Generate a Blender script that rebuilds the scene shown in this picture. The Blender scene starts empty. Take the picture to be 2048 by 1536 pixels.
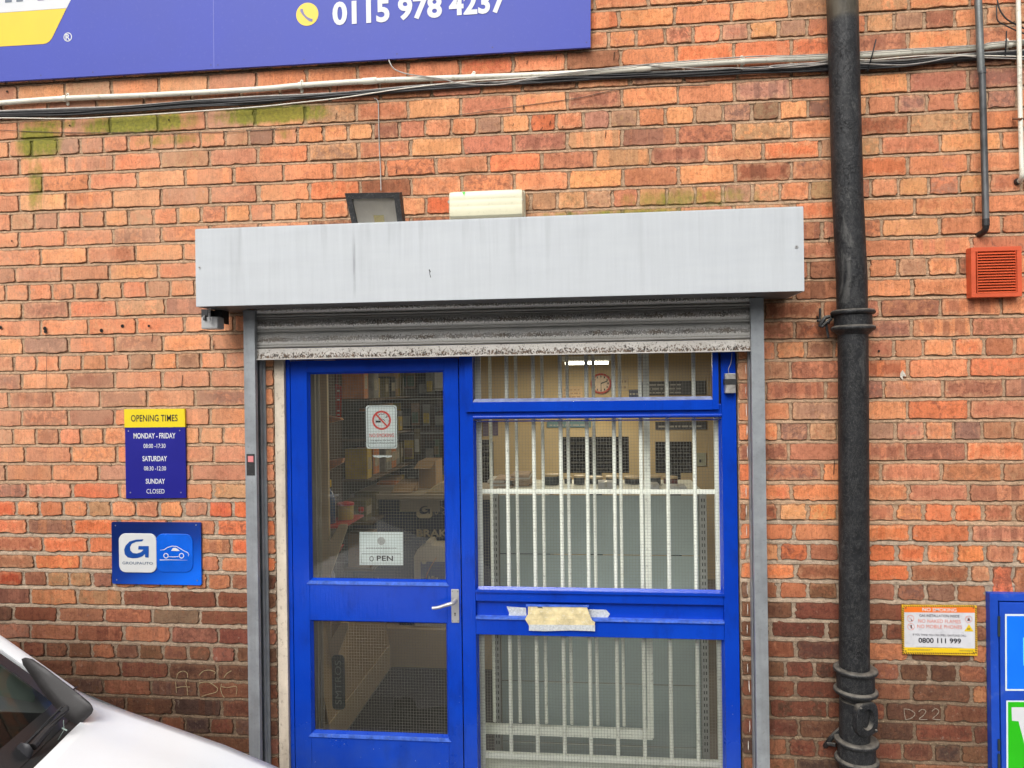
import bpy, bmesh, math, random
import numpy as np
from mathutils import Vector, Matrix
R = random.Random(7)
rad = math.radians
scn = bpy.context.scene
COL = scn.collection

# ------------------------------------------------------------ camera, world, sun, exposure
CAMH, CAMD = 1.95, 3.10          # camera height above the pavement, distance to the wall face (y = 0)
RC = ((0.994507069, -0.0134264685, -0.103804714),
      (0.0135060857, 0.999908787, 0.0000641004718),
      (0.103794385, -0.00146574374, 0.994597696))   # rows: world right, down, into the wall; columns: camera right, down, forward
FPX = 1450.0
cam_data = bpy.data.cameras.new('camera')
cam_data.sensor_width = 36.0
cam_data.lens = FPX / 2048 * 36.0
cam_data.clip_start = 0.05
cam_data.clip_end = 500
cam = bpy.data.objects.new('camera', cam_data)
COL.objects.link(cam)
def _w(v): return Vector((v[0], v[2], -v[1]))
_c = [[RC[r][c] for r in range(3)] for c in range(3)]
_X, _Y, _Z = _w(_c[0]), -_w(_c[1]), -_w(_c[2])
cam.matrix_world = Matrix(((_X.x, _Y.x, _Z.x, 0), (_X.y, _Y.y, _Z.y, -CAMD), (_X.z, _Y.z, _Z.z, CAMH), (0, 0, 0, 1)))
scn.camera = cam

world = bpy.data.worlds.new('World'); scn.world = world; world.use_nodes = True
wn = world.node_tree; wn.nodes.clear()
sky = wn.nodes.new('ShaderNodeTexSky'); sky.sky_type = 'NISHITA'; sky.sun_disc = False
SUN_EL, SUN_AZ = rad(43), rad(196)
sky.sun_elevation = SUN_EL; sky.sun_rotation = SUN_AZ
sky.air_density = 1.0; sky.dust_density = 4.0; sky.ozone_density = 1.0
hs = wn.nodes.new('ShaderNodeHueSaturation'); hs.inputs['Saturation'].default_value = 0.22
bg = wn.nodes.new('ShaderNodeBackground'); bg.inputs['Strength'].default_value = 0.15
wo = wn.nodes.new('ShaderNodeOutputWorld')
wn.links.new(sky.outputs[0], hs.inputs['Color']); wn.links.new(hs.outputs[0], bg.inputs['Color']); wn.links.new(bg.outputs[0], wo.inputs['Surface'])

sun_data = bpy.data.lights.new('sun', 'SUN'); sun_data.energy = 1.3; sun_data.angle = rad(38); sun_data.color = (1.0, 0.97, 0.93)
sun = bpy.data.objects.new('sun', sun_data); COL.objects.link(sun)
sd = Vector((math.sin(SUN_AZ) * math.cos(SUN_EL), math.cos(SUN_AZ) * math.cos(SUN_EL), math.sin(SUN_EL)))
sun.rotation_euler = sd.to_track_quat('Z', 'Y').to_euler(); sun.location = sd * 20
scn.view_settings.view_transform = 'Standard'; scn.view_settings.look = 'None'
scn.view_settings.exposure = 0.46; scn.view_settings.gamma = 1.0; scn.view_settings.use_curve_mapping = False

# ------------------------------------------------------------ surveying: a point of the photograph at distance d in front of the wall face
def P(px, py, d=0.0):
    x, y, z = px - 1024.0, py - 768.0, FPX
    v = [RC[r][0] * x + RC[r][1] * y + RC[r][2] * z for r in range(3)]
    t = CAMD - d
    return Vector((v[0] / v[2] * t, -d, CAMH - v[1] / v[2] * t))
def pxat(px, Z, d=0.0):
    y = 768.0
    for _ in range(6):
        p = P(px, y, d); y += (p.z - Z) * FPX / (CAMD - d)
    return P(px, y, d).x

# ------------------------------------------------------------ materials
def lin(c): return c / 12.92 if c <= 0.04045 else ((c + 0.055) / 1.055) ** 2.4
def S(r, g, b, k=1.0): return (lin(r / 255) * k, lin(g / 255) * k, lin(b / 255) * k)
def nd(nt, t, **kw):
    n = nt.nodes.new(t)
    for k, v in kw.items():
        if k in ('op', 'operation'): n.operation = v
        elif k == 'ins':
            for i, val in v.items():
                if hasattr(val, 'is_linked') or isinstance(val, bpy.types.NodeSocket): nt.links.new(val, n.inputs[i])
                else: n.inputs[i].default_value = val
        else: setattr(n, k, v)
    return n
def ramp(nt, fac, stops):
    n = nt.nodes.new('ShaderNodeValToRGB'); nt.links.new(fac, n.inputs[0]); e = n.color_ramp.elements
    while len(e) < len(stops): e.new(0.5)
    for i, (p, c) in enumerate(stops):
        e[i].position = p; e[i].color = (c, c, c, 1) if not isinstance(c, tuple) else (*c, 1)
    return n.outputs[0]
def mix(nt, fac, a, b, blend='MIX'):
    n = nt.nodes.new('ShaderNodeMix'); n.data_type = 'RGBA'; n.blend_type = blend
    for i, v in ((0, fac), (6, a), (7, b)):
        if isinstance(v, bpy.types.NodeSocket): nt.links.new(v, n.inputs[i])
        else: n.inputs[i].default_value = (*v, 1) if isinstance(v, tuple) else v
    return n.outputs[2]
def math_(nt, op, a, b=0.0, c=None):
    n = nt.nodes.new('ShaderNodeMath'); n.operation = op
    for i, v in enumerate((a, b, c)):
        if v is None: continue
        if isinstance(v, bpy.types.NodeSocket): nt.links.new(v, n.inputs[i])
        else: n.inputs[i].default_value = v
    return n.outputs[0]
def coords(nt, scale=(1, 1, 1)):
    g = nt.nodes.new('ShaderNodeNewGeometry'); m = nt.nodes.new('ShaderNodeMapping'); m.inputs['Scale'].default_value = scale
    nt.links.new(g.outputs['Position'], m.inputs['Vector']); return m.outputs[0]
def noise(nt, vec, scale, detail=3, rough=0.5, dist=0.0):
    n = nt.nodes.new('ShaderNodeTexNoise'); nt.links.new(vec, n.inputs['Vector'])
    n.inputs['Scale'].default_value = scale; n.inputs['Detail'].default_value = detail; n.inputs['Roughness'].default_value = rough; n.inputs['Distortion'].default_value = dist
    return n.outputs['Fac']
MATS = {}
def algae(nt, pos, n):
    # green growth below the cable run and above the shutter housing: soft patches broken up by noise
    s = nd(nt, 'ShaderNodeSeparateXYZ', ins={0: pos}); x, _, z = s.outputs; tot = None
    for cx, cz, sx, sz, amp in ((-2.02, 3.155, .32, .050, 1.0), (-1.38, 3.165, .30, .050, 1.0), (-2.50, 3.10, .13, .10, .95), (-2.52, 2.90, .05, .16, .7), (-1.85, 3.075, .25, .035, .6), (-1.35, 3.075, .12, .04, .5), (-2.45, 3.17, .2, .03, .7), (.42, 2.715, .40, .055, .62), (.15, 2.66, .5, .03, .7)):
        dx = math_(nt, 'POWER', math_(nt, 'ABSOLUTE', math_(nt, 'DIVIDE', math_(nt, 'SUBTRACT', x, cx), sx)), 3.0); dz = math_(nt, 'POWER', math_(nt, 'ABSOLUTE', math_(nt, 'DIVIDE', math_(nt, 'SUBTRACT', z, cz), sz)), 3.0)
        e = math_(nt, 'MULTIPLY', math_(nt, 'EXPONENT', math_(nt, 'MULTIPLY', math_(nt, 'ADD', dx, dz), -1.0)), amp)
        tot = e if tot is None else math_(nt, 'MAXIMUM', tot, e)
    f = math_(nt, 'ADD', math_(nt, 'MULTIPLY', tot, 0.62), n)
    return math_(nt, 'MULTIPLY', ramp(nt, f, [(0.74, 0.0), (1.28, 0.88)]), ramp(nt, tot, [(0.02, 0.0), (0.6, 1.0)]))
def base(name):
    m = bpy.data.materials.new(name); m.use_nodes = True; nt = m.node_tree
    return m, nt, nt.nodes['Principled BSDF']
def M(name, col, rough=0.5, metal=0.0, var=0.12, vs=9.0, dirt=0.0, dirtcol=(0.05, 0.04, 0.03), ds=30.0, bump=0.0, bs=200.0, spec=0.5, coat=0.0, streak=0.0):
    """painted / plastic / metal surface with uneven tone, dirt specks, optional run marks and fine relief"""
    if name in MATS: return MATS[name]
    m, nt, b = base(name)
    v = coords(nt)
    n1 = noise(nt, v, vs, 4, 0.6)
    c = mix(nt, ramp(nt, n1, [(0.3, 0.0), (0.7, 1.0)]), tuple(x * (1 - var) for x in col), tuple(min(1, x * (1 + var)) for x in col))
    if streak:
        vv = coords(nt, (28, 28, 1.6)); n3 = noise(nt, vv, 1.0, 3, 0.6)
        c = mix(nt, math_(nt, 'MULTIPLY', ramp(nt, n3, [(0.52, 0.0), (0.72, 1.0)]), streak), c, dirtcol)
    if dirt:
        n2 = noise(nt, v, ds, 6, 0.7)
        c = mix(nt, math_(nt, 'MULTIPLY', ramp(nt, n2, [(0.56, 0.0), (0.66, 1.0)]), dirt), c, dirtcol)
    nt.links.new(c, b.inputs['Base Color'])
    rr = math_(nt, 'ADD', math_(nt, 'MULTIPLY', n1, 0.16), rough - 0.08)
    nt.links.new(rr, b.inputs['Roughness'])
    b.inputs['Metallic'].default_value = metal
    b.inputs['Specular IOR Level'].default_value = spec
    if coat: b.inputs['Coat Weight'].default_value = coat; b.inputs['Coat Roughness'].default_value = 0.06
    if bump:
        nb = noise(nt, v, bs, 4, 0.6); bn = nd(nt, 'ShaderNodeBump', ins={'Strength': 1.0, 'Distance': bump, 'Height': nb}); nt.links.new(bn.outputs[0], b.inputs['Normal'])
    MATS[name] = m
    return m
def EM(name, col, st):
    if name in MATS: return MATS[name]
    m = bpy.data.materials.new(name); m.use_nodes = True; nt = m.node_tree; nt.nodes.clear()
    e = nd(nt, 'ShaderNodeEmission', ins={'Color': (*col, 1), 'Strength': st}); o = nt.nodes.new('ShaderNodeOutputMaterial'); nt.links.new(e.outputs[0], o.inputs[0])
    MATS[name] = m; return m

# ------------------------------------------------------------ mesh builder
class MB:
    def __init__(s): s.bm = bmesh.new()
    def box(s, x0, x1, y0, y1, z0, z1, bev=0.0):
        t = bmesh.new(); bmesh.ops.create_cube(t, size=1.0)
        for v in t.verts: v.co = Vector(((x0 + x1) / 2 + v.co.x * (x1 - x0), (y0 + y1) / 2 + v.co.y * (y1 - y0), (z0 + z1) / 2 + v.co.z * (z1 - z0)))
        if bev: bmesh.ops.bevel(t, geom=t.edges[:], offset=bev, segments=2, affect='EDGES', profile=0.6)
        s.merge(t); return s
    def merge(s, t, mat=None):
        if mat is not None: bmesh.ops.transform(t, matrix=mat, verts=t.verts)
        me = bpy.data.meshes.new('t'); t.to_mesh(me); t.free(); s.bm.from_mesh(me); bpy.data.meshes.remove(me); return s
    def tube(s, pts, r, n=10, cap=True):
        pts = [Vector(p) for p in pts]; rings = []
        k = len(pts); rr = r if isinstance(r, (list, tuple)) else [r] * k
        up = None
        for i, p in enumerate(pts):
            d = (pts[min(i + 1, k - 1)] - pts[max(i - 1, 0)]).normalized()
            a = Vector((0, 1, 0)) if abs(d.y) < 0.9 else Vector((1, 0, 0))
            u = d.cross(a).normalized(); w = d.cross(u).normalized()
            rings.append([s.bm.verts.new(p + (u * math.cos(2 * math.pi * j / n) + w * math.sin(2 * math.pi * j / n)) * rr[i]) for j in range(n)])
        for a, b in zip(rings, rings[1:]):
            for j in range(n): s.bm.faces.new((a[j], a[(j + 1) % n], b[(j + 1) % n], b[j]))
        if cap: s.bm.faces.new(rings[0][::-1]); s.bm.faces.new(rings[-1])
        return s
    def lathe(s, prof, n=32, mat=None):
        t = bmesh.new(); rings = []
        for r, z in prof: rings.append([t.verts.new((r * math.cos(2 * math.pi * j / n), r * math.sin(2 * math.pi * j / n), z)) for j in range(n)])
        for a, b in zip(rings, rings[1:]):
            for j in range(n): t.faces.new((a[j], a[(j + 1) % n], b[(j + 1) % n], b[j]))
        t.faces.new(rings[0][::-1]); t.faces.new(rings[-1])
        return s.merge(t, mat)
    def prism(s, pts, y0, y1, bev=0.0):
        """outline given as (x, z), extruded from y0 (front) to y1 (back)"""
        t = bmesh.new(); f = t.faces.new([t.verts.new((x, y0, z)) for x, z in pts])
        r = bmesh.ops.extrude_face_region(t, geom=[f]); bmesh.ops.translate(t, vec=(0, y1 - y0, 0), verts=[g for g in r['geom'] if isinstance(g, bmesh.types.BMVert)])
        if bev: bmesh.ops.bevel(t, geom=[e for e in t.edges if all(abs(v.co.y - y0) < 1e-6 for v in e.verts)], offset=bev, segments=2, affect='EDGES', profile=0.6)
        return s.merge(t)
    def quad(s, *p): s.bm.faces.new([s.bm.verts.new(Vector(q)) for q in p]); return s
def finish(name, bm, mat, parent=None, origin=None, smooth=False, recalc=True):
    o0 = Vector((0, 0, 0))
    q = parent
    if parent is not None: o0 = Vector(parent['_o'])
    elif origin is not None: o0 = Vector(origin)
    if recalc: bmesh.ops.recalc_face_normals(bm, faces=bm.faces[:])
    bmesh.ops.translate(bm, vec=-o0, verts=bm.verts[:])
    me = bpy.data.meshes.new(name); bm.to_mesh(me); bm.free()
    if mat is not None: me.materials.append(mat)
    if smooth:
        me.polygons.foreach_set('use_smooth', [True] * len(me.polygons))
        if smooth != 'all' and hasattr(me, 'set_sharp_from_angle'): me.set_sharp_from_angle(angle=rad(smooth if isinstance(smooth, (int, float)) and smooth > 1 else 40))
    o = bpy.data.objects.new(name, me); COL.objects.link(o)
    o['_o'] = tuple(o0)
    if parent is not None: o.parent = parent
    else: o.location = o0
    return o
def build(name, mb, mat, parent=None, origin=None, smooth=False): return finish(name, mb.bm, mat, parent, origin, smooth)
def tag(o, label=None, cat=None, group=None, kind=None):
    if label: o['label'] = label
    if cat: o['category'] = cat
    if group: o['group'] = group
    if kind: o['kind'] = kind
    return o
def thing(name, loc, label, cat, group=None):
    o = bpy.data.objects.new(name, None); COL.objects.link(o); o.location = loc; o.empty_display_size = 0.05; o['_o'] = tuple(loc)
    return tag(o, label, cat, group)
def box(name, dims, mat, parent=None, bev=0.0, smooth=False, origin=None): return build(name, MB().box(*dims, bev=bev), mat, parent, origin, smooth)
def text_bm(s, x0, x1, z0, z1, y, bold=0.0, space=1.0, depth=0.0006, body=None):
    """lettering fitted to a rectangle on a plane facing the street"""
    cu = bpy.data.curves.new('t', 'FONT'); cu.body = s; cu.size = 1.0; cu.offset = bold; cu.space_character = space; cu.align_x = 'LEFT'; cu.resolution_u = 4; cu.space_line = 1.0
    o = bpy.data.objects.new('t', cu); me = bpy.data.meshes.new_from_object(o); bpy.data.objects.remove(o); bpy.data.curves.remove(cu)
    bm = bmesh.new(); bm.from_mesh(me); bpy.data.meshes.remove(me)
    xs = [v.co.x for v in bm.verts]; ys = [v.co.y for v in bm.verts]
    a, b, c, d = min(xs), max(xs), min(ys), max(ys)
    for v in bm.verts: v.co = Vector((x0 + (v.co.x - a) / (b - a) * (x1 - x0), y, z0 + (v.co.y - c) / (d - c) * (z1 - z0)))
    return bm
def text_px(parent, s, px0, px1, pyt, pyb, d, mat, bold=0.0, space=1.0, name='lettering'):
    m = (pyt + pyb) / 2
    a, b = P(px0, m, d), P(px1, m, d); t, u = P((px0 + px1) / 2, pyt, d), P((px0 + px1) / 2, pyb, d)
    return finish(name, text_bm(s, a.x, b.x, u.z, t.z, -d, bold, space), mat, parent, recalc=False)
def ring_bm(cx, cz, r0, r1, y, n=40):
    bm = bmesh.new(); A = []; B = []
    for j in range(n):
        c, s_ = math.cos(2 * math.pi * j / n), math.sin(2 * math.pi * j / n)
        A.append(bm.verts.new((cx + c * r0, y, cz + s_ * r0))); B.append(bm.verts.new((cx + c * r1, y, cz + s_ * r1)))
    for j in range(n): bm.faces.new((A[j], A[(j + 1) % n], B[(j + 1) % n], B[j]))
    return bm
def disc_bm(cx, cz, r, y, n=28):
    bm = bmesh.new(); bm.faces.new([bm.verts.new((cx + math.cos(2 * math.pi * j / n) * r, y, cz + math.sin(2 * math.pi * j / n) * r)) for j in range(n)]); return bm
def poly_bm(pts, y):
    bm = bmesh.new(); bm.faces.new([bm.verts.new((x, y, z)) for x, z in pts]); return bm
def stroke_bm(pts, w, y):
    """flat brush line through (x, z) points"""
    bm = bmesh.new(); prev = None; k = len(pts)
    for i in range(k):
        a = Vector(pts[max(i - 1, 0)]); b = Vector(pts[min(i + 1, k - 1)]); d = (b - a).normalized(); nrm = Vector((-d.y, d.x)) * (w[i] if isinstance(w, (list, tuple)) else w) / 2
        p = Vector(pts[i]); cur = (bm.verts.new((p.x + nrm.x, y, p.y + nrm.y)), bm.verts.new((p.x - nrm.x, y, p.y - nrm.y)))
        if prev: bm.faces.new((prev[0], prev[1], cur[1], cur[0]))
        prev = cur
    return bm
def rrect(x0, x1, z0, z1, r, n=5):
    pts = []
    for cx, cz, a in ((x1 - r, z1 - r, 0), (x0 + r, z1 - r, 90), (x0 + r, z0 + r, 180), (x1 - r, z0 + r, 270)):
        for i in range(n + 1): t = rad(a + 90 * i / n); pts.append((cx + math.cos(t) * r, cz + math.sin(t) * r))
    return pts
def smooth_path(pts, sub=6):
    """Catmull-Rom through points"""
    pts = [Vector(p) for p in pts]; out = []
    for i in range(len(pts) - 1):
        p0, p1, p2, p3 = pts[max(i - 1, 0)], pts[i], pts[i + 1], pts[min(i + 2, len(pts) - 1)]
        for j in range(sub):
            t = j / sub; out.append(0.5 * ((2 * p1) + (-p0 + p2) * t + (2 * p0 - 5 * p1 + 4 * p2 - p3) * t * t + (-p0 + 3 * p1 - 3 * p2 + p3) * t ** 3))
    out.append(pts[-1]); return out

# ------------------------------------------------------------ ground
asph = M('asphalt', (0.055, 0.054, 0.052), 0.9, var=0.35, vs=4, dirt=0.5, dirtcol=(0.12, 0.115, 0.11), ds=220, bump=0.004, bs=160)
conc = M('pavement_slab_concrete', (0.36, 0.35, 0.32), 0.9, var=0.2, vs=3, dirt=0.5, dirtcol=(0.12, 0.11, 0.1), ds=60, bump=0.002, bs=200)
g = MB(); g.quad((-60, -80, -0.12), (60, -80, -0.12), (60, -0.9, -0.12), (-60, -0.9, -0.12)); tag(build('road', g, asph), kind='structure')
tag(box('pavement', (-60, 60, -0.78, 0.0, -0.3, -0.004), conc), kind='structure')
tag(box('kerb', (-60, 60, -0.9, -0.782, -0.3, 0.0), M('kerb_stone', (0.3, 0.29, 0.27), 0.85, var=0.2, vs=6, dirt=0.5, ds=60, bump=0.002), bev=0.01), kind='structure')
g = MB(); g.quad((-60, 0.35, -0.14), (60, 0.35, -0.14), (60, 80, -0.14), (-60, 80, -0.14)); tag(build('ground', g, asph), kind='structure')

# the building across the yard that the window glass reflects
ob = thing('opposite_building', (0, -17, -.12), 'dark brown building across the yard behind the viewer, seen only as a reflection', 'building')
DBK = M('dark_facing_wall', (.10, .075, .06), .9, var=.2, vs=1)
ob_wall = box('wall', (-22, 22, -19, -17, -.12, 6.2), DBK, ob)
for i in range(9):
    x = -20 + i * 5
    fw_ = box('window', (x - .8, x + .8, -17.0, -16.94, 1.2, 3.0), M('far_window_frame', (.6, .6, .6), .5), ob)
    box('pane', (x - .7, x + .7, -16.938, -16.93, 1.3, 2.9), M('far_window_glass', (.02, .025, .03), .1), fw_)

# ------------------------------------------------------------ the brick wall
LA, LB = 0.02664098, -0.34626335
OFF = {-5: -.1, -4: -.13, -1: -.04, 0: -.05, 1: -.03, 2: -.03, 3: .03, 4: .05, 5: .03, 6: .04, 7: 0, 8: .01, 9: .01, 10: 0, 11: 0, 12: -.03, 13: 0, 14: .02, 15: .06, 16: .07, 17: .09, 18: .1, 19: .09, 20: .09, 21: .09, 22: .09, 23: .03, 24: 0, 25: .01, 26: -.04, 27: -.02, 28: -.06, 29: -.06, 30: -.1, 31: -.1, 32: -.13}
def bedz(k): return CAMH - CAMD * (LA * (k + OFF.get(k, -.13)) + LB)
HEX = {'o': (228, 144, 96), 'p': (208, 132, 94), 'y': (228, 160, 108), 'r': (220, 114, 72), 'm': (184, 118, 92), 'v': (172, 128, 108), 'd': (140, 94, 68), 'n': (150, 82, 60), 'k': (84, 70, 64),
       'g': (160, 134, 100), 'R': (206, 84, 52), 'O': (228, 124, 72), 'Y': (232, 170, 106), 'D': (98, 66, 52), 'c': (184, 118, 86), 'M': (122, 78, 66), 'V': (112, 86, 80)}
ROWS = {}
def row(k, tx, bounds, cols): ROWS.setdefault(k, []).append((tx, bounds, cols.replace(' ', '')))
# left of the door (strip read from the photograph in quarter pixels)
row(-4, 0, [50, 235, 430, 610, 795, 995, 1185, 1370, 1565, 1765, 1955], 'opoyoodoyo')
row(-3, 0, [-230, 140, 520, 890, 1270, 1665, 2050], 'pygoyp')
row(-2, 0, [-360, 20, 385, 770, 1155, 1540, 1925], 'ppmgpp')
row(-1, 0, [-230, 145, 505, 880, 1262, 1650, 2035], 'popgcp')
row(0, 0, [-110, 70, 255, 455, 640, 830, 1020, 1208, 1402, 1605, 1800, 1993], 'opgvpooopog')
row(1, 0, [-220, 155, 530, 908, 1285, 1675, 2060], 'popogp')
row(2, 0, [-20, 337, 712, 1100, 1482, 1868], 'opoyo')
row(3, 0, [-220, 155, 530, 905, 1290, 1680, 2060], 'pyoypp')
row(4, 0, [-100, 88, 275, 462, 650, 838, 1028, 1225, 1420, 1610, 1805, 2000], 'ogppoogoypy')
row(5, 0, [-225, 150, 518, 905, 1290, 1680], 'opomo')
row(6, 0, [-50, 325, 700, 1085, 1465, 1850], 'ooooo')
row(7, 0, [-240, 125, 495, 875, 1265, 1650], 'ppcyo')
row(8, 0, [-130, 45, 230, 415, 595, 790, 980, 1175, 1360, 1560], 'opopcoogp')
row(9, 0, [-190, 180, 555, 935, 1320, 1700], 'pmrym')
row(10, 0, [-50, 325, 708, 1090, 1475, 1870, 2050], 'oooooo')
row(11, 0, [-190, 185, 548, 922, 1302, 1690, 2050], 'ovomoo')
row(12, 0, [-80, 108, 292, 475, 655, 850, 1035, 1225, 1415, 1605, 1800, 2040], 'poopcodokop')
row(13, 0, [-190, 172, 545, 918, 1298, 1685, 2045], 'mymopp')
row(14, 0, [-300, 68, 430, 800, 1180, 1560, 1990], 'pmpmom')
row(15, 0, [-200, 175, 545, 915, 1290, 1680, 2040], 'ppmooo')
row(16, 0, [-80, 105, 290, 475, 650, 835, 1020, 1215, 1405, 1600, 1785, 2050], 'gypoooppooo')
row(17, 0, [-180, 198, 570, 935, 1310, 1710, 2050], 'ppooop')
row(18, 0, [-320, 48, 415, 792, 1165, 1530, 2000], 'mpcvcc')
row(19, 0, [-150, 218, 575, 955, 1325, 1705, 2050], 'mpRooy')
row(20, 0, [-60, 130, 315, 505, 700, 890, 1085, 1275, 1470, 1668, 1865, 2060], 'RorogopopRR')
row(21, 0, [-150, 218, 585, 955, 1350, 1730, 2080], 'rdOOor')
row(22, 0, [-50, 345, 710, 1080, 1460, 1850, 2080], 'nOrrpR')
row(23, 0, [-120, 275, 645, 1010, 1390, 1765, 2080], 'dOpOpo')
row(24, 0, [-20, 185, 375, 555, 735, 910, 1100, 1290, 1480, 1660, 1850, 2080], 'RcyymooooPc'.replace('P', 'p'))
row(25, 0, [-150, 245, 615, 980, 1355, 1735, 2080], 'myynnn')
row(26, 0, [-280, 105, 460, 835, 1215, 1600, 2080], 'dnmcgn')
row(27, 0, [-130, 240, 610, 985, 1370, 1745, 2080], 'pcncmn')
row(28, 0, [-10, 180, 360, 540, 735, 920, 1110, 1305, 1500, 1690, 1885, 2080], 'pnddcddmdmd')
row(29, 0, [-150, 215, 590, 965, 1345, 1735, 2080], 'dncndd')
row(30, 0, [-320, 60, 440, 825, 1205, 1585, 2080], 'dddcdn')
row(31, 0, [-130, 240, 630, 1005, 1385, 1770, 2080], 'ddddDn')
row(32, 0, [-40, 145, 340, 530, 720, 900, 1095, 1290, 1480, 1680, 1875, 2080], 'ddnddddcknd')
row(33, 0, [-150, 150, 520, 880, 1250, 1610, 2080], 'dnddDd')
# above the shutter box
row(-4, 500, [-30, 160, 350, 560, 755, 955, 1155, 1370, 1580, 1785, 2000], 'gopdydoooo')
row(-3, 500, [50, 452, 860, 1265, 1680, 2105], 'opcor')
row(-2, 500, [-75, 240, 640, 1040, 1450, 1850, 2180], 'pmpcpp')
row(-1, 500, [38, 438, 852, 1265, 1685, 2115], 'ogpyp')
row(0, 500, [-10, 190, 382, 585, 785, 985, 1195, 1400, 1610, 1815, 2015], 'kpoyymppog')
row(1, 500, [65, 465, 868, 1285, 1700, 2110], 'rgpym')
row(2, 500, [-125, 270, 675, 1085, 1490, 1912], 'opopc')
row(3, 500, [72, 478, 882, 1290, 1695, 2115], 'oonpp')
row(4, 500, [-10, 185, 385, 590, 790, 1000, 1205, 1410, 1620, 1825, 2030], 'oyooooyRpo')
row(5, 500, [-320, 75, 485, 890, 1290, 1700, 2110], 'cpdmdp')
row(-4, 1000, [0, 215, 430, 640, 870], 'oooo')
row(-3, 1000, [105, 525, 965, 1410], 'oyc'.replace('y', 'd'))
row(-2, 1000, [170, 610, 1040, 1470, 1900, 2330], 'dcddc')
row(-1, 1000, [115, 540, 975, 1425], 'omo')
row(0, 1000, [15, 240, 450, 668, 880, 1105, 1325, 1555, 1785, 2015], 'yrovgpygv')
row(1, 1000, [110, 540, 978, 1420], 'mym')
row(2, 1000, [-90, 335, 760, 1203, 1650], 'rmymx'.replace('x', ''))
row(3, 1000, [115, 548, 983, 1430], 'oyp')
row(4, 1000, [30, 245, 460, 685, 900, 1110, 1335, 1560, 1785, 2020], 'ggggpggog')
row(5, 1000, [110, 548, 983, 1430, 1875, 2330], 'gggcg')
row(-6, 1170, [-350, 75, 505, 960, 1420, 1870], 'poooo')
row(-5, 1170, [-170, 270, 715, 1175, 1635], 'oopo')
row(-4, 1170, [190, 410, 638, 865, 1088, 1312, 1548], 'popopy')
row(-3, 1170, [730, 1190, 1655], 'oo')
row(-1, 1170, [740, 1195, 1650], 'ov')
row(0, 1170, [1335, 1560], 'k')
row(1, 1170, [740, 1190, 1655], 'my')
row(2, 1170, [970, 1425, 1425 + 460], 'yo')
row(3, 1170, [750, 1200, 1655], 'on')
# right of the door
row(-6, 1536, [410, 880, 1350, 1820, 2290], 'oyor')
row(-5, 1536, [172, 645, 1125, 1615, 2100], 'gyor')
row(-4, 1536, [85, 315, 550, 785, 1010, 1252, 1497, 1740, 1990, 2230], 'gppygpogg')
row(-3, 1536, [190, 655, 1118, 1605, 2090], 'rmom')
row(-2, 1536, [440, 790, 1035, 1500, 1960, 2400], 'ddddd')
row(-1, 1536, [180, 650, 1125, 1605, 2070], 'mymm')
row(0, 1536, [90, 320, 555, 795, 1030, 1270, 1510, 1750, 1995, 2230], 'ydypvpovo')
row(1, 1536, [185, 655, 1130, 1618, 2090], 'pnyo')
row(2, 1536, [418, 660, 905, 1380, 1868, 2340], 'gyoyp')
row(3, 1536, [190, 655, 1120, 1605, 2070], 'mrpo')
row(4, 1536, [98, 335, 570, 820, 1048, 1290, 1530, 1775, 2030], 'pgpyypyp')
row(5, 1536, [-240, 215, 690, 1175, 1645, 2110], 'goooo')
row(6, 1536, [-20, 432, 670, 910, 1378, 1872, 2060, 2300], 'mmpyopo')
row(7, 1536, [-280, 190, 660, 1150, 1630, 2110], 'ccoom')
row(8, 1536, [95, 325, 565, 805, 1038, 1275, 1518, 1755, 2000, 2240], 'pddpgodoo')
row(9, 1536, [-260, 210, 680, 1155, 1630, 2100], 'ddyoo')
row(10, 1536, [-30, 435, 660, 895, 1380, 1865, 2340], 'ndmmpo')
row(11, 1536, [-230, 210, 670, 1150, 1630, 2110], 'cnmpc')
row(12, 1536, [-150, 65, 300, 530, 780, 1010, 1245, 1490, 1730, 1975, 2220], 'pykpccyrnc')
row(13, 1536, [-290, 180, 650, 1122, 1612, 2090], 'gmror')
row(14, 1536, [-20, 462, 690, 925, 1400, 1890, 2370], 'mdmpmv')
row(15, 1536, [-290, 185, 650, 1118, 1608, 2080], 'ogyrc')
row(16, 1536, [-150, 90, 325, 560, 790, 1020, 1258, 1485, 1715, 1960, 2200], 'ovgggpcvgv')
row(17, 1536, [-310, 168, 640, 1100, 1585, 2060], 'mcmmo')
row(18, 1536, [-40, 432, 670, 905, 1390, 1875, 2340], 'mocpcg')
row(19, 1536, [-280, 190, 660, 1125, 1605, 2080], 'OOocm')
row(20, 1536, [-160, 88, 320, 560, 790, 1020, 1248, 1488, 1725, 1970, 2210], 'nYYdcooOnd')
row(21, 1536, [-260, 212, 680, 1138, 1620, 2100], 'OoOOm')
row(22, 1536, [-160, 90, 330, 568, 800, 1032, 1262, 1505, 1740, 1985, 2230], 'yrnROOOOco')
row(23, 1536, [-260, 225, 690, 1140, 1615, 1780], 'OnOng')
row(24, 1536, [-150, 85, 320, 560, 795, 1030, 1265, 1505, 1750], 'codccmvo')
row(25, 1536, [-270, 205, 670, 1120, 1590, 1765], 'dnnpc')
row(26, 1536, [-450, 15, 470, 700, 935, 1400, 1765], 'dndnnm')
row(27, 1536, [-240, 225, 690, 1140, 1630, 1765], 'nDpdo')
row(28, 1536, [-100, 140, 370, 600, 830, 1055, 1290, 1520, 1760], 'dnDdcddc')
row(29, 1536, [-250, 222, 690, 1155, 1630, 1770], 'nDddo')
row(30, 1536, [-460, 10, 475, 705, 940, 1400, 1765], 'dDnndn')
row(31, 1536, [-230, 250, 705, 1180, 1645, 1770], 'nDDnn')
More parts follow.
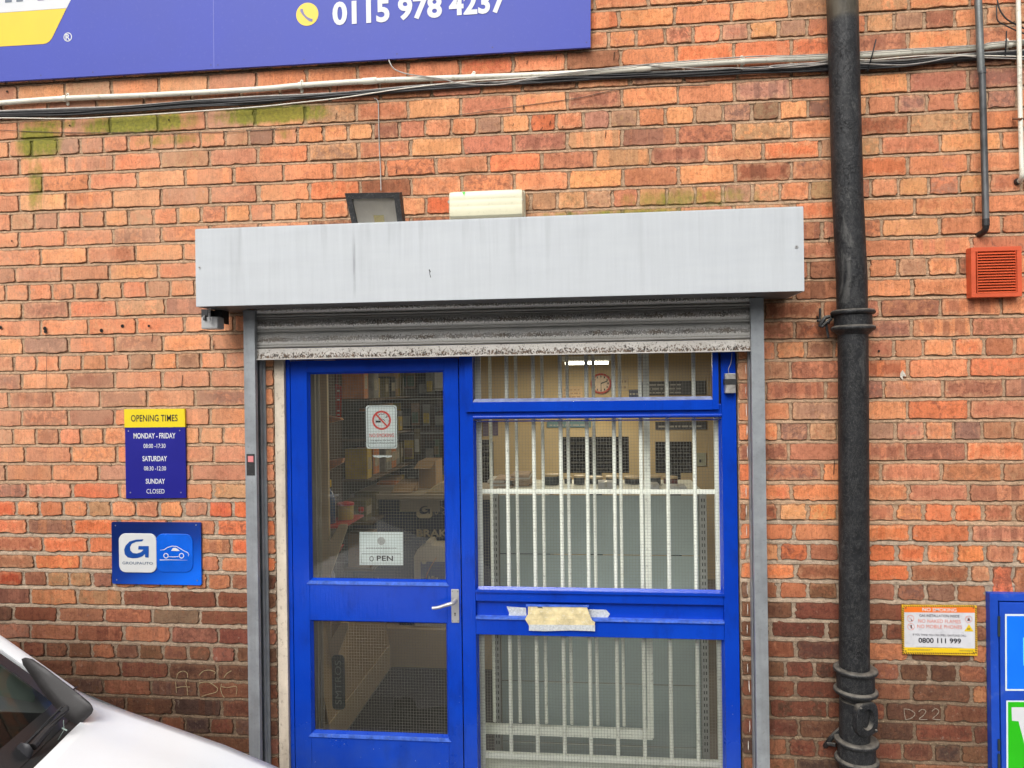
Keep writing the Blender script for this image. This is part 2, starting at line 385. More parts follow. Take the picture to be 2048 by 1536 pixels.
row(32, 1536, [-75, 160, 390, 620, 850, 1075, 1325, 1550, 1770], 'dDDdnnDd')
row(33, 1536, [-230, 225, 690, 1165, 1630, 1770], 'dDDdd')
XL, XR = pxat(551, 1.2), pxat(1481, 1.2)       # edges of the opening
WX0, WX1, WZ1 = -5.6, 4.4, bedz(-9)
ZHEAD = 2.20
bricks = []                                      # x0, x1, z0, z1, colour key, row
def addb(x0, x1, k, key):
    if x1 - x0 > 0.02: bricks.append([x0, x1, bedz(k), bedz(k - 1), key, k])
rb = random.Random(3)
ZONE = lambda k: 'ooopyoopc' if k < 18 else ('OornOco' if k < 24 else 'dncddDnm')
KMIN, KMAX = -8, 37
for k in range(KMIN, KMAX + 1):
    zc = (bedz(k) + bedz(k - 1)) / 2; head = (k % 4 == 0); spans = []
    for tx, bo, cs in ROWS.get(k, []):
        xs = [pxat(tx + b / 4, zc) for b in bo]
        for i, c in enumerate(cs[:len(xs) - 1]):
            key = 'm' if c not in HEX else c
            spans.append((xs[i], xs[i + 1], key))
    spans.sort()
    clean = []
    for s in spans:
        if clean and s[0] < clean[-1][1] - 0.004:
            a = clean[-1]
            if s[1] - a[1] > 0.05: s = (a[1], s[1], s[2])
            else: continue
        clean.append(s)
    pit = 0.1138 if head else 0.2277
    # fill what the photograph does not show with the same bond
    out = list(clean); x = clean[0][0] if clean else (XL - (0.0 if k % 2 else 0.11))
    while x > WX0: out.append((x - pit, x, rb.choice(ZONE(k)))); x -= pit
    prev = clean[0][1] if clean else x
    cl2 = clean if clean else [(XL - 0.1, XL - 0.05, 'd')]
    for a, b in zip(cl2, cl2[1:]):
        gap = b[0] - a[1]
        if gap > 0.03:
            n = max(1, round(gap / pit)); w = gap / n
            for i in range(n): out.append((a[1] + i * w, a[1] + (i + 1) * w, rb.choice(ZONE(k))))
    x = cl2[-1][1]
    while x < WX1: out.append((x, x + pit, rb.choice(ZONE(k)))); x += pit
    zt, zb = bedz(k - 1), bedz(k)
    for a, b, c in out:
        if (zt + zb) / 2 < ZHEAD:
            if a >= XL - 0.01 and b <= XR + 0.01: continue
            if a < XL < b: b = XL + 0.005
            if a < XR < b: a = XR - 0.005
            if a >= XL - 0.02 and b <= XR + 0.02: continue
        if k in (23, 24) and a > pxat(1536 + 1760 / 4, zc) - 0.02 and a < 2.17: continue
        if a < WX1 and b > WX0: addb(a, b, k, c)
def lum(c): return 0.3 * c[0] + 0.6 * c[1] + 0.1 * c[2]
KB = 1 / 1.04
MOSS = [(-2.62, -1.0, 3.105, 3.20, 1.0), (-2.6, -2.2, 3.02, 3.105, 0.9), (-2.2, -1.1, 3.03, 3.105, 0.5), (-2.6, -2.35, 2.80, 3.02, 0.4), (0.06, 0.78, 2.66, 2.78, 0.75)]
def brick_arrays(b, rg):
    x0, x1, z0, z1, key, k = b
    if key == 'soldier': jx = jz = 0.006
    rep = 19 <= k <= 29
    jx = (0.0070 if rep else 0.0055) + rg.uniform(-.001, .0014); jz = (0.0080 if rep else 0.0062) + rg.uniform(-.0012, .0012)
    x0 += jx; x1 -= jx; z0 += jz + rg.uniform(-.001, .001); z1 -= jz
    w, h = x1 - x0, z1 - z0; cx, cz = (x0 + x1) / 2, (z0 + z1) / 2
    rcn = rg.uniform(0.004, 0.010) if k < 19 else rg.uniform(0.006, 0.013)
    rcn = min(rcn, w * 0.3, h * 0.3)
    nx, nz = (9, 4) if w > 0.16 else (5, 4)
    pts = []
    def side(ax, az, bx, bz, n):
        for i in range(n): t = i / n; pts.append((ax + (bx - ax) * t, az + (bz - az) * t))
    hw, hh = w / 2, h / 2; r = rcn
    side(-hw + r, -hh, hw - r, -hh, nx); pts.append((hw - r, -hh)); pts.append((hw - r * .3, -hh + r * .3))
    side(hw, -hh + r, hw, hh - r, nz); pts.append((hw, hh - r)); pts.append((hw - r * .3, hh - r * .3))
    side(hw - r, hh, -hw + r, hh, nx); pts.append((-hw + r, hh)); pts.append((-hw + r * .3, hh - r * .3))
    side(-hw, hh - r, -hw, -hh + r, nz); pts.append((-hw, -hh + r)); pts.append((-hw + r * .3, -hh + r * .3))
    n = len(pts); P0 = np.array(pts)
    amp = 0.0013 if k < 19 else 0.0021
    a1, a2, f1, f2 = rg.uniform(0, 6.3), rg.uniform(0, 6.3), rg.choice((3, 4, 5)), rg.choice((7, 9, 11))
    P0 = P0 + np.array([[rg.gauss(0, amp), rg.gauss(0, amp)] for _ in range(n)])
    wv = np.array([[0.0009 * math.sin(f1 * 6.283 * i / n + a1) + 0.0007 * math.sin(f2 * 6.283 * i / n + a2)] for i in range(n)])
    P0 = P0 - wv * np.sign(P0) - np.abs(wv) * np.sign(P0) * 0.4
    for _ in range(rg.choice((0, 0, 1, 1, 2))):   # knocked arrises
        j = rg.randrange(n); P0[j] *= 0.96 if w > .16 else 0.93
    tilt = rg.uniform(-.006, .006)
    yf = -0.0015 + rg.uniform(-.0022, .002); ty = rg.uniform(-.012, .012); tx_ = rg.uniform(-.008, .008)
    inset = lambda q, e: q * np.array([[max(0.1, (hw - e) / hw), max(0.1, (hh - e) / hh)]])
    rings = [(P0, 0.014, 0.0), (P0, yf + 0.0030, 0.0), (inset(P0, 0.0022), yf + 0.0003, 0.25), (inset(P0, 0.011), yf - 0.0004, 1.0)]
    V = []; E = []; UV = []; HF = (hw, hh)
    for q, y, e in rings:
        for a, c in q:
            V.append((cx + a - c * tilt, y + (a * tx_ + c * ty if y < 0.01 else 0), cz + c + a * tilt)); E.append(e); UV.append((a, c))
    F = []
    for j in range(3):
        for i in range(n): F.append((j * n + i, j * n + (i + 1) % n, (j + 1) * n + (i + 1) % n, (j + 1) * n + i))
    F.append(tuple(3 * n + i for i in range(n)))
    kb = KB * (1.0 if k < 18 else (0.95 if k < 24 else (0.80 if k < 28 else 0.66)))
    c0 = np.array(S(*HEX[key])) * kb; c0 = c0 * 0.66 + 0.34 * np.array(S(216, 141, 102) if k < 24 else S(122, 84, 66)) * kb; jv = rg.uniform(0.92, 1.09); c1 = np.clip(c0 * jv * np.array([rg.uniform(.96, 1.04), rg.uniform(.94, 1.06), rg.uniform(.9, 1.1)]), 0.01, .8)
    # second tone of the same fired brick: kiss marks and flashes
    alt = rg.choice({'o': 'yprcpm', 'p': 'ocmvM', 'y': 'ogopy', 'r': 'opM', 'm': 'MMMV', 'v': 'VVM', 'd': 'cDVDd', 'n': 'dDcd', 'k': 'dgv', 'g': 'ypvc', 'R': 'rOo', 'O': 'oYrp', 'Y': 'Ooy', 'D': 'dnk', 'c': 'pdmo'}[key])
    c2 = np.array(S(*HEX[alt])) * kb * 0.75 + c0 * 0.25
    moss = 0.0
    for ax, bx, az, bz, m in MOSS:
        if ax < cx < bx and az < cz < bz: moss = max(moss, m * rg.uniform(0.35, 1.0))
    band = 1.0 if (w > 0.16 and rg.random() < 0.55) else 0.0
    return V, F, E, UV, c1, c2, (rg.random(), moss, band), HF
def brick_mesh(items):
    V = []; F = []; E = []; UV = []; C1 = []; C2 = []; SD = []; HH = []
    for V_, F_, E_, UV_, c1, c2, sd, hf in items:
        o = len(V); V += V_; F += [tuple(i + o for i in f) for f in F_]; E += E_; UV += UV_
        C1 += [(*c1, 1)] * len(V_); C2 += [(*c2, 1)] * len(V_); SD += [sd] * len(V_); HH += [(hf[0], hf[1], 0)] * len(V_)
    me = bpy.data.meshes.new('brick'); me.from_pydata(V, [], F)
    a = me.attributes.new('c1', 'FLOAT_COLOR', 'POINT'); a.data.foreach_set('color', np.array(C1).ravel())
    a = me.attributes.new('c2', 'FLOAT_COLOR', 'POINT'); a.data.foreach_set('color', np.array(C2).ravel())
    a = me.attributes.new('sd', 'FLOAT_VECTOR', 'POINT'); a.data.foreach_set('vector', np.array(SD).ravel())
    a = me.attributes.new('loc', 'FLOAT_VECTOR', 'POINT'); a.data.foreach_set('vector', np.array([(u, v, e) for (u, v), e in zip(UV, E)]).ravel())
    a = me.attributes.new('half', 'FLOAT_VECTOR', 'POINT'); a.data.foreach_set('vector', np.array(HH).ravel())
    me.materials.append(MATS['fired_brick']); return me

def make_brick_mat():
    m, nt, b = base('fired_brick')
    at = lambda n: nd(nt, 'ShaderNodeAttribute', attribute_name=n)
    c1 = at('c1').outputs['Color']; c2 = at('c2').outputs['Color']
    sx = nd(nt, 'ShaderNodeSeparateXYZ', ins={0: at('sd').outputs['Vector']}); seed, moss, band = sx.outputs
    lx = nd(nt, 'ShaderNodeSeparateXYZ', ins={0: at('loc').outputs['Vector']}); u, v, edge = lx.outputs
    pos = coords(nt); pz0 = math_(nt, 'MULTIPLY', nd(nt, 'ShaderNodeSeparateXYZ', ins={0: pos}).outputs[2], 0.5)
    # kiss-mark bands across the stretcher
    n1 = nd(nt, 'ShaderNodeTexNoise', noise_dimensions='1D', ins={'W': math_(nt, 'ADD', math_(nt, 'MULTIPLY', u, 17.0), math_(nt, 'MULTIPLY', seed, 91.0)), 'Scale': 1.0, 'Detail': 0.5}).outputs['Fac']
    bandf = math_(nt, 'MULTIPLY', ramp(nt, n1, [(0.47, 0.0), (0.50, 1.0)]), math_(nt, 'MULTIPLY', band, 0.62))
    n2 = noise(nt, pos, 34, 6, 0.72, 0.6)
    n2s = math_(nt, 'ADD', n2, math_(nt, 'MULTIPLY', math_(nt, 'SUBTRACT', seed, 0.5), 0.22))
    mot = math_(nt, 'MULTIPLY', ramp(nt, n2s, [(0.46, 0.0), (0.56, 1.0)]), 0.80)
    f = math_(nt, 'MAXIMUM', bandf, mot)
    c = mix(nt, f, c1, c2)
    # paler fired margin round a darker core
    hf = nd(nt, 'ShaderNodeSeparateXYZ', ins={0: at('half').outputs['Vector']})
    dx = math_(nt, 'SUBTRACT', hf.outputs[0], math_(nt, 'ABSOLUTE', u)); dz = math_(nt, 'SUBTRACT', hf.outputs[1], math_(nt, 'ABSOLUTE', v))
    dd = math_(nt, 'ADD', math_(nt, 'MULTIPLY', math_(nt, 'MINIMUM', dx, dz), 30.0), math_(nt, 'MULTIPLY', math_(nt, 'SUBTRACT', noise(nt, pos, 40, 4, 0.7), 0.5), 2.2))
    halo = math_(nt, 'MULTIPLY', ramp(nt, dd, [(0.10, 1.0), (0.55, 0.0)]), ramp(nt, pz0, [(0.48, 0.12), (0.62, 0.62)]))
    halo = math_(nt, 'MULTIPLY', halo, ramp(nt, math_(nt, 'FRACT', math_(nt, 'MULTIPLY', seed, 13.7)), [(0.25, 0.25), (0.6, 1.0)]))
    c = mix(nt, halo, c, mix(nt, 0.55, c, (0.80, 0.46, 0.25)))
    core = math_(nt, 'MULTIPLY', ramp(nt, noise(nt, pos, 52, 5, 0.75, 0.8), [(0.50, 0.0), (0.60, 0.7)]), 1.0)
    c = mix(nt, core, c, mix(nt, 1.0, c, (0.62, 0.56, 0.55), 'MULTIPLY'))
    # soft light/dark clouds, and broad sooty areas that spread over several courses
    n5 = noise(nt, pos, 9, 3, 0.5)
    c = mix(nt, 1.0, c, ramp(nt, n5, [(0.25, 0.82), (0.75, 1.14)]), 'MULTIPLY')
    n6 = noise(nt, coords(nt, (2.6, 2.6, 1.7)), 1.0, 4, 0.6)
    c = mix(nt, 1.0, c, ramp(nt, n6, [(0.32, 0.80), (0.5, 1.0), (0.7, 1.07)]), 'MULTIPLY')
    # vertical weather streaks
    n3 = noise(nt, coords(nt, (150, 150, 16)), 1.0, 3, 0.7)
    c = mix(nt, 0.55, c, mix(nt, 1.0, c, ramp(nt, n3, [(0.3, 0.70), (0.7, 1.22)]), 'MULTIPLY'))
    # the middle courses on the left are washed paler
    px0 = nd(nt, 'ShaderNodeSeparateXYZ', ins={0: pos}).outputs[0]
    pale = math_(nt, 'MULTIPLY', ramp(nt, math_(nt, 'MULTIPLY', math_(nt, 'ADD', px0, 3.0), 0.25), [(0.38, 1.0), (0.46, 0.0)]), ramp(nt, pz0, [(0.70, 0.0), (0.76, 0.7), (1.0, 1.0)]))
    pale = math_(nt, 'MULTIPLY', pale, ramp(nt, noise(nt, pos, 5, 4, 0.6), [(0.35, 0.05), (0.6, 0.38)]))
    c = mix(nt, pale, c, (0.62, 0.37, 0.23))
    # grain
    n4 = noise(nt, pos, 420, 3, 0.7)
    c = mix(nt, 1.0, c, ramp(nt, n4, [(0.3, 0.76), (0.7, 1.18)]), 'MULTIPLY')
    # soot gathered on the ragged arrises
    ne = noise(nt, pos, 110, 4, 0.7)
    ef = math_(nt, 'SUBTRACT', math_(nt, 'ADD', ne, math_(nt, 'MULTIPLY', math_(nt, 'MAXIMUM', v, 0.0), 6.0)), math_(nt, 'MULTIPLY', edge, 0.62))
    c = mix(nt, math_(nt, 'MULTIPLY', ramp(nt, ef, [(0.36, 0.0), (0.56, 1.0)]), 0.66), c, (0.060, 0.040, 0.026))
    # dark fired specks and pits
    vo = nd(nt, 'ShaderNodeTexVoronoi', ins={'Vector': pos, 'Scale': 95.0}); vo.inputs['Randomness'].default_value = 1.0
    sp = math_(nt, 'MULTIPLY', ramp(nt, vo.outputs['Distance'], [(0.07, 1.0), (0.15, 0.0)]), ramp(nt, noise(nt, pos, 14, 2), [(0.5, 0.0), (0.62, 0.85)]))
    c = mix(nt, sp, c, (0.03, 0.022, 0.018))
    # lime bloom
    nl = noise(nt, pos, 33, 6, 0.75)
    c = mix(nt, math_(nt, 'MULTIPLY', ramp(nt, nl, [(0.61, 0.0), (0.74, 1.0)]), 0.45), c, (0.50, 0.42, 0.34))
    # algae under the cables
    nm = noise(nt, coords(nt, (26, 26, 7)), 1.0, 4, 0.7)
    c = mix(nt, algae(nt, pos, math_(nt, 'ADD', math_(nt, 'MULTIPLY', nm, 0.6), math_(nt, 'MULTIPLY', noise(nt, pos, 22, 4, 0.7), 0.4))), c, mix(nt, ramp(nt, noise(nt, pos, 70, 4, 0.7), [(0.35, 0.0), (0.65, 1.0)]), (0.115, 0.135, 0.018), (0.25, 0.25, 0.025)))
    # thin mineral crust on the dark courses near the ground
    pz = nd(nt, 'ShaderNodeSeparateXYZ', ins={0: pos}).outputs[2]
    nc = noise(nt, pos, 60, 6, 0.8)
    c = mix(nt, math_(nt, 'MULTIPLY', ramp(nt, pz, [(0.0, 1.0), (1.0, 0.0)]), ramp(nt, nc, [(0.58, 0.0), (0.68, 0.6)])), c, (0.36, 0.27, 0.18))
    nt.links.new(c, b.inputs['Base Color'])
    b.inputs['Roughness'].default_value = 0.88; b.inputs['Specular IOR Level'].default_value = 0.25
    # relief: wire-cut face, stronger drag marks on the rustic red courses
    hz = ramp(nt, pz, [(0.0, 0.6), (0.33, 1.0)])
    h = math_(nt, 'ADD', math_(nt, 'MULTIPLY', noise(nt, pos, 140, 5, 0.75), 1.0), math_(nt, 'MULTIPLY', noise(nt, coords(nt, (60, 60, 60)), 1.0, 4, 0.6), 0.8))
    h = math_(nt, 'SUBTRACT', h, math_(nt, 'MULTIPLY', sp, 0.5))
    rust = math_(nt, 'MULTIPLY', ramp(nt, math_(nt, 'MULTIPLY', pz, 0.5), [(0.50, 1.0), (0.76, 0.0)]), 0.0022)
    dist = math_(nt, 'ADD', rust, 0.0016)
    bn = nd(nt, 'ShaderNodeBump', ins={'Strength': 0.9, 'Height': h, 'Distance': dist}); nt.links.new(bn.outputs[0], b.inputs['Normal'])
    MATS['fired_brick'] = m
make_brick_mat()
def make_mortar_mat():
    m, nt, b = base('lime_mortar')
    pos = coords(nt); z = nd(nt, 'ShaderNodeSeparateXYZ', ins={0: pos}).outputs[2]; x = nd(nt, 'ShaderNodeSeparateXYZ', ins={0: pos}).outputs[0]
    nz = math_(nt, 'MULTIPLY', math_(nt, 'SUBTRACT', noise(nt, pos, 5, 3), 0.5), 0.12)
    # the wall was repointed in grey below a level that steps down towards the right
    zz = math_(nt, 'ADD', math_(nt, 'ADD', z, nz), math_(nt, 'MULTIPLY', math_(nt, 'MAXIMUM', math_(nt, 'ADD', x, 1.0), 0.0), 0.06))
    c = mix(nt, ramp(nt, math_(nt, 'MULTIPLY', zz, 0.5), [(0.735, 0.0), (0.745, 1.0)]), (0.45, 0.345, 0.25), (0.50, 0.335, 0.215))
    low = ramp(nt, math_(nt, 'ADD', z, nz), [(0.62, 1.0), (1.0, 0.0)])
    c = mix(nt, math_(nt, 'MULTIPLY', low, 0.9), c, (0.175, 0.118, 0.075))
    c = mix(nt, math_(nt, 'MULTIPLY', low, ramp(nt, noise(nt, pos, 75, 5, 0.8), [(0.56, 0.0), (0.63, 0.7)])), c, (0.42, 0.31, 0.19))
    n = noise(nt, pos, 60, 5, 0.7); c = mix(nt, 1.0, c, ramp(nt, n, [(0.3, 0.62), (0.7, 1.25)]), 'MULTIPLY')
    n = noise(nt, pos, 330, 3, 0.7); c = mix(nt, 1.0, c, ramp(nt, n, [(0.3, 0.7), (0.7, 1.25)]), 'MULTIPLY')
    n = noise(nt, pos, 22, 4, 0.7); c = mix(nt, ramp(nt, n, [(0.60, 0.0), (0.70, 0.65)]), c, (0.09, 0.065, 0.045))
    nm = noise(nt, coords(nt, (22, 22, 9)), 1.0, 3, 0.6)
    c = mix(nt, algae(nt, pos, math_(nt, 'ADD', math_(nt, 'MULTIPLY', nm, 0.5), math_(nt, 'MULTIPLY', noise(nt, pos, 22, 4, 0.7), 0.5))), c, (0.13, 0.14, 0.02))
    nt.links.new(c, b.inputs['Base Color']); b.inputs['Roughness'].default_value = 0.95; b.inputs['Specular IOR Level'].default_value = 0.15
    h = math_(nt, 'ADD', noise(nt, pos, 95, 6, 0.8), math_(nt, 'MULTIPLY', noise(nt, pos, 300, 3, 0.7), 0.5))
    bn = nd(nt, 'ShaderNodeBump', ins={'Strength': 1.0, 'Height': h, 'Distance': 0.005}); nt.links.new(bn.outputs[0], b.inputs['Normal'])
    MATS['lime_mortar'] = m
make_mortar_mat()

wall = thing('brick_wall', (0, 0, 0), 'weathered orange and brown brick wall with pale repointed joints around the blue shopfront', 'wall')
# masonry core with the joints: boxes butted end to end round the opening, joint face 6 mm behind the brick faces
YM = 0.0055
g = MB()
g.box(WX0, XL, YM + 0.007, 0.30, -0.3, ZHEAD); g.box(XR, WX1, YM + 0.007, 0.30, -0.3, ZHEAD); g.box(WX0, WX1, YM + 0.007, 0.30, ZHEAD, WZ1)
def pointing(x0, x1, z0, z1):
    # struck joints: each bed slopes out from under the brick above to the arris of the brick below
    prof = [(z1, YM)]; r_ = random.Random(2)
    for k in range(-9, 38):
        zk = bedz(k); hj = 0.0092 if 18 <= k <= 29 else 0.0074
        for q in ((zk + hj, YM), (zk + hj - 0.001, YM + 0.0035), (zk - hj * 0.1, 0.0012), (zk - hj, 0.0004), (zk - hj - 0.002, YM - 0.0015)):
            if z0 < q[0] < z1: prof.append(q)
    prof.append((z0, YM)); n = 110; bm_ = g.bm; prev = None
    for i in range(n + 1):
        x = x0 + (x1 - x0) * i / n; cur = [bm_.verts.new((x, y + (r_.uniform(-.0007, .0012) if 0 < j < len(prof) - 1 else 0), z + (r_.uniform(-.0012, .0012) if 0 < j < len(prof) - 1 else 0))) for j, (z, y) in enumerate(prof)]
        if prev:
            for a, b, c, d in zip(prev, prev[1:], cur[1:], cur): bm_.faces.new((a, b, c, d))
        prev = cur
pointing(WX0, XL, -0.3, ZHEAD); pointing(XR, WX1, -0.3, ZHEAD); pointing(WX0, WX1, ZHEAD, WZ1)
g.box(XL, XR, 0.10, 0.30, 2.13, ZHEAD)
build('mortar', g, MATS['lime_mortar'], wall)
# pixel footprint: which bricks show largest
OCC = [(0, 0, 1180, 165), (392, 415, 1608, 612), (488, 600, 530, 1536), (1500, 600, 1534, 1536), (1662, 0, 1732, 1536), (249, 818, 371, 996), (223, 1044, 403, 1170), (1942, 495, 2048, 592), (1806, 1210, 1954, 1310), (1980, 1187, 2048, 1536), (0, 1300, 150, 1536), (690, 386, 805, 450), (893, 377, 1050, 437)]
def topx(X, Z):
    t = CAMD; v = (X / t, -(Z - CAMH) / t, 1.0)
    c = [sum(RC[r][j] * v[r] for r in range(3)) for j in range(3)]
    return 1024 + FPX * c[0] / c[2], 768 + FPX * c[1] / c[2]
def shown(b):
    (ax, ay), (bx, by) = topx(b[0], b[3]), topx(b[1], b[2]); a = 0
    for i in range(8):
        for j in range(3):
            x, y = ax + (bx - ax) * (i + .5) / 8, ay + (by - ay) * (j + .5) / 3
            if 0 <= x < 2048 and 0 <= y < 1536 and not any(q[0] <= x <= q[2] and q[1] <= y <= q[3] for q in OCC): a += 1
    return a / 24 * abs((bx - ax) * (by - ay))
# two bricks on end beside the blue cabinet
for a, c in ((1983, 'r'), (2026, 'c'), (2070, 'm'), (2114, 'd'), (2158, 'c'), (2202, 'r')):
    x = pxat(a, bedz(22) - 0.06); bricks.append([x, x + 0.0875, bedz(24) + 0.02, bedz(22), c, 23])
rg = random.Random(11)
arr = [(shown(b), i, brick_arrays(b, rg)) for i, b in enumerate(bricks)]
arr.sort(key=lambda t: -t[0])
for a, i, it in arr[:300]:
    c = Vector(((bricks[i][0] + bricks[i][1]) / 2, 0, (bricks[i][2] + bricks[i][3]) / 2))
    it = ([(p[0] - c.x, p[1], p[2] - c.z) for p in it[0]],) + it[1:]
    o = bpy.data.objects.new('brick', brick_mesh([it])); COL.objects.link(o); o.parent = wall; o.location = c
o = bpy.data.objects.new('brick_courses', brick_mesh([t[2] for t in arr[300:]])); COL.objects.link(o); o.parent = wall; o['kind'] = 'stuff'
print('bricks', len(bricks))
# ------------------------------------------------------------ shutter: housing, guides, curtain
galv = M('grey_coated_steel', (0.47, 0.485, 0.50), 0.42, 0.0, var=0.06, vs=3, dirt=0.12, dirtcol=(0.25, 0.24, 0.22), ds=90)
galv2 = M('galvanised_guide_steel', (0.30, 0.32, 0.335), 0.45, 0.35, var=0.18, vs=12, dirt=0.3, dirtcol=(0.16, 0.15, 0.14), ds=60, streak=0.3)
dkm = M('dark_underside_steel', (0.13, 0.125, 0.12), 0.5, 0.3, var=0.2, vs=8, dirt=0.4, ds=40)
screw_m = M('zinc_screw', (0.45, 0.45, 0.44), 0.35, 0.8, var=0.2, vs=60)
black = M('black_plastic', (0.018, 0.018, 0.019), 0.5, var=0.3, vs=30, dirt=0.25, dirtcol=(0.12, 0.115, 0.10), ds=120)
def housing_mat():
    m, nt, b = base('brushed_grey_housing')
    pos = coords(nt); s = nd(nt, 'ShaderNodeSeparateXYZ', ins={0: pos}); x, _, z = s.outputs
    n = noise(nt, coords(nt, (5, 5, 40)), 1.0, 3, 0.7); n2 = noise(nt, coords(nt, (60, 60, 3)), 1.0, 4, 0.7)
    c = mix(nt, ramp(nt, n, [(0.3, 0.0), (0.7, 1.0)]), (0.465, 0.49, 0.51), (0.485, 0.51, 0.525))
    c = mix(nt, 1.0, c, ramp(nt, n2, [(0.3, 0.955), (0.7, 1.03)]), 'MULTIPLY')
    g2_ = noise(nt, pos, 500, 3, 0.7); c = mix(nt, 1.0, c, ramp(nt, g2_, [(0.3, 0.95), (0.7, 1.04)]), 'MULTIPLY')
    # rain marks running down from the top edge
    w = noise(nt, coords(nt, (16, 16, 0.9)), 1.0, 4, 0.65)
    top = ramp(nt, math_(nt, 'MULTIPLY', math_(nt, 'SUBTRACT', z, 2.28), 3.0), [(0.0, 0.15), (0.95, 1.0)])
    left = ramp(nt, math_(nt, 'MULTIPLY', math_(nt, 'ADD', x, 1.7), 0.4), [(0.0, 0.9), (0.5, 0.75), (1.0, 0.35)])
    f = math_(nt, 'MULTIPLY', math_(nt, 'MULTIPLY', ramp(nt, w, [(0.52, 0.0), (0.70, 1.0)]), top), left)
    c = mix(nt, math_(nt, 'MULTIPLY', f, 0.6), c, (0.30, 0.31, 0.32))
    # one dark run
    xs = P(708, 500, .26).x
    d = math_(nt, 'ABSOLUTE', math_(nt, 'SUBTRACT', x, xs)); line = ramp(nt, math_(nt, 'MULTIPLY', d, 100), [(0.25, 1.0), (0.75, 0.0)])
    zr = math_(nt, 'MULTIPLY', ramp(nt, math_(nt, 'MULTIPLY', math_(nt, 'SUBTRACT', z, 2.3), 3.0), [(0.0, 0.0), (0.25, 1.0), (0.66, 1.0), (0.80, 0.0)]), 0.62)
    c = mix(nt, math_(nt, 'MULTIPLY', line, math_(nt, 'MULTIPLY', zr, ramp(nt, noise(nt, coords(nt, (80, 80, 12)), 1.0, 3), [(0.3, 0.35), (0.6, 0.95)]))), c, (0.19, 0.195, 0.21))
    g_ = noise(nt, pos, 140, 4, 0.7); c = mix(nt, ramp(nt, g_, [(0.68, 0.0), (0.74, 0.4)]), c, (0.30, 0.29, 0.27))
    nt.links.new(c, b.inputs['Base Color']); b.inputs['Roughness'].default_value = 0.5; b.inputs['Specular IOR Level'].default_value = 0.35
    nb = noise(nt, coords(nt, (3, 3, 8)), 1.0, 2); bn = nd(nt, 'ShaderNodeBump', ins={'Strength': 0.8, 'Height': nb, 'Distance': 0.004}); nt.links.new(bn.outputs[0], b.inputs['Normal'])
    return m
HM = housing_mat()
D0 = 0.26
hx0, hx1 = P(391, 540, D0).x, P(1608, 500, D0).x; hz0, hz1 = 2.2862, 2.6032
sh = thing('roller_shutter', ((hx0 + hx1) / 2, 0, 2.2), 'grey steel roller shutter with a long box housing, raised above the blue door', 'roller shutter')
g = MB()
g.box(hx0, hx1, -D0, -D0 + 0.004, hz0, hz1, bev=0.0015)
g.box(hx0, hx0 + 0.004, -D0 + 0.0042, -0.006, hz0, hz1); g.box(hx1 - 0.004, hx1, -D0 + 0.0042, -0.006, hz0, hz1)
g.box(hx0, hx1, -D0 + 0.0042, -0.006, hz1 + 0.0002, hz1 + 0.004)
hous = build('housing', g, HM, sh)
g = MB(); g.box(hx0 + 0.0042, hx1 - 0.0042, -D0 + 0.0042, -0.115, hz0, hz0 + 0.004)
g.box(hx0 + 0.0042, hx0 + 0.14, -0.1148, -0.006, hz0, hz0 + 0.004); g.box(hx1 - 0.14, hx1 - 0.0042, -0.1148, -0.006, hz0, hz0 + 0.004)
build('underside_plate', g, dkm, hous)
for x, y in ((399, 535), (1593, 494)):
    p = P(x, y, D0); q = finish('screw', disc_bm(p.x, p.z, 0.006, -D0 - 0.0022), screw_m, hous)
    finish('screw_recess', disc_bm(p.x, p.z, 0.0025, -D0 - 0.003), dkm, hous)
mk = P(860, 548, D0); build('scratch', type('q', (), {'bm': stroke_bm([(mk.x - .003, mk.z + .018), (mk.x + .001, mk.z + .008), (mk.x - .002, mk.z + .005), (mk.x + .003, mk.z - .014)], [.004, .005, .002, .003], -D0 - 0.0006)})(), black, hous)
# guides: U channels with a front flange
DG = 0.085
for a, b_, sgn in ((488.5, 511, 1), (1504, 1530, -1)):
    x0, x1 = P(a, 800, DG).x, P(b_, 800, DG).x
    g = MB(); g.box(x0, x1, -DG, -DG + 0.004, 0.0, hz0 - 0.001, bev=0.001)
    if sgn > 0:
        g.box(x0, x0 + 0.004, -DG + 0.0042, -0.003, 0, hz0 - 0.001); g.box(x1 - 0.004, x1, -DG + 0.0042, -DG + 0.022, 0, hz0 - 0.001)
        g.box(x0 + 0.0042, x1 - 0.010, -0.010, -0.003, 0, hz0 - 0.001); g.box(x1 - 0.004, x1, -0.034, -0.003, 0, hz0 - 0.001)
        g.box(x1 + 0.0002, x1 + 0.012, -0.012, -0.004, 0, hz0 - 0.001)
    else:
        g.box(x1 - 0.004, x1, -DG + 0.0042, -0.003, 0, hz0 - 0.001); g.box(x0, x0 + 0.004, -DG + 0.0042, -DG + 0.022, 0, hz0 - 0.001)
        g.box(x0 + 0.010, x1 - 0.0042, -0.010, -0.003, 0, hz0 - 0.001); g.box(x0, x0 + 0.004, -0.034, -0.003, 0, hz0 - 0.001)
        g.box(x1 + 0.0003, x1 + 0.008, -0.012, -0.004, 0, hz0 - 0.001)
    gd = build('guide_rail', g, galv2, sh)
    if sgn > 0:
        p, q = P(493, 908, DG), P(510, 951, DG)
        st = box('warning_sticker', (p.x, q.x, -DG - 0.0008, -DG - 0.0002, q.z, p.z), black, gd)
        p, q = P(496, 912, DG), P(507, 924, DG)
        box('sticker_print', (p.x, q.x, -DG - 0.0014, -DG - 0.001, q.z, p.z), M('sticker_red', S(200, 120, 120), 0.5), gd)
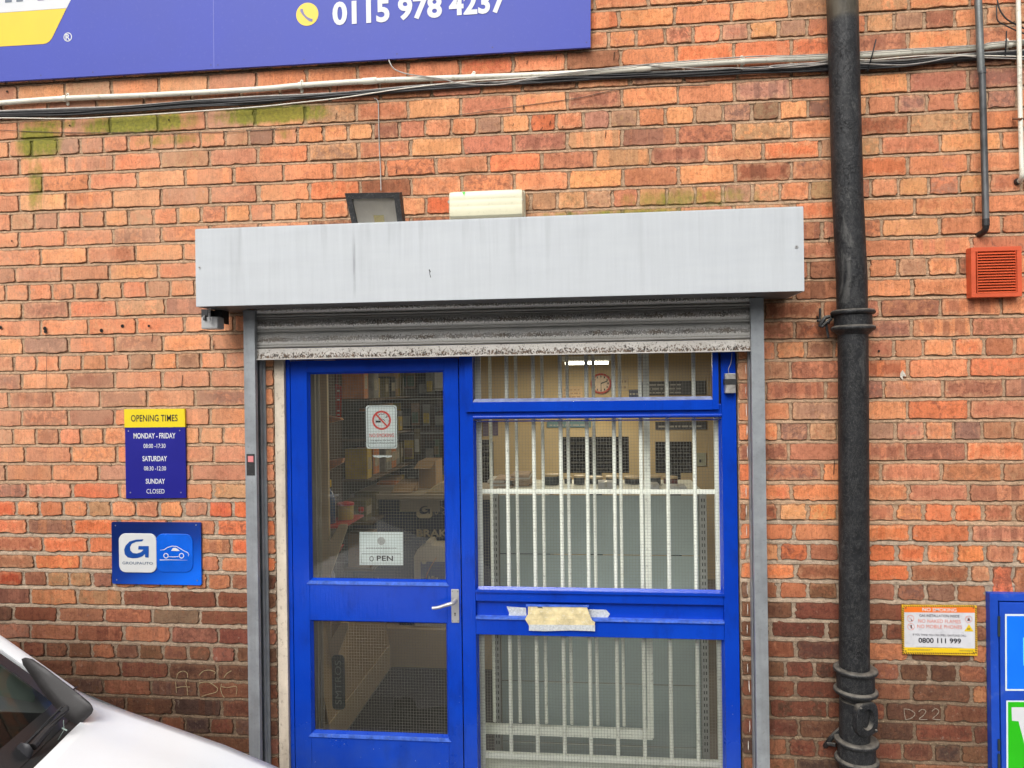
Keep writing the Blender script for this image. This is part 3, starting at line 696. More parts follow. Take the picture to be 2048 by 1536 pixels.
# curtain slats: curved laths with a bead, mildewed where water sits
def slat_mat():
    m, nt, b = base('mildewed_slat_steel')
    pos = coords(nt); v = nd(nt, 'ShaderNodeAttribute', attribute_name='prof').outputs['Fac']
    base_c = mix(nt, ramp(nt, noise(nt, pos, 6, 3), [(0.3, 0.0), (0.7, 1.0)]), (0.40, 0.395, 0.375), (0.50, 0.49, 0.465))
    clean = mix(nt, ramp(nt, v, [(0.35, 0.0), (0.5, 0.85), (0.78, 0.85), (0.9, 0.0)]), base_c, (0.80, 0.78, 0.74))  # pale band along each slat: its highlight put into the colour
    sp = noise(nt, coords(nt, (210, 210, 150)), 1.0, 3, 0.65)
    dens = ramp(nt, v, [(0.0, -0.1), (0.26, 0.08), (0.42, 0.27), (0.54, 0.25), (0.66, 0.04), (0.95, -0.1)])
    f = ramp(nt, math_(nt, 'ADD', sp, dens), [(0.64, 0.0), (0.70, 1.0)])
    big = noise(nt, pos, 12, 3); f = math_(nt, 'MULTIPLY', f, ramp(nt, big, [(0.3, 0.6), (0.6, 0.95)]))
    c = mix(nt, f, clean, mix(nt, ramp(nt, noise(nt, pos, 24, 3), [(0.45, 0.0), (0.6, 1.0)]), (0.035, 0.030, 0.022), (0.11, 0.085, 0.06)))
    nt.links.new(c, b.inputs['Base Color']); nt.links.new(math_(nt, 'ADD', math_(nt, 'MULTIPLY', f, 0.4), 0.42), b.inputs['Roughness']); b.inputs['Metallic'].default_value = 0.1
    return m
SM = slat_mat()
sx0, sx1 = P(511, 700, 0.06).x - 0.004, P(1503, 700, 0.06).x + 0.004
YC = -0.050
def slat_obj(ztop, pitch, name, prof, mat=SM):
    bm = bmesh.new(); lay = None; n = len(prof); vs = []; at = []
    nseg = 24
    for i in range(nseg + 1):
        x = sx0 + (sx1 - sx0) * i / nseg
        for j, (y, t) in enumerate(prof): vs.append((x, y, ztop - t * pitch)); at.append(t)
    F = [(i * n + j, (i + 1) * n + j, (i + 1) * n + j + 1, i * n + j + 1) for i in range(nseg) for j in range(n - 1)]
    o = Vector(sh['_o']); me = bpy.data.meshes.new(name); me.from_pydata([(a - o.x, b - o.y, c - o.z) for a, b, c in vs], [], F)
    a = me.attributes.new('prof', 'FLOAT', 'POINT'); a.data.foreach_set('value', at); me.materials.append(mat)
    me.polygons.foreach_set('use_smooth', [True] * len(me.polygons)); me.set_sharp_from_angle(angle=rad(50))
    ob = bpy.data.objects.new(name, me); COL.objects.link(ob); ob.parent = sh; return ob
prof = [(YC + 0.010, 0.0), (YC + 0.002, 0.01), (YC - 0.004, 0.05), (YC + 0.003, 0.09)]
for i in range(13): t = i / 12; prof.append((YC - 0.016 * math.sin(math.pi * t) ** 0.8 + 0.004, 0.10 + 0.72 * t))
prof += [(YC + 0.006, 0.83), (YC - 0.008, 0.86), (YC - 0.010, 0.91), (YC - 0.004, 0.965), (YC + 0.010, 1.0)]
zb1 = P(1000, 688, .06).z; pitch = P(1000, 652, .06).z - P(1000, 684, .06).z
for i in range(4): slat_obj(zb1 + pitch * (i + 1) + 0.001, pitch - 0.0005, 'slat', prof)
zr0 = P(1000, 711.5, .065).z
pr = [(YC + 0.01, 0.0), (YC - 0.010, 0.02), (YC - 0.012, 0.5), (YC - 0.012, 0.90), (YC - 0.022, 0.93), (YC - 0.022, 0.99), (YC + 0.012, 1.0)]
def rail_mat():
    m, nt, b = base('mouldy_bottom_rail')
    pos = coords(nt); v = nd(nt, 'ShaderNodeAttribute', attribute_name='prof').outputs['Fac']
    sp = noise(nt, coords(nt, (170, 170, 120)), 1.0, 4, 0.7)
    dens = ramp(nt, v, [(0.0, 0.0), (0.35, 0.05), (0.8, 0.17), (0.91, 0.1), (0.93, -0.0), (1.0, 0.0)])
    f = ramp(nt, math_(nt, 'ADD', sp, dens), [(0.60, 0.0), (0.66, 1.0)])
    f = math_(nt, 'MULTIPLY', f, ramp(nt, v, [(0.9, 1.0), (0.93, 0.15)]))
    c = mix(nt, f, mix(nt, ramp(nt, noise(nt, coords(nt, (9, 9, 30)), 1.0, 4, 0.7), [(0.35, 0.0), (0.65, 1.0)]), (0.50, 0.47, 0.42), (0.66, 0.63, 0.58)), mix(nt, ramp(nt, noise(nt, pos, 90, 2), [(0.4, 0.0), (0.6, 1.0)]), (0.035, 0.028, 0.02), (0.13, 0.075, 0.04)))
    nt.links.new(c, b.inputs['Base Color']); b.inputs['Roughness'].default_value = 0.6
    return m
slat_obj(zb1, zb1 - zr0, 'bottom_rail', pr, rail_mat())

# ------------------------------------------------------------ blue paint, glass, wire
def paint_mat():
    m, nt, b = base('cobalt_gloss_paint')
    pos = coords(nt); z = nd(nt, 'ShaderNodeSeparateXYZ', ins={0: pos}).outputs[2]
    c = mix(nt, ramp(nt, noise(nt, pos, 3, 4), [(0.3, 0.0), (0.7, 1.0)]), (0.0012, 0.034, 0.36), (0.002, 0.050, 0.46))
    n = noise(nt, pos, 55, 5, 0.75); c = mix(nt, ramp(nt, n, [(0.60, 0.0), (0.75, 0.30)]), c, (0.002, 0.03, 0.26))
    # chips down to grey primer and grubby rubbed patches
    n = noise(nt, coords(nt, (48, 48, 30)), 1.0, 6, 0.8); c = mix(nt, ramp(nt, n, [(0.705, 0.0), (0.715, 0.75)]), c, (0.22, 0.26, 0.33))
    n = noise(nt, coords(nt, (9, 9, 4)), 1.0, 5, 0.7); c = mix(nt, ramp(nt, n, [(0.52, 0.0), (0.72, 0.55)]), c, (0.004, 0.022, 0.18))
    # road dust towards the threshold and paint flecks
    f = math_(nt, 'MULTIPLY', ramp(nt, z, [(0.1, 1.0), (0.62, 0.0)]), ramp(nt, noise(nt, pos, 7, 5, 0.7), [(0.35, 0.2), (0.7, 0.75)]))
    c = mix(nt, math_(nt, 'MULTIPLY', f, 0.55), c, (0.06, 0.11, 0.24))
    vo = nd(nt, 'ShaderNodeTexVoronoi', ins={'Vector': pos, 'Scale': 46.0})
    dens = ramp(nt, math_(nt, 'ADD', z, 0.0), [(0.1, 0.0), (1.0, 1.0)])
    lim = math_(nt, 'SUBTRACT', 0.075, math_(nt, 'MULTIPLY', dens, 0.05))
    s2 = math_(nt, 'MULTIPLY', math_(nt, 'LESS_THAN', vo.outputs['Distance'], lim), ramp(nt, noise(nt, pos, 9, 2), [(0.5, 0.0), (0.58, 1.0)]))
    c = mix(nt, math_(nt, 'MULTIPLY', s2, 0.7), c, (0.5, 0.55, 0.62))
    nt.links.new(c, b.inputs['Base Color']); nt.links.new(math_(nt, 'ADD', math_(nt, 'MULTIPLY', f, 0.35), 0.22), b.inputs['Roughness'])
    b.inputs['Specular IOR Level'].default_value = 0.34
    h = math_(nt, 'ADD', noise(nt, coords(nt, (90, 90, 9)), 1.0, 3, 0.6), math_(nt, 'MULTIPLY', noise(nt, pos, 120, 4, 0.6), 0.5))
    bn = nd(nt, 'ShaderNodeBump', ins={'Strength': 0.7, 'Height': h, 'Distance': 0.0018}); nt.links.new(bn.outputs[0], b.inputs['Normal'])
    return m
BLUE = paint_mat()
def glass_mat(name, tint=(0.97, 0.985, 0.96), dust=0.05, gl=0.02):
    m = bpy.data.materials.new(name); m.use_nodes = True; nt = m.node_tree; nt.nodes.clear()
    pos = coords(nt)
    tr = nd(nt, 'ShaderNodeBsdfTransparent', ins={'Color': (*tint, 1)}); gs = nd(nt, 'ShaderNodeBsdfGlossy', ins={'Color': (1, 1, 1, 1), 'Roughness': gl})
    bn = nd(nt, 'ShaderNodeBump', ins={'Strength': 0.5, 'Height': noise(nt, pos, 3.5, 2), 'Distance': 0.004}); nt.links.new(bn.outputs[0], gs.inputs['Normal'])
    fr = nd(nt, 'ShaderNodeFresnel', ins={'IOR': 1.52}); mx = nd(nt, 'ShaderNodeMixShader'); nt.links.new(math_(nt, 'MULTIPLY', fr.outputs[0], 1.0), mx.inputs[0]); nt.links.new(tr.outputs[0], mx.inputs[1]); nt.links.new(gs.outputs[0], mx.inputs[2])
    df = nd(nt, 'ShaderNodeBsdfDiffuse', ins={'Color': (0.55, 0.53, 0.48, 1)})
    f = math_(nt, 'MULTIPLY', ramp(nt, noise(nt, pos, 11, 5, 0.7), [(0.35, 0.4), (0.7, 1.0)]), dust)
    m2 = nd(nt, 'ShaderNodeMixShader'); nt.links.new(f, m2.inputs[0]); nt.links.new(mx.outputs[0], m2.inputs[1]); nt.links.new(df.outputs[0], m2.inputs[2])
    o = nt.nodes.new('ShaderNodeOutputMaterial'); nt.links.new(m2.outputs[0], o.inputs[0]); return m
GL = glass_mat('wired_window_glass', dust=0.012)
GL2 = glass_mat('wired_glass', dust=0.03)
def sheet(name, x0, x1, y, z0, z1, mat, parent): return build(name, MB().quad((x0, y, z0), (x1, y, z0), (x1, y, z1), (x0, y, z1)), mat, parent)
WIRE = M('glass_wire', (0.22, 0.22, 0.19), 0.5, 0.2, var=0.1)
def wires(name, x0, x1, z0, z1, y, parent, step=0.0127, t=0.00075):
    g = MB(); n = int((x1 - x0) / step); bm = g.bm
    def bar(a, b, c, d): v = [bm.verts.new(p) for p in ((a, y, c), (b, y, c), (b, y, d), (a, y, d))]; bm.faces.new(v)
    for i in range(1, n + 1): x = x0 + i * step; bar(x - t / 2, x + t / 2, z0, z1)
    for i in range(1, int((z1 - z0) / step) + 1): z = z0 + i * step; bar(x0, x1, z - t / 2, z + t / 2)
    return build(name, g, WIRE, parent)
D1 = -0.02
def X(px, d=D1): return P(px, 1100, d).x
def Z(py, d=D1): return P(1000, py, d).z
ZT = 2.128
doorx = dict(f0=X(576), s0=X(585.5), g0=X(618), g1=X(893), s1=X(921), m1=X(949))
# cream lining post between the brick reveal and the blue frame
cream = M('flaking_cream_paint', (0.60, 0.52, 0.41), 0.7, var=0.14, vs=10, dirt=0.45, dirtcol=(0.16, 0.11, 0.07), ds=55, bump=0.0015, bs=80, streak=0.25)
dtop = ZT - 0.002
frm = thing('door_frame', (doorx['f0'], 0.02, 0.0), 'blue and cream timber door frame post against the left brick reveal', 'door frame')
box('lining_board', (XL + 0.003, doorx['f0'] - 0.0015, 0.004, 0.095, 0.0, dtop), cream, frm, bev=0.002)
box('jamb', (doorx['f0'], doorx['s0'] - 0.003, 0.020, 0.095, 0.0, dtop), BLUE, frm, bev=0.0015)
box('head', (doorx['s0'] - 0.0028, doorx['s1'] + 0.003, 0.020, 0.095, 2.070, dtop), BLUE, frm, bev=0.0015)
box('threshold', (doorx['s0'] - 0.0028, doorx['s1'] + 0.003, -0.01, 0.095, -0.002, 0.03), M('worn_step_concrete', (0.25, 0.24, 0.22), 0.9, var=0.2, bump=0.002), frm)
door = thing('door', (doorx['s0'], 0.02, 0.03), 'cobalt blue half-glazed door of two wired panes with a silver lever handle', 'door')
zu1, zu0, zl1, zl0 = P(755, 742, D1).z, P(755, 1164, D1).z, P(755, 1243, D1).z, P(755, 1472, D1).z
d0, d1_ = 0.020, 0.062
box('stile', (doorx['s0'], doorx['g0'], d0, d1_, 0.035, 2.066), BLUE, door, bev=0.0015)
box('stile', (doorx['g1'], doorx['s1'], d0, d1_, 0.035, 2.066), BLUE, door, bev=0.0015)
for n, a, b_ in (('top_rail', zu1, 2.066), ('lock_rail', zl1, zu0), ('bottom_rail', 0.035, zl0)):
    box(n, (doorx['g0'] + 0.0004, doorx['g1'] - 0.0004, d0 + 0.0008, d1_, a, b_), BLUE, door, bev=0.0012)
for a, b_, nm in ((zu0, zu1, 'upper'), (zl0, zl1, 'lower')):
    gx0, gx1 = doorx['g0'], doorx['g1']
    pane = sheet('pane', gx0 + 0.001, gx1 - 0.001, 0.0410, a + 0.001, b_ - 0.001, GL, door)
    wires('wire_mesh', gx0 + 0.003, gx1 - 0.003, a + 0.003, b_ - 0.003, 0.0402, pane)
    # splayed beads round the glass; the lower one is a sill worn pale
    g = MB(); w = 0.010
    for s in range(4):
        if s == 0: q = [(gx0, 0.0225, a), (gx1, 0.0225, a), (gx1 - w, 0.039, a + w), (gx0 + w, 0.039, a + w)]
        if s == 1: q = [(gx1, 0.0225, a), (gx1, 0.0225, b_), (gx1 - w, 0.039, b_ - w), (gx1 - w, 0.039, a + w)]
        if s == 2: q = [(gx1, 0.0225, b_), (gx0, 0.0225, b_), (gx0 + w, 0.039, b_ - w), (gx1 - w, 0.039, b_ - w)]
        if s == 3: q = [(gx0, 0.0225, b_), (gx0, 0.0225, a), (gx0 + w, 0.039, a + w), (gx0 + w, 0.039, b_ - w)]
        g.quad(*q)
    build('glazing_bead', g, BLUE, door)
    g = MB(); g.prism([(gx0 - 0.012, a - 0.012), (gx1 + 0.010, a - 0.012), (gx1 - 0.001, a + 0.002), (gx0 + 0.001, a + 0.002)], 0.014, 0.0205)
    build('sill_bead', g, M('dusty_blue_paint', (0.05, 0.13, 0.56), 0.5, var=0.35, vs=40, dirt=0.4, dirtcol=(0.25, 0.28, 0.4), ds=70), door)
# handle
alu = M('satin_aluminium', (0.46, 0.45, 0.44), 0.32, 0.55, var=0.06, vs=20)
a, b_ = P(902.5, 1178, D1), P(919, 1245, D1)
bp = build('handle_plate', MB().prism(rrect(a.x, b_.x, b_.z, a.z, 0.003), 0.0150, 0.0197, bev=0.0015), alu, door)
c = P(911, 1200, D1)
g = MB(); g.tube([(c.x, 0.0148, c.z), (c.x, -0.022, c.z)], 0.0085, 14)
e = P(870, 1209, -0.0)
path = smooth_path([(c.x, -0.020, c.z), (c.x - 0.008, -0.030, c.z - 0.001), (c.x - 0.03, -0.034, c.z - 0.006), (c.x - 0.065, -0.034, c.z - 0.017), (c.x - 0.092, -0.033, c.z - 0.021)], 5)
g.tube(path, [0.0095] * 6 + [0.0085] * 5 + [0.0075] * 5 + [0.0072] * (len(path) - 16), 12)
build('lever', g, alu, bp, smooth=True)
g = MB(); k = P(910.5, 1226, D1); g.merge(disc_bm(k.x, k.z, 0.0036, 0.0144)); g.merge(poly_bm([(k.x - .0018, k.z), (k.x + .0018, k.z), (k.x + .0024, k.z - .011), (k.x - .0024, k.z - .011)], 0.0143)); build('keyhole', g, black, bp)
g = MB()
for px, py in ((905, 1182), (916, 1182), (905.5, 1241), (916.5, 1241)): q = P(px, py, D1); finish('screw', disc_bm(q.x, q.z, 0.0022, 0.0143, 12), dkm, bp)

# ------------------------------------------------------------ the window beside the door
mx0 = doorx['s1'] + 0.0045; gx0, gx1 = X(950), X(1446.5); fx1 = X(1476)
win = thing('window', ((mx0 + fx1) / 2, 0.02, 0), 'tall blue timber window with top light, large wired pane and lower pane beside the door', 'window')
w0, w1 = 0.018, 0.085
box('mullion', (mx0, gx0 - 0.0003, w0, w1, 0.0, dtop), BLUE, win, bev=0.002)
box('jamb', (gx1 + 0.0003, fx1, w0, w1, 0.0, dtop), BLUE, win, bev=0.002)
z = dict(tl0=Z(798), cb0=Z(823), cb1=Z(806), tr0=Z(838.5), g1=Z(840), g0=Z(1180.5), r0=Z(1196), p1=Z(1203), p0=Z(1238), q0=Z(1261), l1=Z(1270), l0=0.185)
box('head', (gx0, gx1, w0 + 0.001, w1, 2.075, dtop), BLUE, win, bev=0.001)
box('transom', (gx0, gx1, w0 + 0.001, w1, z['tr0'], Z(812)), BLUE, win, bev=0.004)
g = MB(); g.tube([(gx0 + .001, w0, Z(834)), (gx1 - .001, w0, Z(834))], 0.008, 12); build('transom_bead', g, BLUE, win, smooth=40)
box('middle_rail', (gx0, gx1, w0 + 0.0015, w1, z['p1'], z['g0']), BLUE, win, bev=0.003)
box('recessed_panel', (gx0, gx1, 0.040, 0.055, z['p0'] - 0.002, z['p1'] + 0.002), BLUE, win)
box('lower_rail', (gx0, gx1, w0 + 0.0015, w1, z['l1'], z['p0']), BLUE, win, bev=0.003)
box('bottom_rail', (gx0, gx1, w0 + 0.0015, w1, 0.03, z['l0']), BLUE, win, bev=0.003)
box('sill', (gx0 - 0.01, gx1 + 0.01, -0.012, w0 - 0.0005, 0.02, 0.06), BLUE, win, bev=0.004)
g = MB(); g.prism([(gx0 + 0.001, z['p0'] + 0.001), (gx1 - 0.001, z['p0'] + 0.001), (gx1 - 0.001, z['p0'] + 0.010), (gx0 + 0.001, z['p0'] + 0.010)], 0.010, 0.0398)
build('panel_bead', g, MATS['dusty_blue_paint'], win)
box('dark_gap_strip', (X(1440), gx1 + 0.0001, 0.045, w1, z['tr0'] + 0.001, 2.074), black, win)  # black strip set in the casement gap, standing in for its shade
# the top-hung casement, sitting a little proud of the frame
cx0 = X(936)
ca = MB(); y0, y1 = 0.001, 0.0175
ca.box(cx0, X(951), y0, y1, z['cb0'], 2.12, bev=0.001); ca.box(X(1428), X(1440), y0, y1, z['cb0'] + 0.001, 2.12, bev=0.001)
ca.box(X(951) + 0.0002, X(1428) - 0.0002, y0 + 0.0006, y1, z['cb0'], z['tl0'] - 0.012, bev=0.001); ca.box(X(951) + .0002, X(1428) - .0002, y0 + 0.0006, y1, 2.075, 2.119)
cs = build('casement', ca, BLUE, win)
g = MB(); g.quad((X(951), y0 + 0.001, z['tl0'] - 0.0118), (X(1428), y0 + 0.001, z['tl0'] - 0.0118), (X(1426), 0.014, z['tl0'] + 0.002), (X(953), 0.014, z['tl0'] + 0.002)); build('glazing_bead', g, M('grey_worn_bead', (0.17, 0.20, 0.33), 0.7, var=0.3, vs=30), cs)
pn = sheet('pane', X(951) + 0.0005, X(1428) - 0.0005, 0.0155, z['tl0'], 2.074, GL, cs)
wires('wire_mesh', X(953), X(1427), z['tl0'] + 0.004, 2.073, 0.0148, pn)
for a, b_ in ((z['g0'], z['g1'] - 0.002), (z['l0'], z['l1'])):
    pane = sheet('pane', gx0 + 0.001, gx1 - 0.001, 0.0525, a + 0.001, b_ - 0.001, GL2, win)
    wires('wire_mesh', gx0 + 0.003, gx1 - 0.003, a + 0.003, b_ - 0.003, 0.0517, pane, step=0.0130)
    g = MB(); w = 0.008
    for q in ([(gx0, 0.026, a), (gx1, 0.026, a), (gx1 - w, 0.051, a + w), (gx0 + w, 0.051, a + w)], [(gx1, 0.026, a), (gx1, 0.026, b_), (gx1 - w, 0.051, b_ - w), (gx1 - w, 0.051, a + w)], [(gx1, 0.026, b_), (gx0, 0.026, b_), (gx0 + w, 0.051, b_ - w), (gx1 - w, 0.051, b_ - w)], [(gx0, 0.026, b_), (gx0, 0.026, a), (gx0 + w, 0.051, a + w), (gx0 + w, 0.051, b_ - w)]): g.quad(*q)
    build('glazing_bead', g, BLUE, win)
    g = MB(); g.prism([(gx0 - 0.004, a - 0.008), (gx1 + 0.004, a - 0.008), (gx1 - 0.002, a + 0.003), (gx0 + 0.002, a + 0.003)], 0.010, 0.0178); build('sill_bead', g, MATS['dusty_blue_paint'] if a < 1 else BLUE, win)
# letter slot taped over
flap = P(1054, 1211, -.036)
tape = M('yellowed_masking_tape', (0.62, 0.52, 0.29), 0.75, var=0.28, vs=26, dirt=0.5, dirtcol=(0.78, 0.74, 0.6), ds=90, bump=0.0015, bs=90)
tapec = M('pale_crepe_tape', (0.48, 0.50, 0.50), 0.7, var=0.25, vs=120, dirt=0.5, dirtcol=(0.15, 0.22, 0.45), ds=220, bump=0.001, bs=200)
tp = thing('taped_letter_flap', (flap.x, 0.03, flap.z), 'creased yellowed tape covering the letter slot in the blue rail below the big pane', 'tape')
def pxpoly(pts, d): return [(P(x, y, d).x, P(x, y, d).z) for x, y in pts]
g = MB(); g.prism(pxpoly([(1056, 1212), (1173, 1211), (1178, 1226), (1184, 1240), (1190, 1244), (1189, 1251), (1120, 1249), (1058, 1251), (1055, 1246), (1050, 1238), (1056, 1228)], -0.010), 0.0072, 0.0086); build('tape_sheet', g, tape, tp)
for pts in ([(1060, 1229), (1100, 1227), (1140, 1230), (1176, 1228)], [(1054, 1238), (1090, 1240), (1150, 1238), (1182, 1242)], [(1074, 1214), (1077, 1228), (1072, 1246)], [(1160, 1214), (1172, 1236)]):
    g = MB(); g.tube([P(x, y, -.0068) for x, y in pts], .0011, 5); build('crease', g, tape, tp)
g = MB(); g.prism(pxpoly([(1058, 1249), (1190, 1250), (1190, 1262), (1140, 1260.5), (1090, 1262), (1058, 1261)], -0.009), 0.0066, 0.0071); build('tape_strip', g, tapec, tp)
g = MB(); g.prism(pxpoly([(1013, 1213), (1020, 1214), (1052, 1216), (1053, 1236), (1017, 1236), (1018, 1226)], -0.036), 0.0390, 0.0396); build('tape_strip', g, tapec, tp)
g = MB(); g.prism(pxpoly([(1176, 1219), (1212, 1220), (1220, 1228), (1216, 1235), (1200, 1240), (1178, 1241)], -0.036), 0.0370, 0.0395, bev=0.0008); build('tape_strip', g, tapec, tp)
g = MB(); g.prism(pxpoly([(1052, 1208.5), (1177, 1210.5), (1177, 1213), (1052, 1211.5)], -0.015), 0.0045, 0.018); build('slot_lip', g, MATS['dusty_blue_paint'], tp)
g = MB(); g.prism(pxpoly([(1074, 1213), (1084, 1214), (1086, 1217), (1076, 1216)], -0.004), 0.0055, 0.0061); build('torn_scrap', g, dkm, tp)
# small alarm contact at the upper right of the window
ct = thing('alarm_contact', (P(1459, 765, 0).x, 0.0, P(1459, 765).z), 'small silver alarm contact bound with black tape, upper right of the window', 'sensor')
p, q = P(1449, 747, 0.0), P(1470, 786, 0.0)
box('contact_block', (p.x, q.x, -0.018, 0.017, q.z, p.z), M('tarnished_silver', (0.42, 0.40, 0.37), 0.35, 0.5, var=0.4, vs=60, dirt=0.5, ds=120), ct, bev=0.002)
p, q = P(1447.5, 758, 0.0), P(1471.5, 769, 0.0); box('tape_band', (p.x, q.x, -0.020, 0.0175, q.z, p.z), black, ct, bev=0.001)
g = MB(); g.tube(smooth_path([P(1458, 747, 0.005), P(1457, 738, 0.01), P(1462, 725, 0.01), P(1464, 706, 0.005)]), 0.0012, 6); build('wire', g, M('grey_wire', (0.3, 0.3, 0.3), 0.5), ct)

# ------------------------------------------------------------ cast-iron downpipe
def iron_mat():
    m, nt, b = base('flaking_black_iron_paint')
    pos = coords(nt); z = nd(nt, 'ShaderNodeSeparateXYZ', ins={0: pos}).outputs[2]
    c = mix(nt, ramp(nt, noise(nt, pos, 14, 5, 0.7), [(0.35, 0.0), (0.65, 1.0)]), (0.007, 0.0075, 0.0085), (0.018, 0.019, 0.021))
    n = noise(nt, coords(nt, (40, 40, 22)), 1.0, 6, 0.75, 1.5); c = mix(nt, ramp(nt, math_(nt, 'ABSOLUTE', math_(nt, 'SUBTRACT', n, 0.5)), [(0.0, 0.8), (0.008, 0.0)]), c, (0.17, 0.165, 0.155))
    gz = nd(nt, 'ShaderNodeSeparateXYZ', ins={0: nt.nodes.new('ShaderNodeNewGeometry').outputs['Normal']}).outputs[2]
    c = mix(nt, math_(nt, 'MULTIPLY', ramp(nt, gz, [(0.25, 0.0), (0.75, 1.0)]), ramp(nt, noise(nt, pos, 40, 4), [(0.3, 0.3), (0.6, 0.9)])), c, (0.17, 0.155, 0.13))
    n = noise(nt, coords(nt, (10, 10, 5)), 1.0, 6, 0.75, 0.8); c = mix(nt, ramp(nt, n, [(0.58, 0.0), (0.66, 0.6)]), c, (0.10, 0.098, 0.092))
    up = ramp(nt, math_(nt, 'MULTIPLY', z, 0.25), [(0.842, 0.0), (0.848, 1.0)])
    c = mix(nt, up, c, mix(nt, ramp(nt, noise(nt, coords(nt, (30, 30, 8)), 1.0, 4), [(0.4, 0.0), (0.6, 1.0)]), (0.045, 0.038, 0.026), (0.085, 0.072, 0.05)))
    nt.links.new(c, b.inputs['Base Color']); b.inputs['Roughness'].default_value = 0.48; b.inputs['Specular IOR Level'].default_value = 0.3
    n1 = noise(nt, coords(nt, (22, 22, 14)), 1.0, 6, 0.65, 1.2)
    flake = math_(nt, 'MULTIPLY', ramp(nt, n1, [(0.52, 0.0), (0.535, 1.0)]), ramp(nt, noise(nt, pos, 7, 3), [(0.45, 0.1), (0.55, 1.0)]))
    flake = math_(nt, 'MULTIPLY', flake, ramp(nt, math_(nt, 'MULTIPLY', z, 0.25), [(0.50, 0.35), (0.58, 1.0), (0.80, 1.0), (0.845, 0.1)]))
    h = math_(nt, 'ADD', flake, math_(nt, 'MULTIPLY', noise(nt, pos, 110, 5, 0.7), 0.55))
    bn = nd(nt, 'ShaderNodeBump', ins={'Strength': 0.9, 'Height': h, 'Distance': 0.0040}); nt.links.new(bn.outputs[0], b.inputs['Normal'])
    return m
IRON = iron_mat()
DP = 0.085
def ax(px, py): return P(px, py, DP)
rp = 0.0575
b0 = ax(1709.5, 1536); pipe = thing('downpipe', (b0.x, -DP, 0.0), 'tall black cast-iron downpipe with ringed collars and flaking paint, right of the shutter', 'downpipe')
top = ax(1684.5, 0); topd = (top - ax(1704.5, 622)); top2 = top + topd * 0.2
g = MB(); g.tube([ax(1704.5, 640), ax(1703.5, 560), ax(1695, 384), ax(1689.5, 180), top, top2], [rp * .99, rp, rp, rp, rp * 1.02, rp * 1.02], 40); build('upper_pipe', g, IRON, pipe, smooth=30)
zb = lambda y: ax(1708, y).z
g = MB(); bot = Vector((b0.x + 0.004, -DP, 0.0)); g.tube([bot, ax(1709.5, 1536), ax(1709, 1400)], rp * 0.98, 40); build('lower_pipe', g, IRON, pipe, smooth=30)
g = MB(); g.tube([ax(1709, 1395), ax(1708, 1104), ax(1706.5, 744), ax(1705.5, 655)], [rp * .98, rp * .98, rp * .98, rp * .98], 40); build('middle_pipe', g, IRON, pipe, smooth=30)
def collar(px, ya, yb, name='collar', taper=True):
    za, zb_ = ax(px, ya).z, ax(px, yb).z; h = za - zb_; c = ax(px, (ya + yb) / 2); R1, R0 = rp * 1.44, rp * 1.22
    pr = []
    if taper: pr += [(rp * 0.985, -0.016), (rp * 1.05, -0.012), (rp * 1.2, -0.004)]
    for cz in (0.010, h - 0.010):
        for i in range(9): t = -math.pi / 2 + math.pi * i / 8; pr.append((R1 - 0.010 + math.cos(t) * 0.010, cz + math.sin(t) * 0.010))
        if cz < h / 2: pr += [(R0, cz + 0.0115), (R0, h - 0.0215)]
    pr += [(rp * 1.1, h + 0.001), (rp * 0.985, h - 0.002)]
    g = MB(); g.lathe(pr, 48, Matrix.Translation((c.x, -DP, zb_))); return build(name, g, IRON, pipe, smooth=35)
c1 = collar(1706, 620, 662); c2 = collar(1711, 1334, 1386); c3 = collar(1713, 1476, 1524)
# ears with pipe nails
g = MB()
g.tube(smooth_path([ax(1672, 632) + Vector((0, .03, 0)), ax(1656, 634) + Vector((0, .03, 0)), ax(1648, 645) + Vector((0, .03, 0)), ax(1645, 652) + Vector((0, .035, 0))]), 0.008, 8)
g.tube([P(1663, 637, .06), P(1643, 654, .055)], 0.007, 8); g.tube([P(1652, 648, .05), P(1657, 676, .045)], [0.006, 0.0045], 8)
g.tube([P(1640, 617, .02), P(1640, 642, .03), P(1634, 634, .0)], 0.005, 6); g.tube([P(1634, 641, .03), P(1660, 646, .05)], 0.006, 6)
build('fixing_ear', g, IRON, c1, smooth=40)
g = MB(); g.tube(smooth_path([P(1680, 1462, .05), P(1664, 1474, .04), P(1655, 1486, .02), P(1650, 1492, .0)]), [0.012, .013, .012, .011, .010, .01, .010, .010, .010, .009, .009, .009, .008, .008, .008, .007, .006, .006, .006][:19], 8) if False else g.tube(smooth_path([P(1682, 1458, .05), P(1664, 1474, .04), P(1655, 1486, .02), P(1650, 1492, .0)]), 0.010, 8)
g.tube([P(1672, 1490, .05), P(1655, 1487, .03)], 0.008, 8); build('fixing_ear', g, IRON, c3, smooth=40)
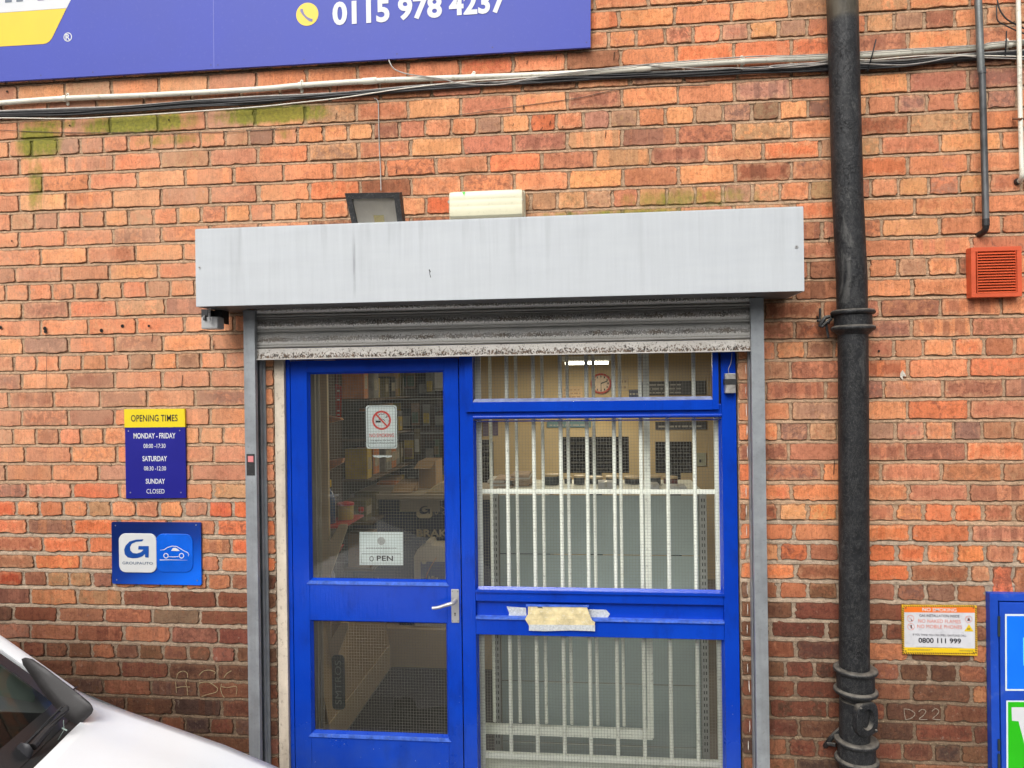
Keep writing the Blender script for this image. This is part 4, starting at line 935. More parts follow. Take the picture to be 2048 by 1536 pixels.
# the inspection door, turned to the right
oc = ax(1710, 1425); rot = Matrix.Translation((oc.x, -DP, oc.z)) @ Matrix.Rotation(rad(24), 4, 'Z')
def oval(rx, rz, n=36, p=2.6): return [(math.copysign(abs(math.cos(t)) ** (2 / p), math.cos(t)) * rx, math.copysign(abs(math.sin(t)) ** (2 / p), math.sin(t)) * rz) for t in [2 * math.pi * i / n for i in range(n)]]
bm = bmesh.new(); rings = []
for rx, rz, y, pw in ((.052, .066, -rp * .75, 3), (.052, .066, -rp * 1.12, 3), (.049, .062, -rp * 1.17, 3), (.031, .041, -rp * 1.19, 2), (.027, .037, -rp * 0.98, 2), (.024, .033, -rp * 0.78, 2)):
    rings.append([bm.verts.new((x, y, z_)) for x, z_ in oval(rx, rz, 40, pw)])
for a, b_ in zip(rings, rings[1:]):
    for j in range(40): bm.faces.new((a[j], a[(j + 1) % 40], b_[(j + 1) % 40], b_[j]))
bm.faces.new(rings[-1])
t = bmesh.new(); me = bpy.data.meshes.new('t'); bm.to_mesh(me); bm.free(); t.from_mesh(me); bpy.data.meshes.remove(me)
g = MB(); g.merge(t, rot)
for sx, sz in ((-.036, .048), (.037, -.048)): g.lathe([(0.0065, 0), (0.0065, 0.004), (0.004, 0.007)], 14, rot @ Matrix.Translation((sx, -rp * 1.165, sz)) @ Matrix.Rotation(rad(90), 4, 'X'))
acc = build('access_door', g, IRON, pipe, smooth=35)
g = MB(); rr_ = random.Random(4)
for r_ in range(3):
    for q in range(7):
        zz = -0.020 + q * 0.0065; x0 = -0.010 + r_ * 0.008
        pts = [(x0 + rr_.uniform(-.001, .001), zz), (x0 + rr_.uniform(.001, .004), zz + .004)]
        g.merge(stroke_bm(pts, 0.0012, -rp * 0.79), rot)
build('cast_lettering', g, M('worn_iron_edge', (0.14, 0.135, 0.13), 0.5), acc)

# ------------------------------------------------------------ conduit, cables
def run_on(pts, src):
    # runs that leave the picture carry on level to the ends of the wall
    pts = list(pts)
    if src[0][0] <= -80: pts = [Vector((-5.5, pts[0].y, pts[0].z + .02)), Vector((-4.2, pts[0].y, pts[0].z - .01))] + pts
    if src[-1][0] >= 2060: pts = pts + [Vector((3.0, pts[-1].y, pts[-1].z - .01)), Vector((4.3, pts[-1].y, pts[-1].z + .02))]
    return pts
pvc = M('grimy_white_pvc', (0.74, 0.71, 0.60), 0.5, var=0.08, vs=14, dirt=0.5, dirtcol=(0.26, 0.22, 0.13), ds=30)
cpts = [(-160, 219), (0, 206), (125, 197), (300, 190), (512, 178.5), (597, 171), (740, 162), (860, 157), (1012, 152), (1130, 147), (1250, 140), (1350, 131), (1512, 121), (1660, 115), (1750, 110), (1860, 102), (1951, 96), (2048, 85), (2200, 72)]
ob = P(1024, 150, .03); g = MB(); g.tube(smooth_path(run_on([P(x, y, 0.020) for x, y in cpts], cpts), 4), 0.0112, 14)
cond = build('conduit', g, pvc, None, ob, smooth=40); tag(cond, 'grimy white plastic conduit running right across the wall above the cables', 'conduit')
for x, y in ((740, 162), (1287, 137)):
    q, r_ = P(x - 14, y + .9, .02), P(x + 14, y - 1.0, .02); g = MB(); g.tube([q, r_], 0.0138, 16); build('coupling', g, pvc, cond, smooth=40)
def saddle(px, py, par, d=0.02, r=0.0125, vertical=False, mat=None):
    c = P(px, py, d); g = MB()
    g.merge(_arc(c, r, 0.008)); 
    g.prism(rrect(c.x - .0065, c.x + .0065, c.z + r * .6, c.z + r + 0.019, .006), -0.006, -0.0025); g.prism(rrect(c.x - .0065, c.x + .0065, c.z - r - 0.014, c.z - r * .6, .006), -0.006, -0.0025)
    o = build('saddle_clip', g, pvc, par, smooth=40)
    s = MB(); s.merge(disc_bm(c.x, c.z + r + 0.011, 0.0028, -0.0066, 12)); build('screw', s, dkm, o); return o
def _arc(c, r, w):
    bm = bmesh.new(); prev = None
    for i in range(17):
        t = -math.pi / 2 + math.pi * i / 16; p = [bm.verts.new((c.x + s_ * w, c.y - math.cos(t) * rr2, c.z + math.sin(t) * rr2)) for rr2 in (r, r + 0.002) for s_ in (-1, 1)]
        if prev:
            for q in ((0, 1), (1, 3), (3, 2), (2, 0)): bm.faces.new((prev[q[0]], prev[q[1]], p[q[1]], p[q[0]]))
        prev = p
    return bm
for x, y in ((131, 197), (601, 171), (947, 154), (1485, 123), (2018, 89)): saddle(x, y, cond)
cb = M('black_cable_sheath', (0.016, 0.016, 0.018), 0.45, var=0.4, vs=40, dirt=0.4, dirtcol=(0.13, 0.12, 0.10), ds=130)
cg = M('grey_cable_sheath', (0.36, 0.34, 0.31), 0.5, var=0.25, vs=40, dirt=0.4, dirtcol=(0.10, 0.09, 0.08), ds=90)
cw = M('white_cable_sheath', (0.74, 0.70, 0.60), 0.5, var=0.15, vs=40, dirt=0.4, dirtcol=(0.22, 0.19, 0.14), ds=80)
BC = [(-150, 235), (0, 228), (130, 224), (250, 218), (400, 207), (512, 201), (600, 194), (700, 188), (850, 176), (1000, 167), (1120, 158), (1250, 152), (1400, 146), (1512, 140), (1680, 134), (1800, 128), (1870, 121), (1950, 114), (2048, 108), (2200, 100)]
rc = random.Random(21)
for i in range(9):
    off = (i - 4) * 1.55; pts = []
    for x, y in BC:
        spread = 1.0 if x < 560 or x > 1400 else 0.75
        pts.append(P(x, y + off * spread + rc.uniform(-1.5, 1.5), 0.008 + rc.uniform(0, 0.012)))
    mt = cb if i not in (0, 7) else (cg if i == 0 else cb)
    g = MB(); g.tube(smooth_path(run_on(pts, BC), 4), 0.0036 if i % 3 else 0.0046, 8)
    o = build('cable', g, mt, None, P(1024, 160, .01), smooth='all')
    if mt is cb: tag(o, 'black cable in the slack bundle strung below the white conduit', 'cable', 'black cables bundled below the conduit')
    else: tag(o, 'grey cable on top of the black bundle below the white conduit', 'cable')
def cable(label, pts, d, r, mat, sub=6, name='cable'):
    q = [P(p[0], p[1], p[2] if len(p) > 2 else d) for p in pts]; g = MB(); g.tube(smooth_path(run_on(q, pts) if len(pts) > 9 else q, sub), r, 8)
    return tag(build(name, g, mat, None, q[len(q) // 2], smooth='all'), label, 'cable')
cable('thin white cable sagging under the black bundle, top left', [(-100, 238), (0, 236), (90, 237), (150, 237), (210, 234), (300, 229), (400, 222), (512, 214), (600, 205), (680, 196), (740, 187), (800, 178), (900, 166), (960, 161), (1012, 158), (1100, 152), (1200, 147)], 0.024, 0.0026, cw)
cable('grey cable looping out from below the big sign onto the white conduit', [(776, 112, .02), (780, 126), (790, 139), (815, 148), (850, 153), (885, 158), (915, 166), (950, 169), (985, 169.5), (1020, 166), (1055, 158), (1100, 150), (1160, 143), (1250, 133), (1350, 124), (1500, 113), (1600, 111), (1740, 103), (1860, 96), (1960, 90), (2060, 80)], 0.036, 0.0026, cg)
cable('grey telephone cable dipping below the conduit between the sign and the downpipe', [(1285, 130), (1340, 134), (1400, 137), (1460, 136), (1500, 138), (1560, 134), (1640, 124), (1690, 115)], 0.034, 0.0022, cg)
cable('pale cable loop beside the downpipe under the conduit', [(1700, 121), (1660, 124), (1600, 127), (1548, 131), (1540, 134), (1560, 135.5), (1610, 133), (1650, 128), (1700, 118)], 0.030, 0.0022, cg)
cable('white cable waving along the bundle right of the downpipe', [(1700, 118), (1740, 120), (1800, 115), (1860, 111), (1950, 111), (2048, 113), (2120, 113)], 0.030, 0.0024, cw)
cable('pale cable sagging low right of the downpipe', [(1700, 125), (1740, 128), (1800, 130), (1850, 125), (1890, 117), (1925, 112), (1960, 115), (2010, 117), (2100, 120)], 0.034, 0.0022, cg)
cable('thin dark wire strung loosely under the mossy bricks', [(-80, 256), (0, 260), (60, 263), (130, 265), (260, 266), (400, 265), (450, 264), (560, 258), (640, 252), (750, 244), (900, 232), (1012, 216), (1150, 197), (1200, 186), (1250, 177), (1300, 173), (1350, 172), (1420, 171)], 0.006, 0.0013, M('rusty_wire', (0.09, 0.065, 0.045), 0.6), 5)
cable('thin grey cable dropping straight to the floodlight', [(748, 196, .012), (755, 201), (757, 214), (757.5, 250), (759, 300), (761, 340), (762, 382, .02)], 0.006, 0.0022, cg)
cable('black cable drooping at the top right corner', [(1992, -30), (1996, 8), (2006, 30), (2022, 44), (2060, 62)], 0.035, 0.0030, cb)
cable('black cable drooping just below another at the top right corner', [(1993, 10), (1995, 40), (2010, 50), (2030, 60), (2070, 76)], 0.030, 0.0026, cb)
# ties
tie = [((1752, 79, .05), (1745, 108, .05), (1735, 143, .02)), ((1483, 137, .03), (1484, 148, .02)), ((2013, 62, .05), (2012, 90, .045), (2010, 112, .03))]
for k, pts in enumerate(tie):
    g = MB(); g.tube([P(*q) for q in pts], [0.0028] * (len(pts) - 1) + [0.0036], 6)
    tag(build('cable_tie', g, cb, None, P(*pts[0])), ['long black cable tie tail sticking up beside the downpipe', 'short black cable tie stub hanging under the conduit above the shutter box', 'black cable tie round the conduit at the far right'][k], 'cable tie')
# vertical pipes at the right
dkp = M('weathered_grey_steel_conduit', (0.16, 0.17, 0.165), 0.4, 0.4, var=0.35, vs=18, dirt=0.4, dirtcol=(0.05, 0.045, 0.04), ds=50, streak=0.4)
v = thing('steel_conduit', P(1970, 440, .05), 'dark grey steel conduit hanging down in front of the cables and turning into the wall', 'conduit')
g = MB(); g.tube([P(1954, -60, .055), P(1956.5, 0, .055), P(1962, 140, .055), P(1964, 146, .055)], 0.0135, 16); build('upper_length', g, dkp, v, smooth=40)
g = MB(); g.tube([P(1964, 143, .055), P(1970.5, 384, .052), P(1971.5, 440, .05)], 0.0125, 16); g.tube([P(1963.5, 136, .055), P(1964.2, 148, .055)], .0145, 16); build('lower_length', g, M('dark_steel_conduit', (0.075, 0.077, 0.078), 0.4, 0.4, var=0.4, vs=18, streak=0.5, dirtcol=(0.3, 0.3, 0.3)), v, smooth=40)
g = MB(); g.tube(smooth_path([P(1971.5, 440, .05), P(1971.5, 455, .047), P(1968, 463, .03), P(1960, 468, .008), P(1955, 470, -0.01)]), 0.0118, 14); g.tube([P(1971.4, 438, .05), P(1971.6, 452, .05)], 0.0135, 14); build('elbow', g, black, v, smooth=40)
v = thing('overflow_pipe', P(2041, 300, .04), 'thin white plastic pipe at the right edge ending in an elbow above the orange vent', 'pipe')
g = MB(); g.tube([P(2035, -60, .045), P(2038, 60, .045), P(2040, 200, .045), P(2043.5, 344, .04)], 0.0085, 12); build('tube', g, pvc, v, smooth=40)
g = MB(); g.tube(smooth_path([P(2043.5, 340, .04), P(2044, 352, .036), P(2041, 360, .02), P(2036, 364, .004)]), 0.0098, 12); build('elbow', g, pvc, v, smooth=40)
g = MB(); g.tube([P(2033, 364, .0), P(2038, 362, .012)], 0.013, 10); build('dark_hole', g, black, v)
rst = M('rusty_clip', (0.16, 0.075, 0.04), 0.8, var=0.4, vs=50)
g = MB(); g.tube([P(2026, 238, .01), P(2034, 238, .035), P(2040, 238, .055), P(2048, 238, .04)], 0.0045, 8); build('pipe_clip', g, rst, v)

# ------------------------------------------------------------ louvred vent
ORG = M('terracotta_plastic', (0.56, 0.085, 0.028), 0.45, var=0.12, vs=12, dirt=0.2, dirtcol=(0.25, 0.05, 0.02), ds=90)
dv = 0.042; a, b_ = P(1942, 495, dv), P(2044.5, 592.5, dv)
vt = thing('air_vent', ((a.x + b_.x) / 2, 0, b_.z), 'terracotta orange louvred plastic wall vent below the conduit elbow', 'vent')
fw = 0.017
g = MB(); g.box(a.x, b_.x, -dv, -0.002, a.z - fw, a.z, bev=0.001); g.box(a.x, b_.x, -dv, -0.002, b_.z, b_.z + fw, bev=0.001); g.box(a.x, a.x + fw, -dv + .0004, -0.002, b_.z + fw, a.z - fw); g.box(b_.x - fw, b_.x, -dv + .0004, -0.002, b_.z + fw, a.z - fw)
g.box(a.x + fw + .004, a.x + fw + .006, -dv - .002, -.01, b_.z + fw, a.z - fw); g.box(b_.x - fw - .006, b_.x - fw - .004, -dv - .002, -.01, b_.z + fw, a.z - fw)
build('frame', g, ORG, vt)
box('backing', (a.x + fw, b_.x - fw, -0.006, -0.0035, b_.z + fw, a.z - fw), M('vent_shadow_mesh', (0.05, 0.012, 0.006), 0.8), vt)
nl = 15; z0, z1 = b_.z + fw, a.z - fw
for i in range(nl):
    zc = z1 - (i + 0.5) * (z1 - z0) / nl; x0, x1 = a.x + fw + .0062, b_.x - fw - .0062
    g = MB(); g.quad((x0, -dv - .001, zc - .0045), (x1, -dv - .001, zc - .0045), (x1, -dv + .010, zc + .0035), (x0, -dv + .010, zc + .0035)); g.quad((x0, -dv - .001, zc - .0065), (x1, -dv - .001, zc - .0065), (x1, -dv - .001, zc - .0045), (x0, -dv - .001, zc - .0045)); g.quad((x0, -dv - .001, zc - .0065), (x1, -dv - .001, zc - .0065), (x1, -dv + .010, zc + .0015), (x0, -dv + .010, zc + .0015))
    build('louvre', g, ORG, vt)

# ------------------------------------------------------------ sensor unit under the left end of the shutter box
sn = thing('shutter_lock', P(420, 640, .16), 'small grey unit on a dark bracket hanging below the left end of the shutter box', 'sensor')
a, b_ = P(403, 633, .17), P(436, 657.5, .17); lg = M('light_grey_plastic', (0.36, 0.36, 0.355), 0.5, var=0.08, dirt=0.2, ds=80)
box('body', (a.x, b_.x, -.175, -.115, b_.z, a.z - .002), lg, sn, bev=0.006)
g = MB(); a, b_ = P(405, 618, .16), P(418, 640, .16); g.box(a.x, b_.x, -.17, -.12, b_.z, hz0 - .001); build('bracket', g, black, sn)
g = MB(); g.prism([(P(424, 620, .1).x, hz0 - .001), (P(449, 620, .1).x, hz0 - .001), (P(449, 646, .1).x, P(449, 648, .1).z), (P(424, 640, .1).x, P(424, 640, .1).z)], -.12, -.06, bev=.003); build('cover', g, black, sn)
g = MB(); c = P(412, 636, .17); g.tube([(c.x - .004, -.178, c.z), (c.x + .004, -.178, c.z)], 0.012, 16); build('roller', g, M('dark_grey_plastic', (.1, .1, .1), .4), sn)
g = MB(); g.tube([P(419, 612, .19), P(419, 644, .19)], 0.0045, 8); build('pin', g, lg, sn)

# ------------------------------------------------------------ floodlight
df = 0.17
fl = thing('floodlight', P(748, 450, .1), 'black framed square floodlight with yellow chip, tilted down behind the shutter box', 'floodlight')
# face rectangle, top edge nearer the street
A, B, C_, Dd = P(690, 386.5, .190), P(799, 385, .190), P(811, 492, .130), P(715, 494, .130)
def bil(u, v_, push=0.0):
    p = (A * (1 - u) + B * u) * (1 - v_) + (Dd * (1 - u) + C_ * u) * v_
    n = (B - A).cross(Dd - A).normalized();  n = n if n.y < 0 else -n
    return p + n * push
def qd(g, uv, push=(0, 0, 0, 0)): g.quad(*[bil(*q, ph) for q, ph in zip(uv, push)])
g = MB(); fb = 0.105; fp = 0.004
for o, i in (((0, 0), (1, 0)), ((1, 0), (1, 1)), ((1, 1), (0, 1)), ((0, 1), (0, 0))):
    inn = lambda q: (fb if q[0] == 0 else 1 - fb, fb if q[1] == 0 else 1 - fb)
    qd(g, (o, i, inn(i), inn(o)), (fp,) * 4); qd(g, (o, i, i, o), (fp, fp, -.045, -.045)); qd(g, (inn(o), inn(i), inn(i), inn(o)), (fp, fp, -.008, -.008))
qd(g, ((0, 0), (1, 0), (1, 1), (0, 1)), (-.045,) * 4)
build('casing', g, M('speckled_black_casting', (0.020, 0.020, 0.021), 0.55, var=0.3, vs=30, dirt=0.6, dirtcol=(0.20, 0.19, 0.17), ds=170, bump=0.002, bs=120), fl)
g = MB(); i0 = (0.40, 0.40, 0.60, 0.60)
ou = [(fb, fb), (1 - fb, fb), (1 - fb, 1 - fb), (fb, 1 - fb)]; im = [(.40, .42), (.60, .42), (.60, .60), (.40, .60)]
for k in range(4): qd(g, (ou[k], ou[(k + 1) % 4], im[(k + 1) % 4], im[k]), (-.009, -.009, -.036, -.036))
build('reflector', g, M('dusty_reflector', (0.88, 0.83, 0.74), 0.5, 0.0, var=0.08), fl)
g = MB(); qd(g, im, (-.035,) * 4); build('led_chip', g, M('yellow_phosphor', (0.85, 0.70, 0.25), 0.5, var=0.15, vs=150), fl)
g = MB(); qd(g, [(fb, fb), (1 - fb, fb), (1 - fb, 1 - fb), (fb, 1 - fb)], (-.004,) * 4); build('lens', g, glass_mat('dirty_floodlight_glass', tint=(1, 1, 1), dust=0.12, gl=0.3), fl)
m_ = bil(.5, .9); g = MB(); g.box(m_.x - .07, m_.x + .07, -.012, -.002, m_.z - .02, m_.z + .02); g.tube([(m_.x - .05, -.01, m_.z), (m_.x - .05, -.08, m_.z)], .008, 8); g.tube([(m_.x + .05, -.01, m_.z), (m_.x + .05, -.08, m_.z)], .008, 8); build('bracket', g, black, fl)

# ------------------------------------------------------------ bulkhead lamp
de = 0.085
em = thing('bulkhead_light', P(972, 437, 0), 'long cream plastic bulkhead light standing above the shutter box, unlit', 'wall light')
CR = M('yellowed_cream_plastic', (0.58, 0.55, 0.40), 0.45, var=0.06, vs=6, dirt=0.18, dirtcol=(0.25, 0.24, 0.12), ds=70)
a, b_ = P(894, 382, de), P(1049, 432, de); za, zb2 = P(970, 379, de).z, P(970, 433, de).z
DIF = M('ribbed_cream_diffuser', (0.64, 0.61, 0.44), 0.35, var=0.06, vs=9, dirt=0.2, dirtcol=(0.3, 0.3, 0.15), ds=60)
g = MB(); g.box(a.x, b_.x, -.045, -.003, zb2 - .002, za + .002, bev=.008); build('base', g, CR, em, smooth=40)
# rounded front with a shallow reeded band
pf = [(-.0452, -.5), (-.070, -.49), (-.082, -.44), (-.085, -.34), (-.085, -.14), (-.0847, -.12), (-.0847, -.09), (-.0852, -.05), (-.0852, .09), (-.0847, .12), (-.0847, .17), (-.0851, .20), (-.085, .36), (-.080, .46), (-.068, .495), (-.0452, .5)]
h = za - zb2; zc = (za + zb2) / 2; bm = bmesh.new(); xs = [a.x + .004, a.x + .010, a.x + .03, b_.x - .03, b_.x - .010, b_.x - .004]; rr3 = [(.86, 0.6), (.97, 0.92), (1, 1), (1, 1), (.97, .92), (.86, .6)]; L = []
for x, (sz, sy) in zip(xs, rr3): L.append([bm.verts.new((x, -.045 + (y + .045) * sy, zc + q * h * sz)) for y, q in pf])
for p_, q_ in zip(L, L[1:]):
    for j in range(len(pf) - 1): bm.faces.new((p_[j], p_[j + 1], q_[j + 1], q_[j]))
bm.faces.new(L[0]); bm.faces.new(L[-1][::-1])
gg = MB(); gg.bm.free(); gg.bm = bm; dfo = build('diffuser', gg, DIF, em, smooth=35)
g = MB()
for px, py in ((899, 404), (1043, 399)): q = P(px, py, .075); g = MB(); g.tube([(q.x, -.06, q.z), (q.x, -.0795, q.z)], 0.0075, 14); build('screw_lug', g, M('old_screw', (.3, .28, .22), .5, .3), em)
q = P(928, 388, de); g = MB(); g.merge(poly_bm([(q.x - .008, q.z + .008), (q.x + .009, q.z + .008), (q.x + .002, q.z + .002), (q.x + .001, q.z - .01), (q.x - .002, q.z - .002)], -.0872)); build('green_mark', g, M('green_ink', (0.10, 0.85, 0.10), 0.5), em)
g = MB(); q = P(974, 436, .03); g.tube([(q.x, -.03, q.z + .01), (q.x, -.03, q.z - .06)], .010, 12); build('conduit_stub', g, pvc, em, smooth=40)
# ------------------------------------------------------------ signs on the wall
def pp(pts, d): return [(P(x, y, d).x, P(x, y, d).z) for x, y in pts]
def flat(name, pts, d, mat, parent): return finish(name, poly_bm(pp(pts, d), -d), mat, parent)
def wrap(bm): q = MB(); q.bm.free(); q.bm = bm; return q
WHT = M('print_white', (0.60, 0.61, 0.62), 0.4, var=0.03); YEL = M('print_yellow', (0.72, 0.50, 0.012), 0.4, var=0.03)
PUR = M('violet_blue_panel', (0.055, 0.074, 0.385), 0.5, spec=0.3, var=0.05, vs=2, dirt=0.1, dirtcol=(0.2, 0.22, 0.5), ds=60)
ds_ = 0.034
fs = thing('fascia_sign', P(600, 130, ds_), 'large violet-blue sign with yellow phone disc and white phone number along the top', 'sign')
build('panel', wrap(MB().prism(pp([(-420, 187), (1181, 94.5), (1181.5, -150), (-420, -150)], ds_), -ds_, -ds_ + .012).bm), PUR, fs)
build('battens', MB().box(P(-300, 50).x, P(1170, 50).x, -.0215, -.001, P(600, 60).z, P(600, 30).z), black, fs)
build('seam', wrap(stroke_bm(pp([(426, -60), (428, 136)], ds_), .0022, -ds_ - .0004)), M('seam_blue', (0.16, 0.18, 0.5), .5), fs)
d2 = ds_ + .0012
flat('emblem_white', [(-330, -120), (200, -150), (141.5, 0), (133.5, 16), (0, 25.5), (-330, 46)], d2, WHT, fs)
flat('emblem_yellow', [(-330, 47), (0, 26), (133, 16.5), (104, 76), (99, 82.5), (93, 86.5), (86, 88), (0, 93), (-330, 112)], d2, YEL, fs)
INK = M('emblem_dark_ink', (0.11, 0.14, 0.19), .4)
for q in ([(9.5, -60), (24, -61), (23.5, 4.3), (10, 5.4)], [(32, -61), (46.5, -62), (46, 2.6), (32.5, 3.6)]): flat('lettering', q, d2 + .001, INK, fs)
flat('lettering', [(74, -61), (89, -62), (88, 0.1), (75, 1)], d2 + .001, M('violet_ink', (.18, .15, .35), .4), fs)
c = P(135.5, 74, d2); finish('registered_ring', ring_bm(c.x, c.z, .0165, .0205, -d2), WHT, fs); text_px(fs, 'R', 131, 140, 68, 80, d2, WHT, .02)
c = P(614.5, 28.5, d2); finish('phone_disc', disc_bm(c.x, c.z, .0505, -d2, 40), YEL, fs)
finish('phone_symbol', stroke_bm([(P(x, y, d2).x, P(x, y, d2).z) for x, y in [(603, 18), (603.5, 22), (607, 29), (613, 35.5), (620, 40), (625, 40.5)]], [.012, .013, .009, .009, .013, .012], -d2 - .0008), M('phone_symbol_ink', (.12, .11, .25), .4), fs)
d3 = ds_ + .0022
for s, a, b_, t, u in (('0115', 665, 779, 0, 47.5), ('978', 796, 884, -8, 38.5), ('4237', 898, 1013, -17, 29)):
    # each group sits on the sloping base line of the board
    xs = [(a, b_)]; finish('lettering', text_bm(s, P(a, 30, d3).x, P(b_, 25, d3).x, P((a + b_) / 2, u, d3).z, P((a + b_) / 2, t, d3).z, -d3, .035), WHT, fs, recalc=False)
for x, y in ((82, 151), (186, 144.5), (422, 130), (436, 130), (608, 119.5), (794, 108), (985, 95), (1173, 85)):
    p = P(x, y, ds_); finish('screw', disc_bm(p.x, p.z, .0036, -ds_ - .001, 12), M('violet_screw_cap', (.035, .035, .18), .4), fs)

NAVY = M('deep_blue_print', (0.008, 0.008, 0.20), 0.5, var=0.05, spec=0.3)
do = 0.012
os_ = thing('opening_times_sign', P(310, 996, do), 'yellow and navy opening times sign on the bricks left of the shutter', 'sign')
build('panel', MB().prism(pp([(250, 855), (370.5, 854), (372, 996), (252, 997)], do), -do, -.003), NAVY, os_)
build('header_panel', MB().prism(pp([(248, 818.5), (369, 817.5), (370, 854), (249, 855)], do + .002), -do - .002, -.003), M('bright_yellow_panel', (.70, .55, .01), .4, var=.03), os_)
text_px(os_, 'OPENING TIMES', 262, 355, 829.5, 843, do + .0028, M('black_ink', (.012, .012, .02), .5), .012, 1.05)
dt = do + .0008
for s, x0, x1, y0, y1, b_ in (('MONDAY - FRIDAY', 267, 351, 866, 877, .02), ('08:00 -17:30', 287, 331, 887.5, 896, .006), ('SATURDAY', 285, 334, 912, 922.5, .02), ('08:30 -12:30', 288, 332, 932.5, 941, .006), ('SUNDAY', 291.5, 330, 957.5, 967.5, .02), ('CLOSED', 293, 329, 978, 987, .0)):
    text_px(os_, s, x0, x1, y0, y1, dt, WHT, b_)
for x, y in ((257, 862), (359.5, 861), (261, 985), (362, 985)): p = P(x, y, do); finish('screw', disc_bm(p.x, p.z, .0032, -dt, 12), screw_m, os_)

def gmat():
    m, nt, b = base('blue_printed_fade')
    pos = coords(nt); s = nd(nt, 'ShaderNodeSeparateXYZ', ins={0: pos}); x, _, z = s.outputs
    c0 = P(312, 1107, .012)
    t = math_(nt, 'ADD', math_(nt, 'MULTIPLY', math_(nt, 'SUBTRACT', x, c0.x), 1.6), math_(nt, 'MULTIPLY', math_(nt, 'SUBTRACT', c0.z, z), 3.0))
    t = math_(nt, 'ADD', t, .42)
    n = nt.nodes.new('ShaderNodeValToRGB'); nt.links.new(t, n.inputs[0]); e = n.color_ramp.elements
    e[0].position = 0.0; e[0].color = (.002, .014, .10, 1); e[1].position = 1.0; e[1].color = (.002, .13, .75, 1); k = e.new(.5); k.color = (.002, .035, .25, 1)
    nt.links.new(n.outputs[0], b.inputs['Base Color']); b.inputs['Roughness'].default_value = .3; return m
ga = thing('car_parts_group_sign', P(312, 1170, .012), 'blue enamel sign with a white G tile and a line-drawn car, below the opening times', 'sign')
def rrpx(x0, y0, x1, y1, r, d):
    a, b_ = P(x0, (y0 + y1) / 2, d), P(x1, (y0 + y1) / 2, d); t, u = P((x0 + x1) / 2, y0, d), P((x0 + x1) / 2, y1, d)
    return rrect(a.x, b_.x, u.z, t.z, r, 6)
GM = gmat()
build('panel', MB().prism(rrpx(223.5, 1044.5, 402, 1169, .008, .012), -.012, -.003), GM, ga)
z6 = lambda l: [(220 + a / 6.345, 1030 + b / 6.345) for a, b in l]
build('blue_tile', MB().prism(rrpx(312, 1067.5, 386, 1144, .035, .013), -.0155, -.0122, bev=.002), M('bright_blue_tile', (.004, .10, .58), .25, var=.2, vs=8), ga)
build('white_tile', MB().prism(rrpx(238, 1067, 313, 1145, .032, .016), -.0175, -.0122, bev=.0025), M('pearl_tile', (.56, .57, .56), .3, var=.05), ga)
GG = [(425, 308), (330, 312), (250, 335), (200, 385), (178, 440), (188, 500), (225, 538), (290, 550), (350, 545), (410, 525), (442, 495), (447, 538), (490, 542), (492, 395), (362, 393), (357, 438), (425, 440), (395, 470), (340, 488), (290, 482), (258, 450), (252, 405), (275, 365), (330, 340), (408, 333)]
flat('letter_g', z6(GG), .0185, M('logo_blue', (.004, .055, .26), .35, var=.25, vs=12), ga)
text_px(ga, 'GROUPAUTO', 244.8, 305.5, 1123.5, 1129, .0185, M('logo_grey', (.10, .14, .20), .4), .01, 1.05)
for k, (pts, w) in enumerate(((([(637, 447), (690, 440), (730, 412), (790, 394), (850, 400), (900, 430), (940, 455), (985, 475), (1000, 500), (992, 525)]), [.001, .003, .003, .0032, .003, .003, .003, .003, .0025, .001]), ([(745, 528), (800, 531), (870, 527)], .0028), ([(632, 570), (740, 568), (985, 573)], [.0036, .0028, .0004]))):
    finish('car_outline', stroke_bm([(v_.x, v_.z) for v_ in smooth_path([P(x, y, .016) for x, y in z6(pts)], 1)], w, -.0165), WHT, ga)
flat('car_window', z6([(775, 455), (800, 418), (830, 415), (860, 432), (885, 457)]), .0165, WHT, ga)
for x in (710, 907): q = P(*z6([(x, 517)])[0], .0165); finish('car_wheel', ring_bm(q.x, q.z, .0085, .0122, -.0165), WHT, ga)
for x, y in ((231, 1051), (392, 1050), (233.5, 1159.5), (394.5, 1161)): p = P(x, y, .012); finish('screw', disc_bm(p.x, p.z, .0032, -.0126, 12), screw_m, ga)

# gas warning sign
gs = thing('gas_warning_sign', P(1880, 1310, .01), 'white no smoking gas warning sign with orange header and yellow hazard border', 'sign')
dg = .011
WG = M('weathered_white_print', (.56, .56, .58), .5, var=.1, vs=20, dirt=.4, dirtcol=(.40, .40, .44), ds=60)
YG = M('warm_yellow_print', (.72, .42, .015), .45, var=.1, vs=40); ORP = M('orange_print', (.78, .17, .02), .45, var=.08, vs=20); BK = MATS['black_ink']; RD = M('faded_red_print', (.66, .22, .16), .5, var=.2, vs=60)
build('panel', MB().prism(pp([(1804, 1210.5), (1953.5, 1211.5), (1955, 1311.5), (1806, 1308)], dg), -dg, -.003), YG, gs)
bm = bmesh.new()
def stripe(a, b_):
    f = bm.faces.new([bm.verts.new((P(x, y, dg).x, -dg - .0005, P(x, y, dg).z)) for x, y in (a + b_)])
for i in range(33):
    x = 1806 + i * 4.5
    if x < 1949: stripe([(x + 2.2, 1214.6), (x + 4.4, 1214.6)], [(x + 2.2, 1210.9), (x, 1210.8)]); stripe([(x + 2.5, 1308.5), (x + 4.7, 1308.6)], [(x + 2.4, 1304.9), (x + .2, 1304.8)])
for i in range(21):
    y = 1215 + i * 4.4
    stripe([(1804.4, y), (1808.4, y + 2.3)], [(1808.4, y + 4.4), (1804.4, y + 2.1)]); stripe([(1949.8, y), (1953.8, y + 2.3)], [(1953.8, y + 4.4), (1949.8, y + 2.1)])
finish('hazard_stripes', bm, BK, gs)
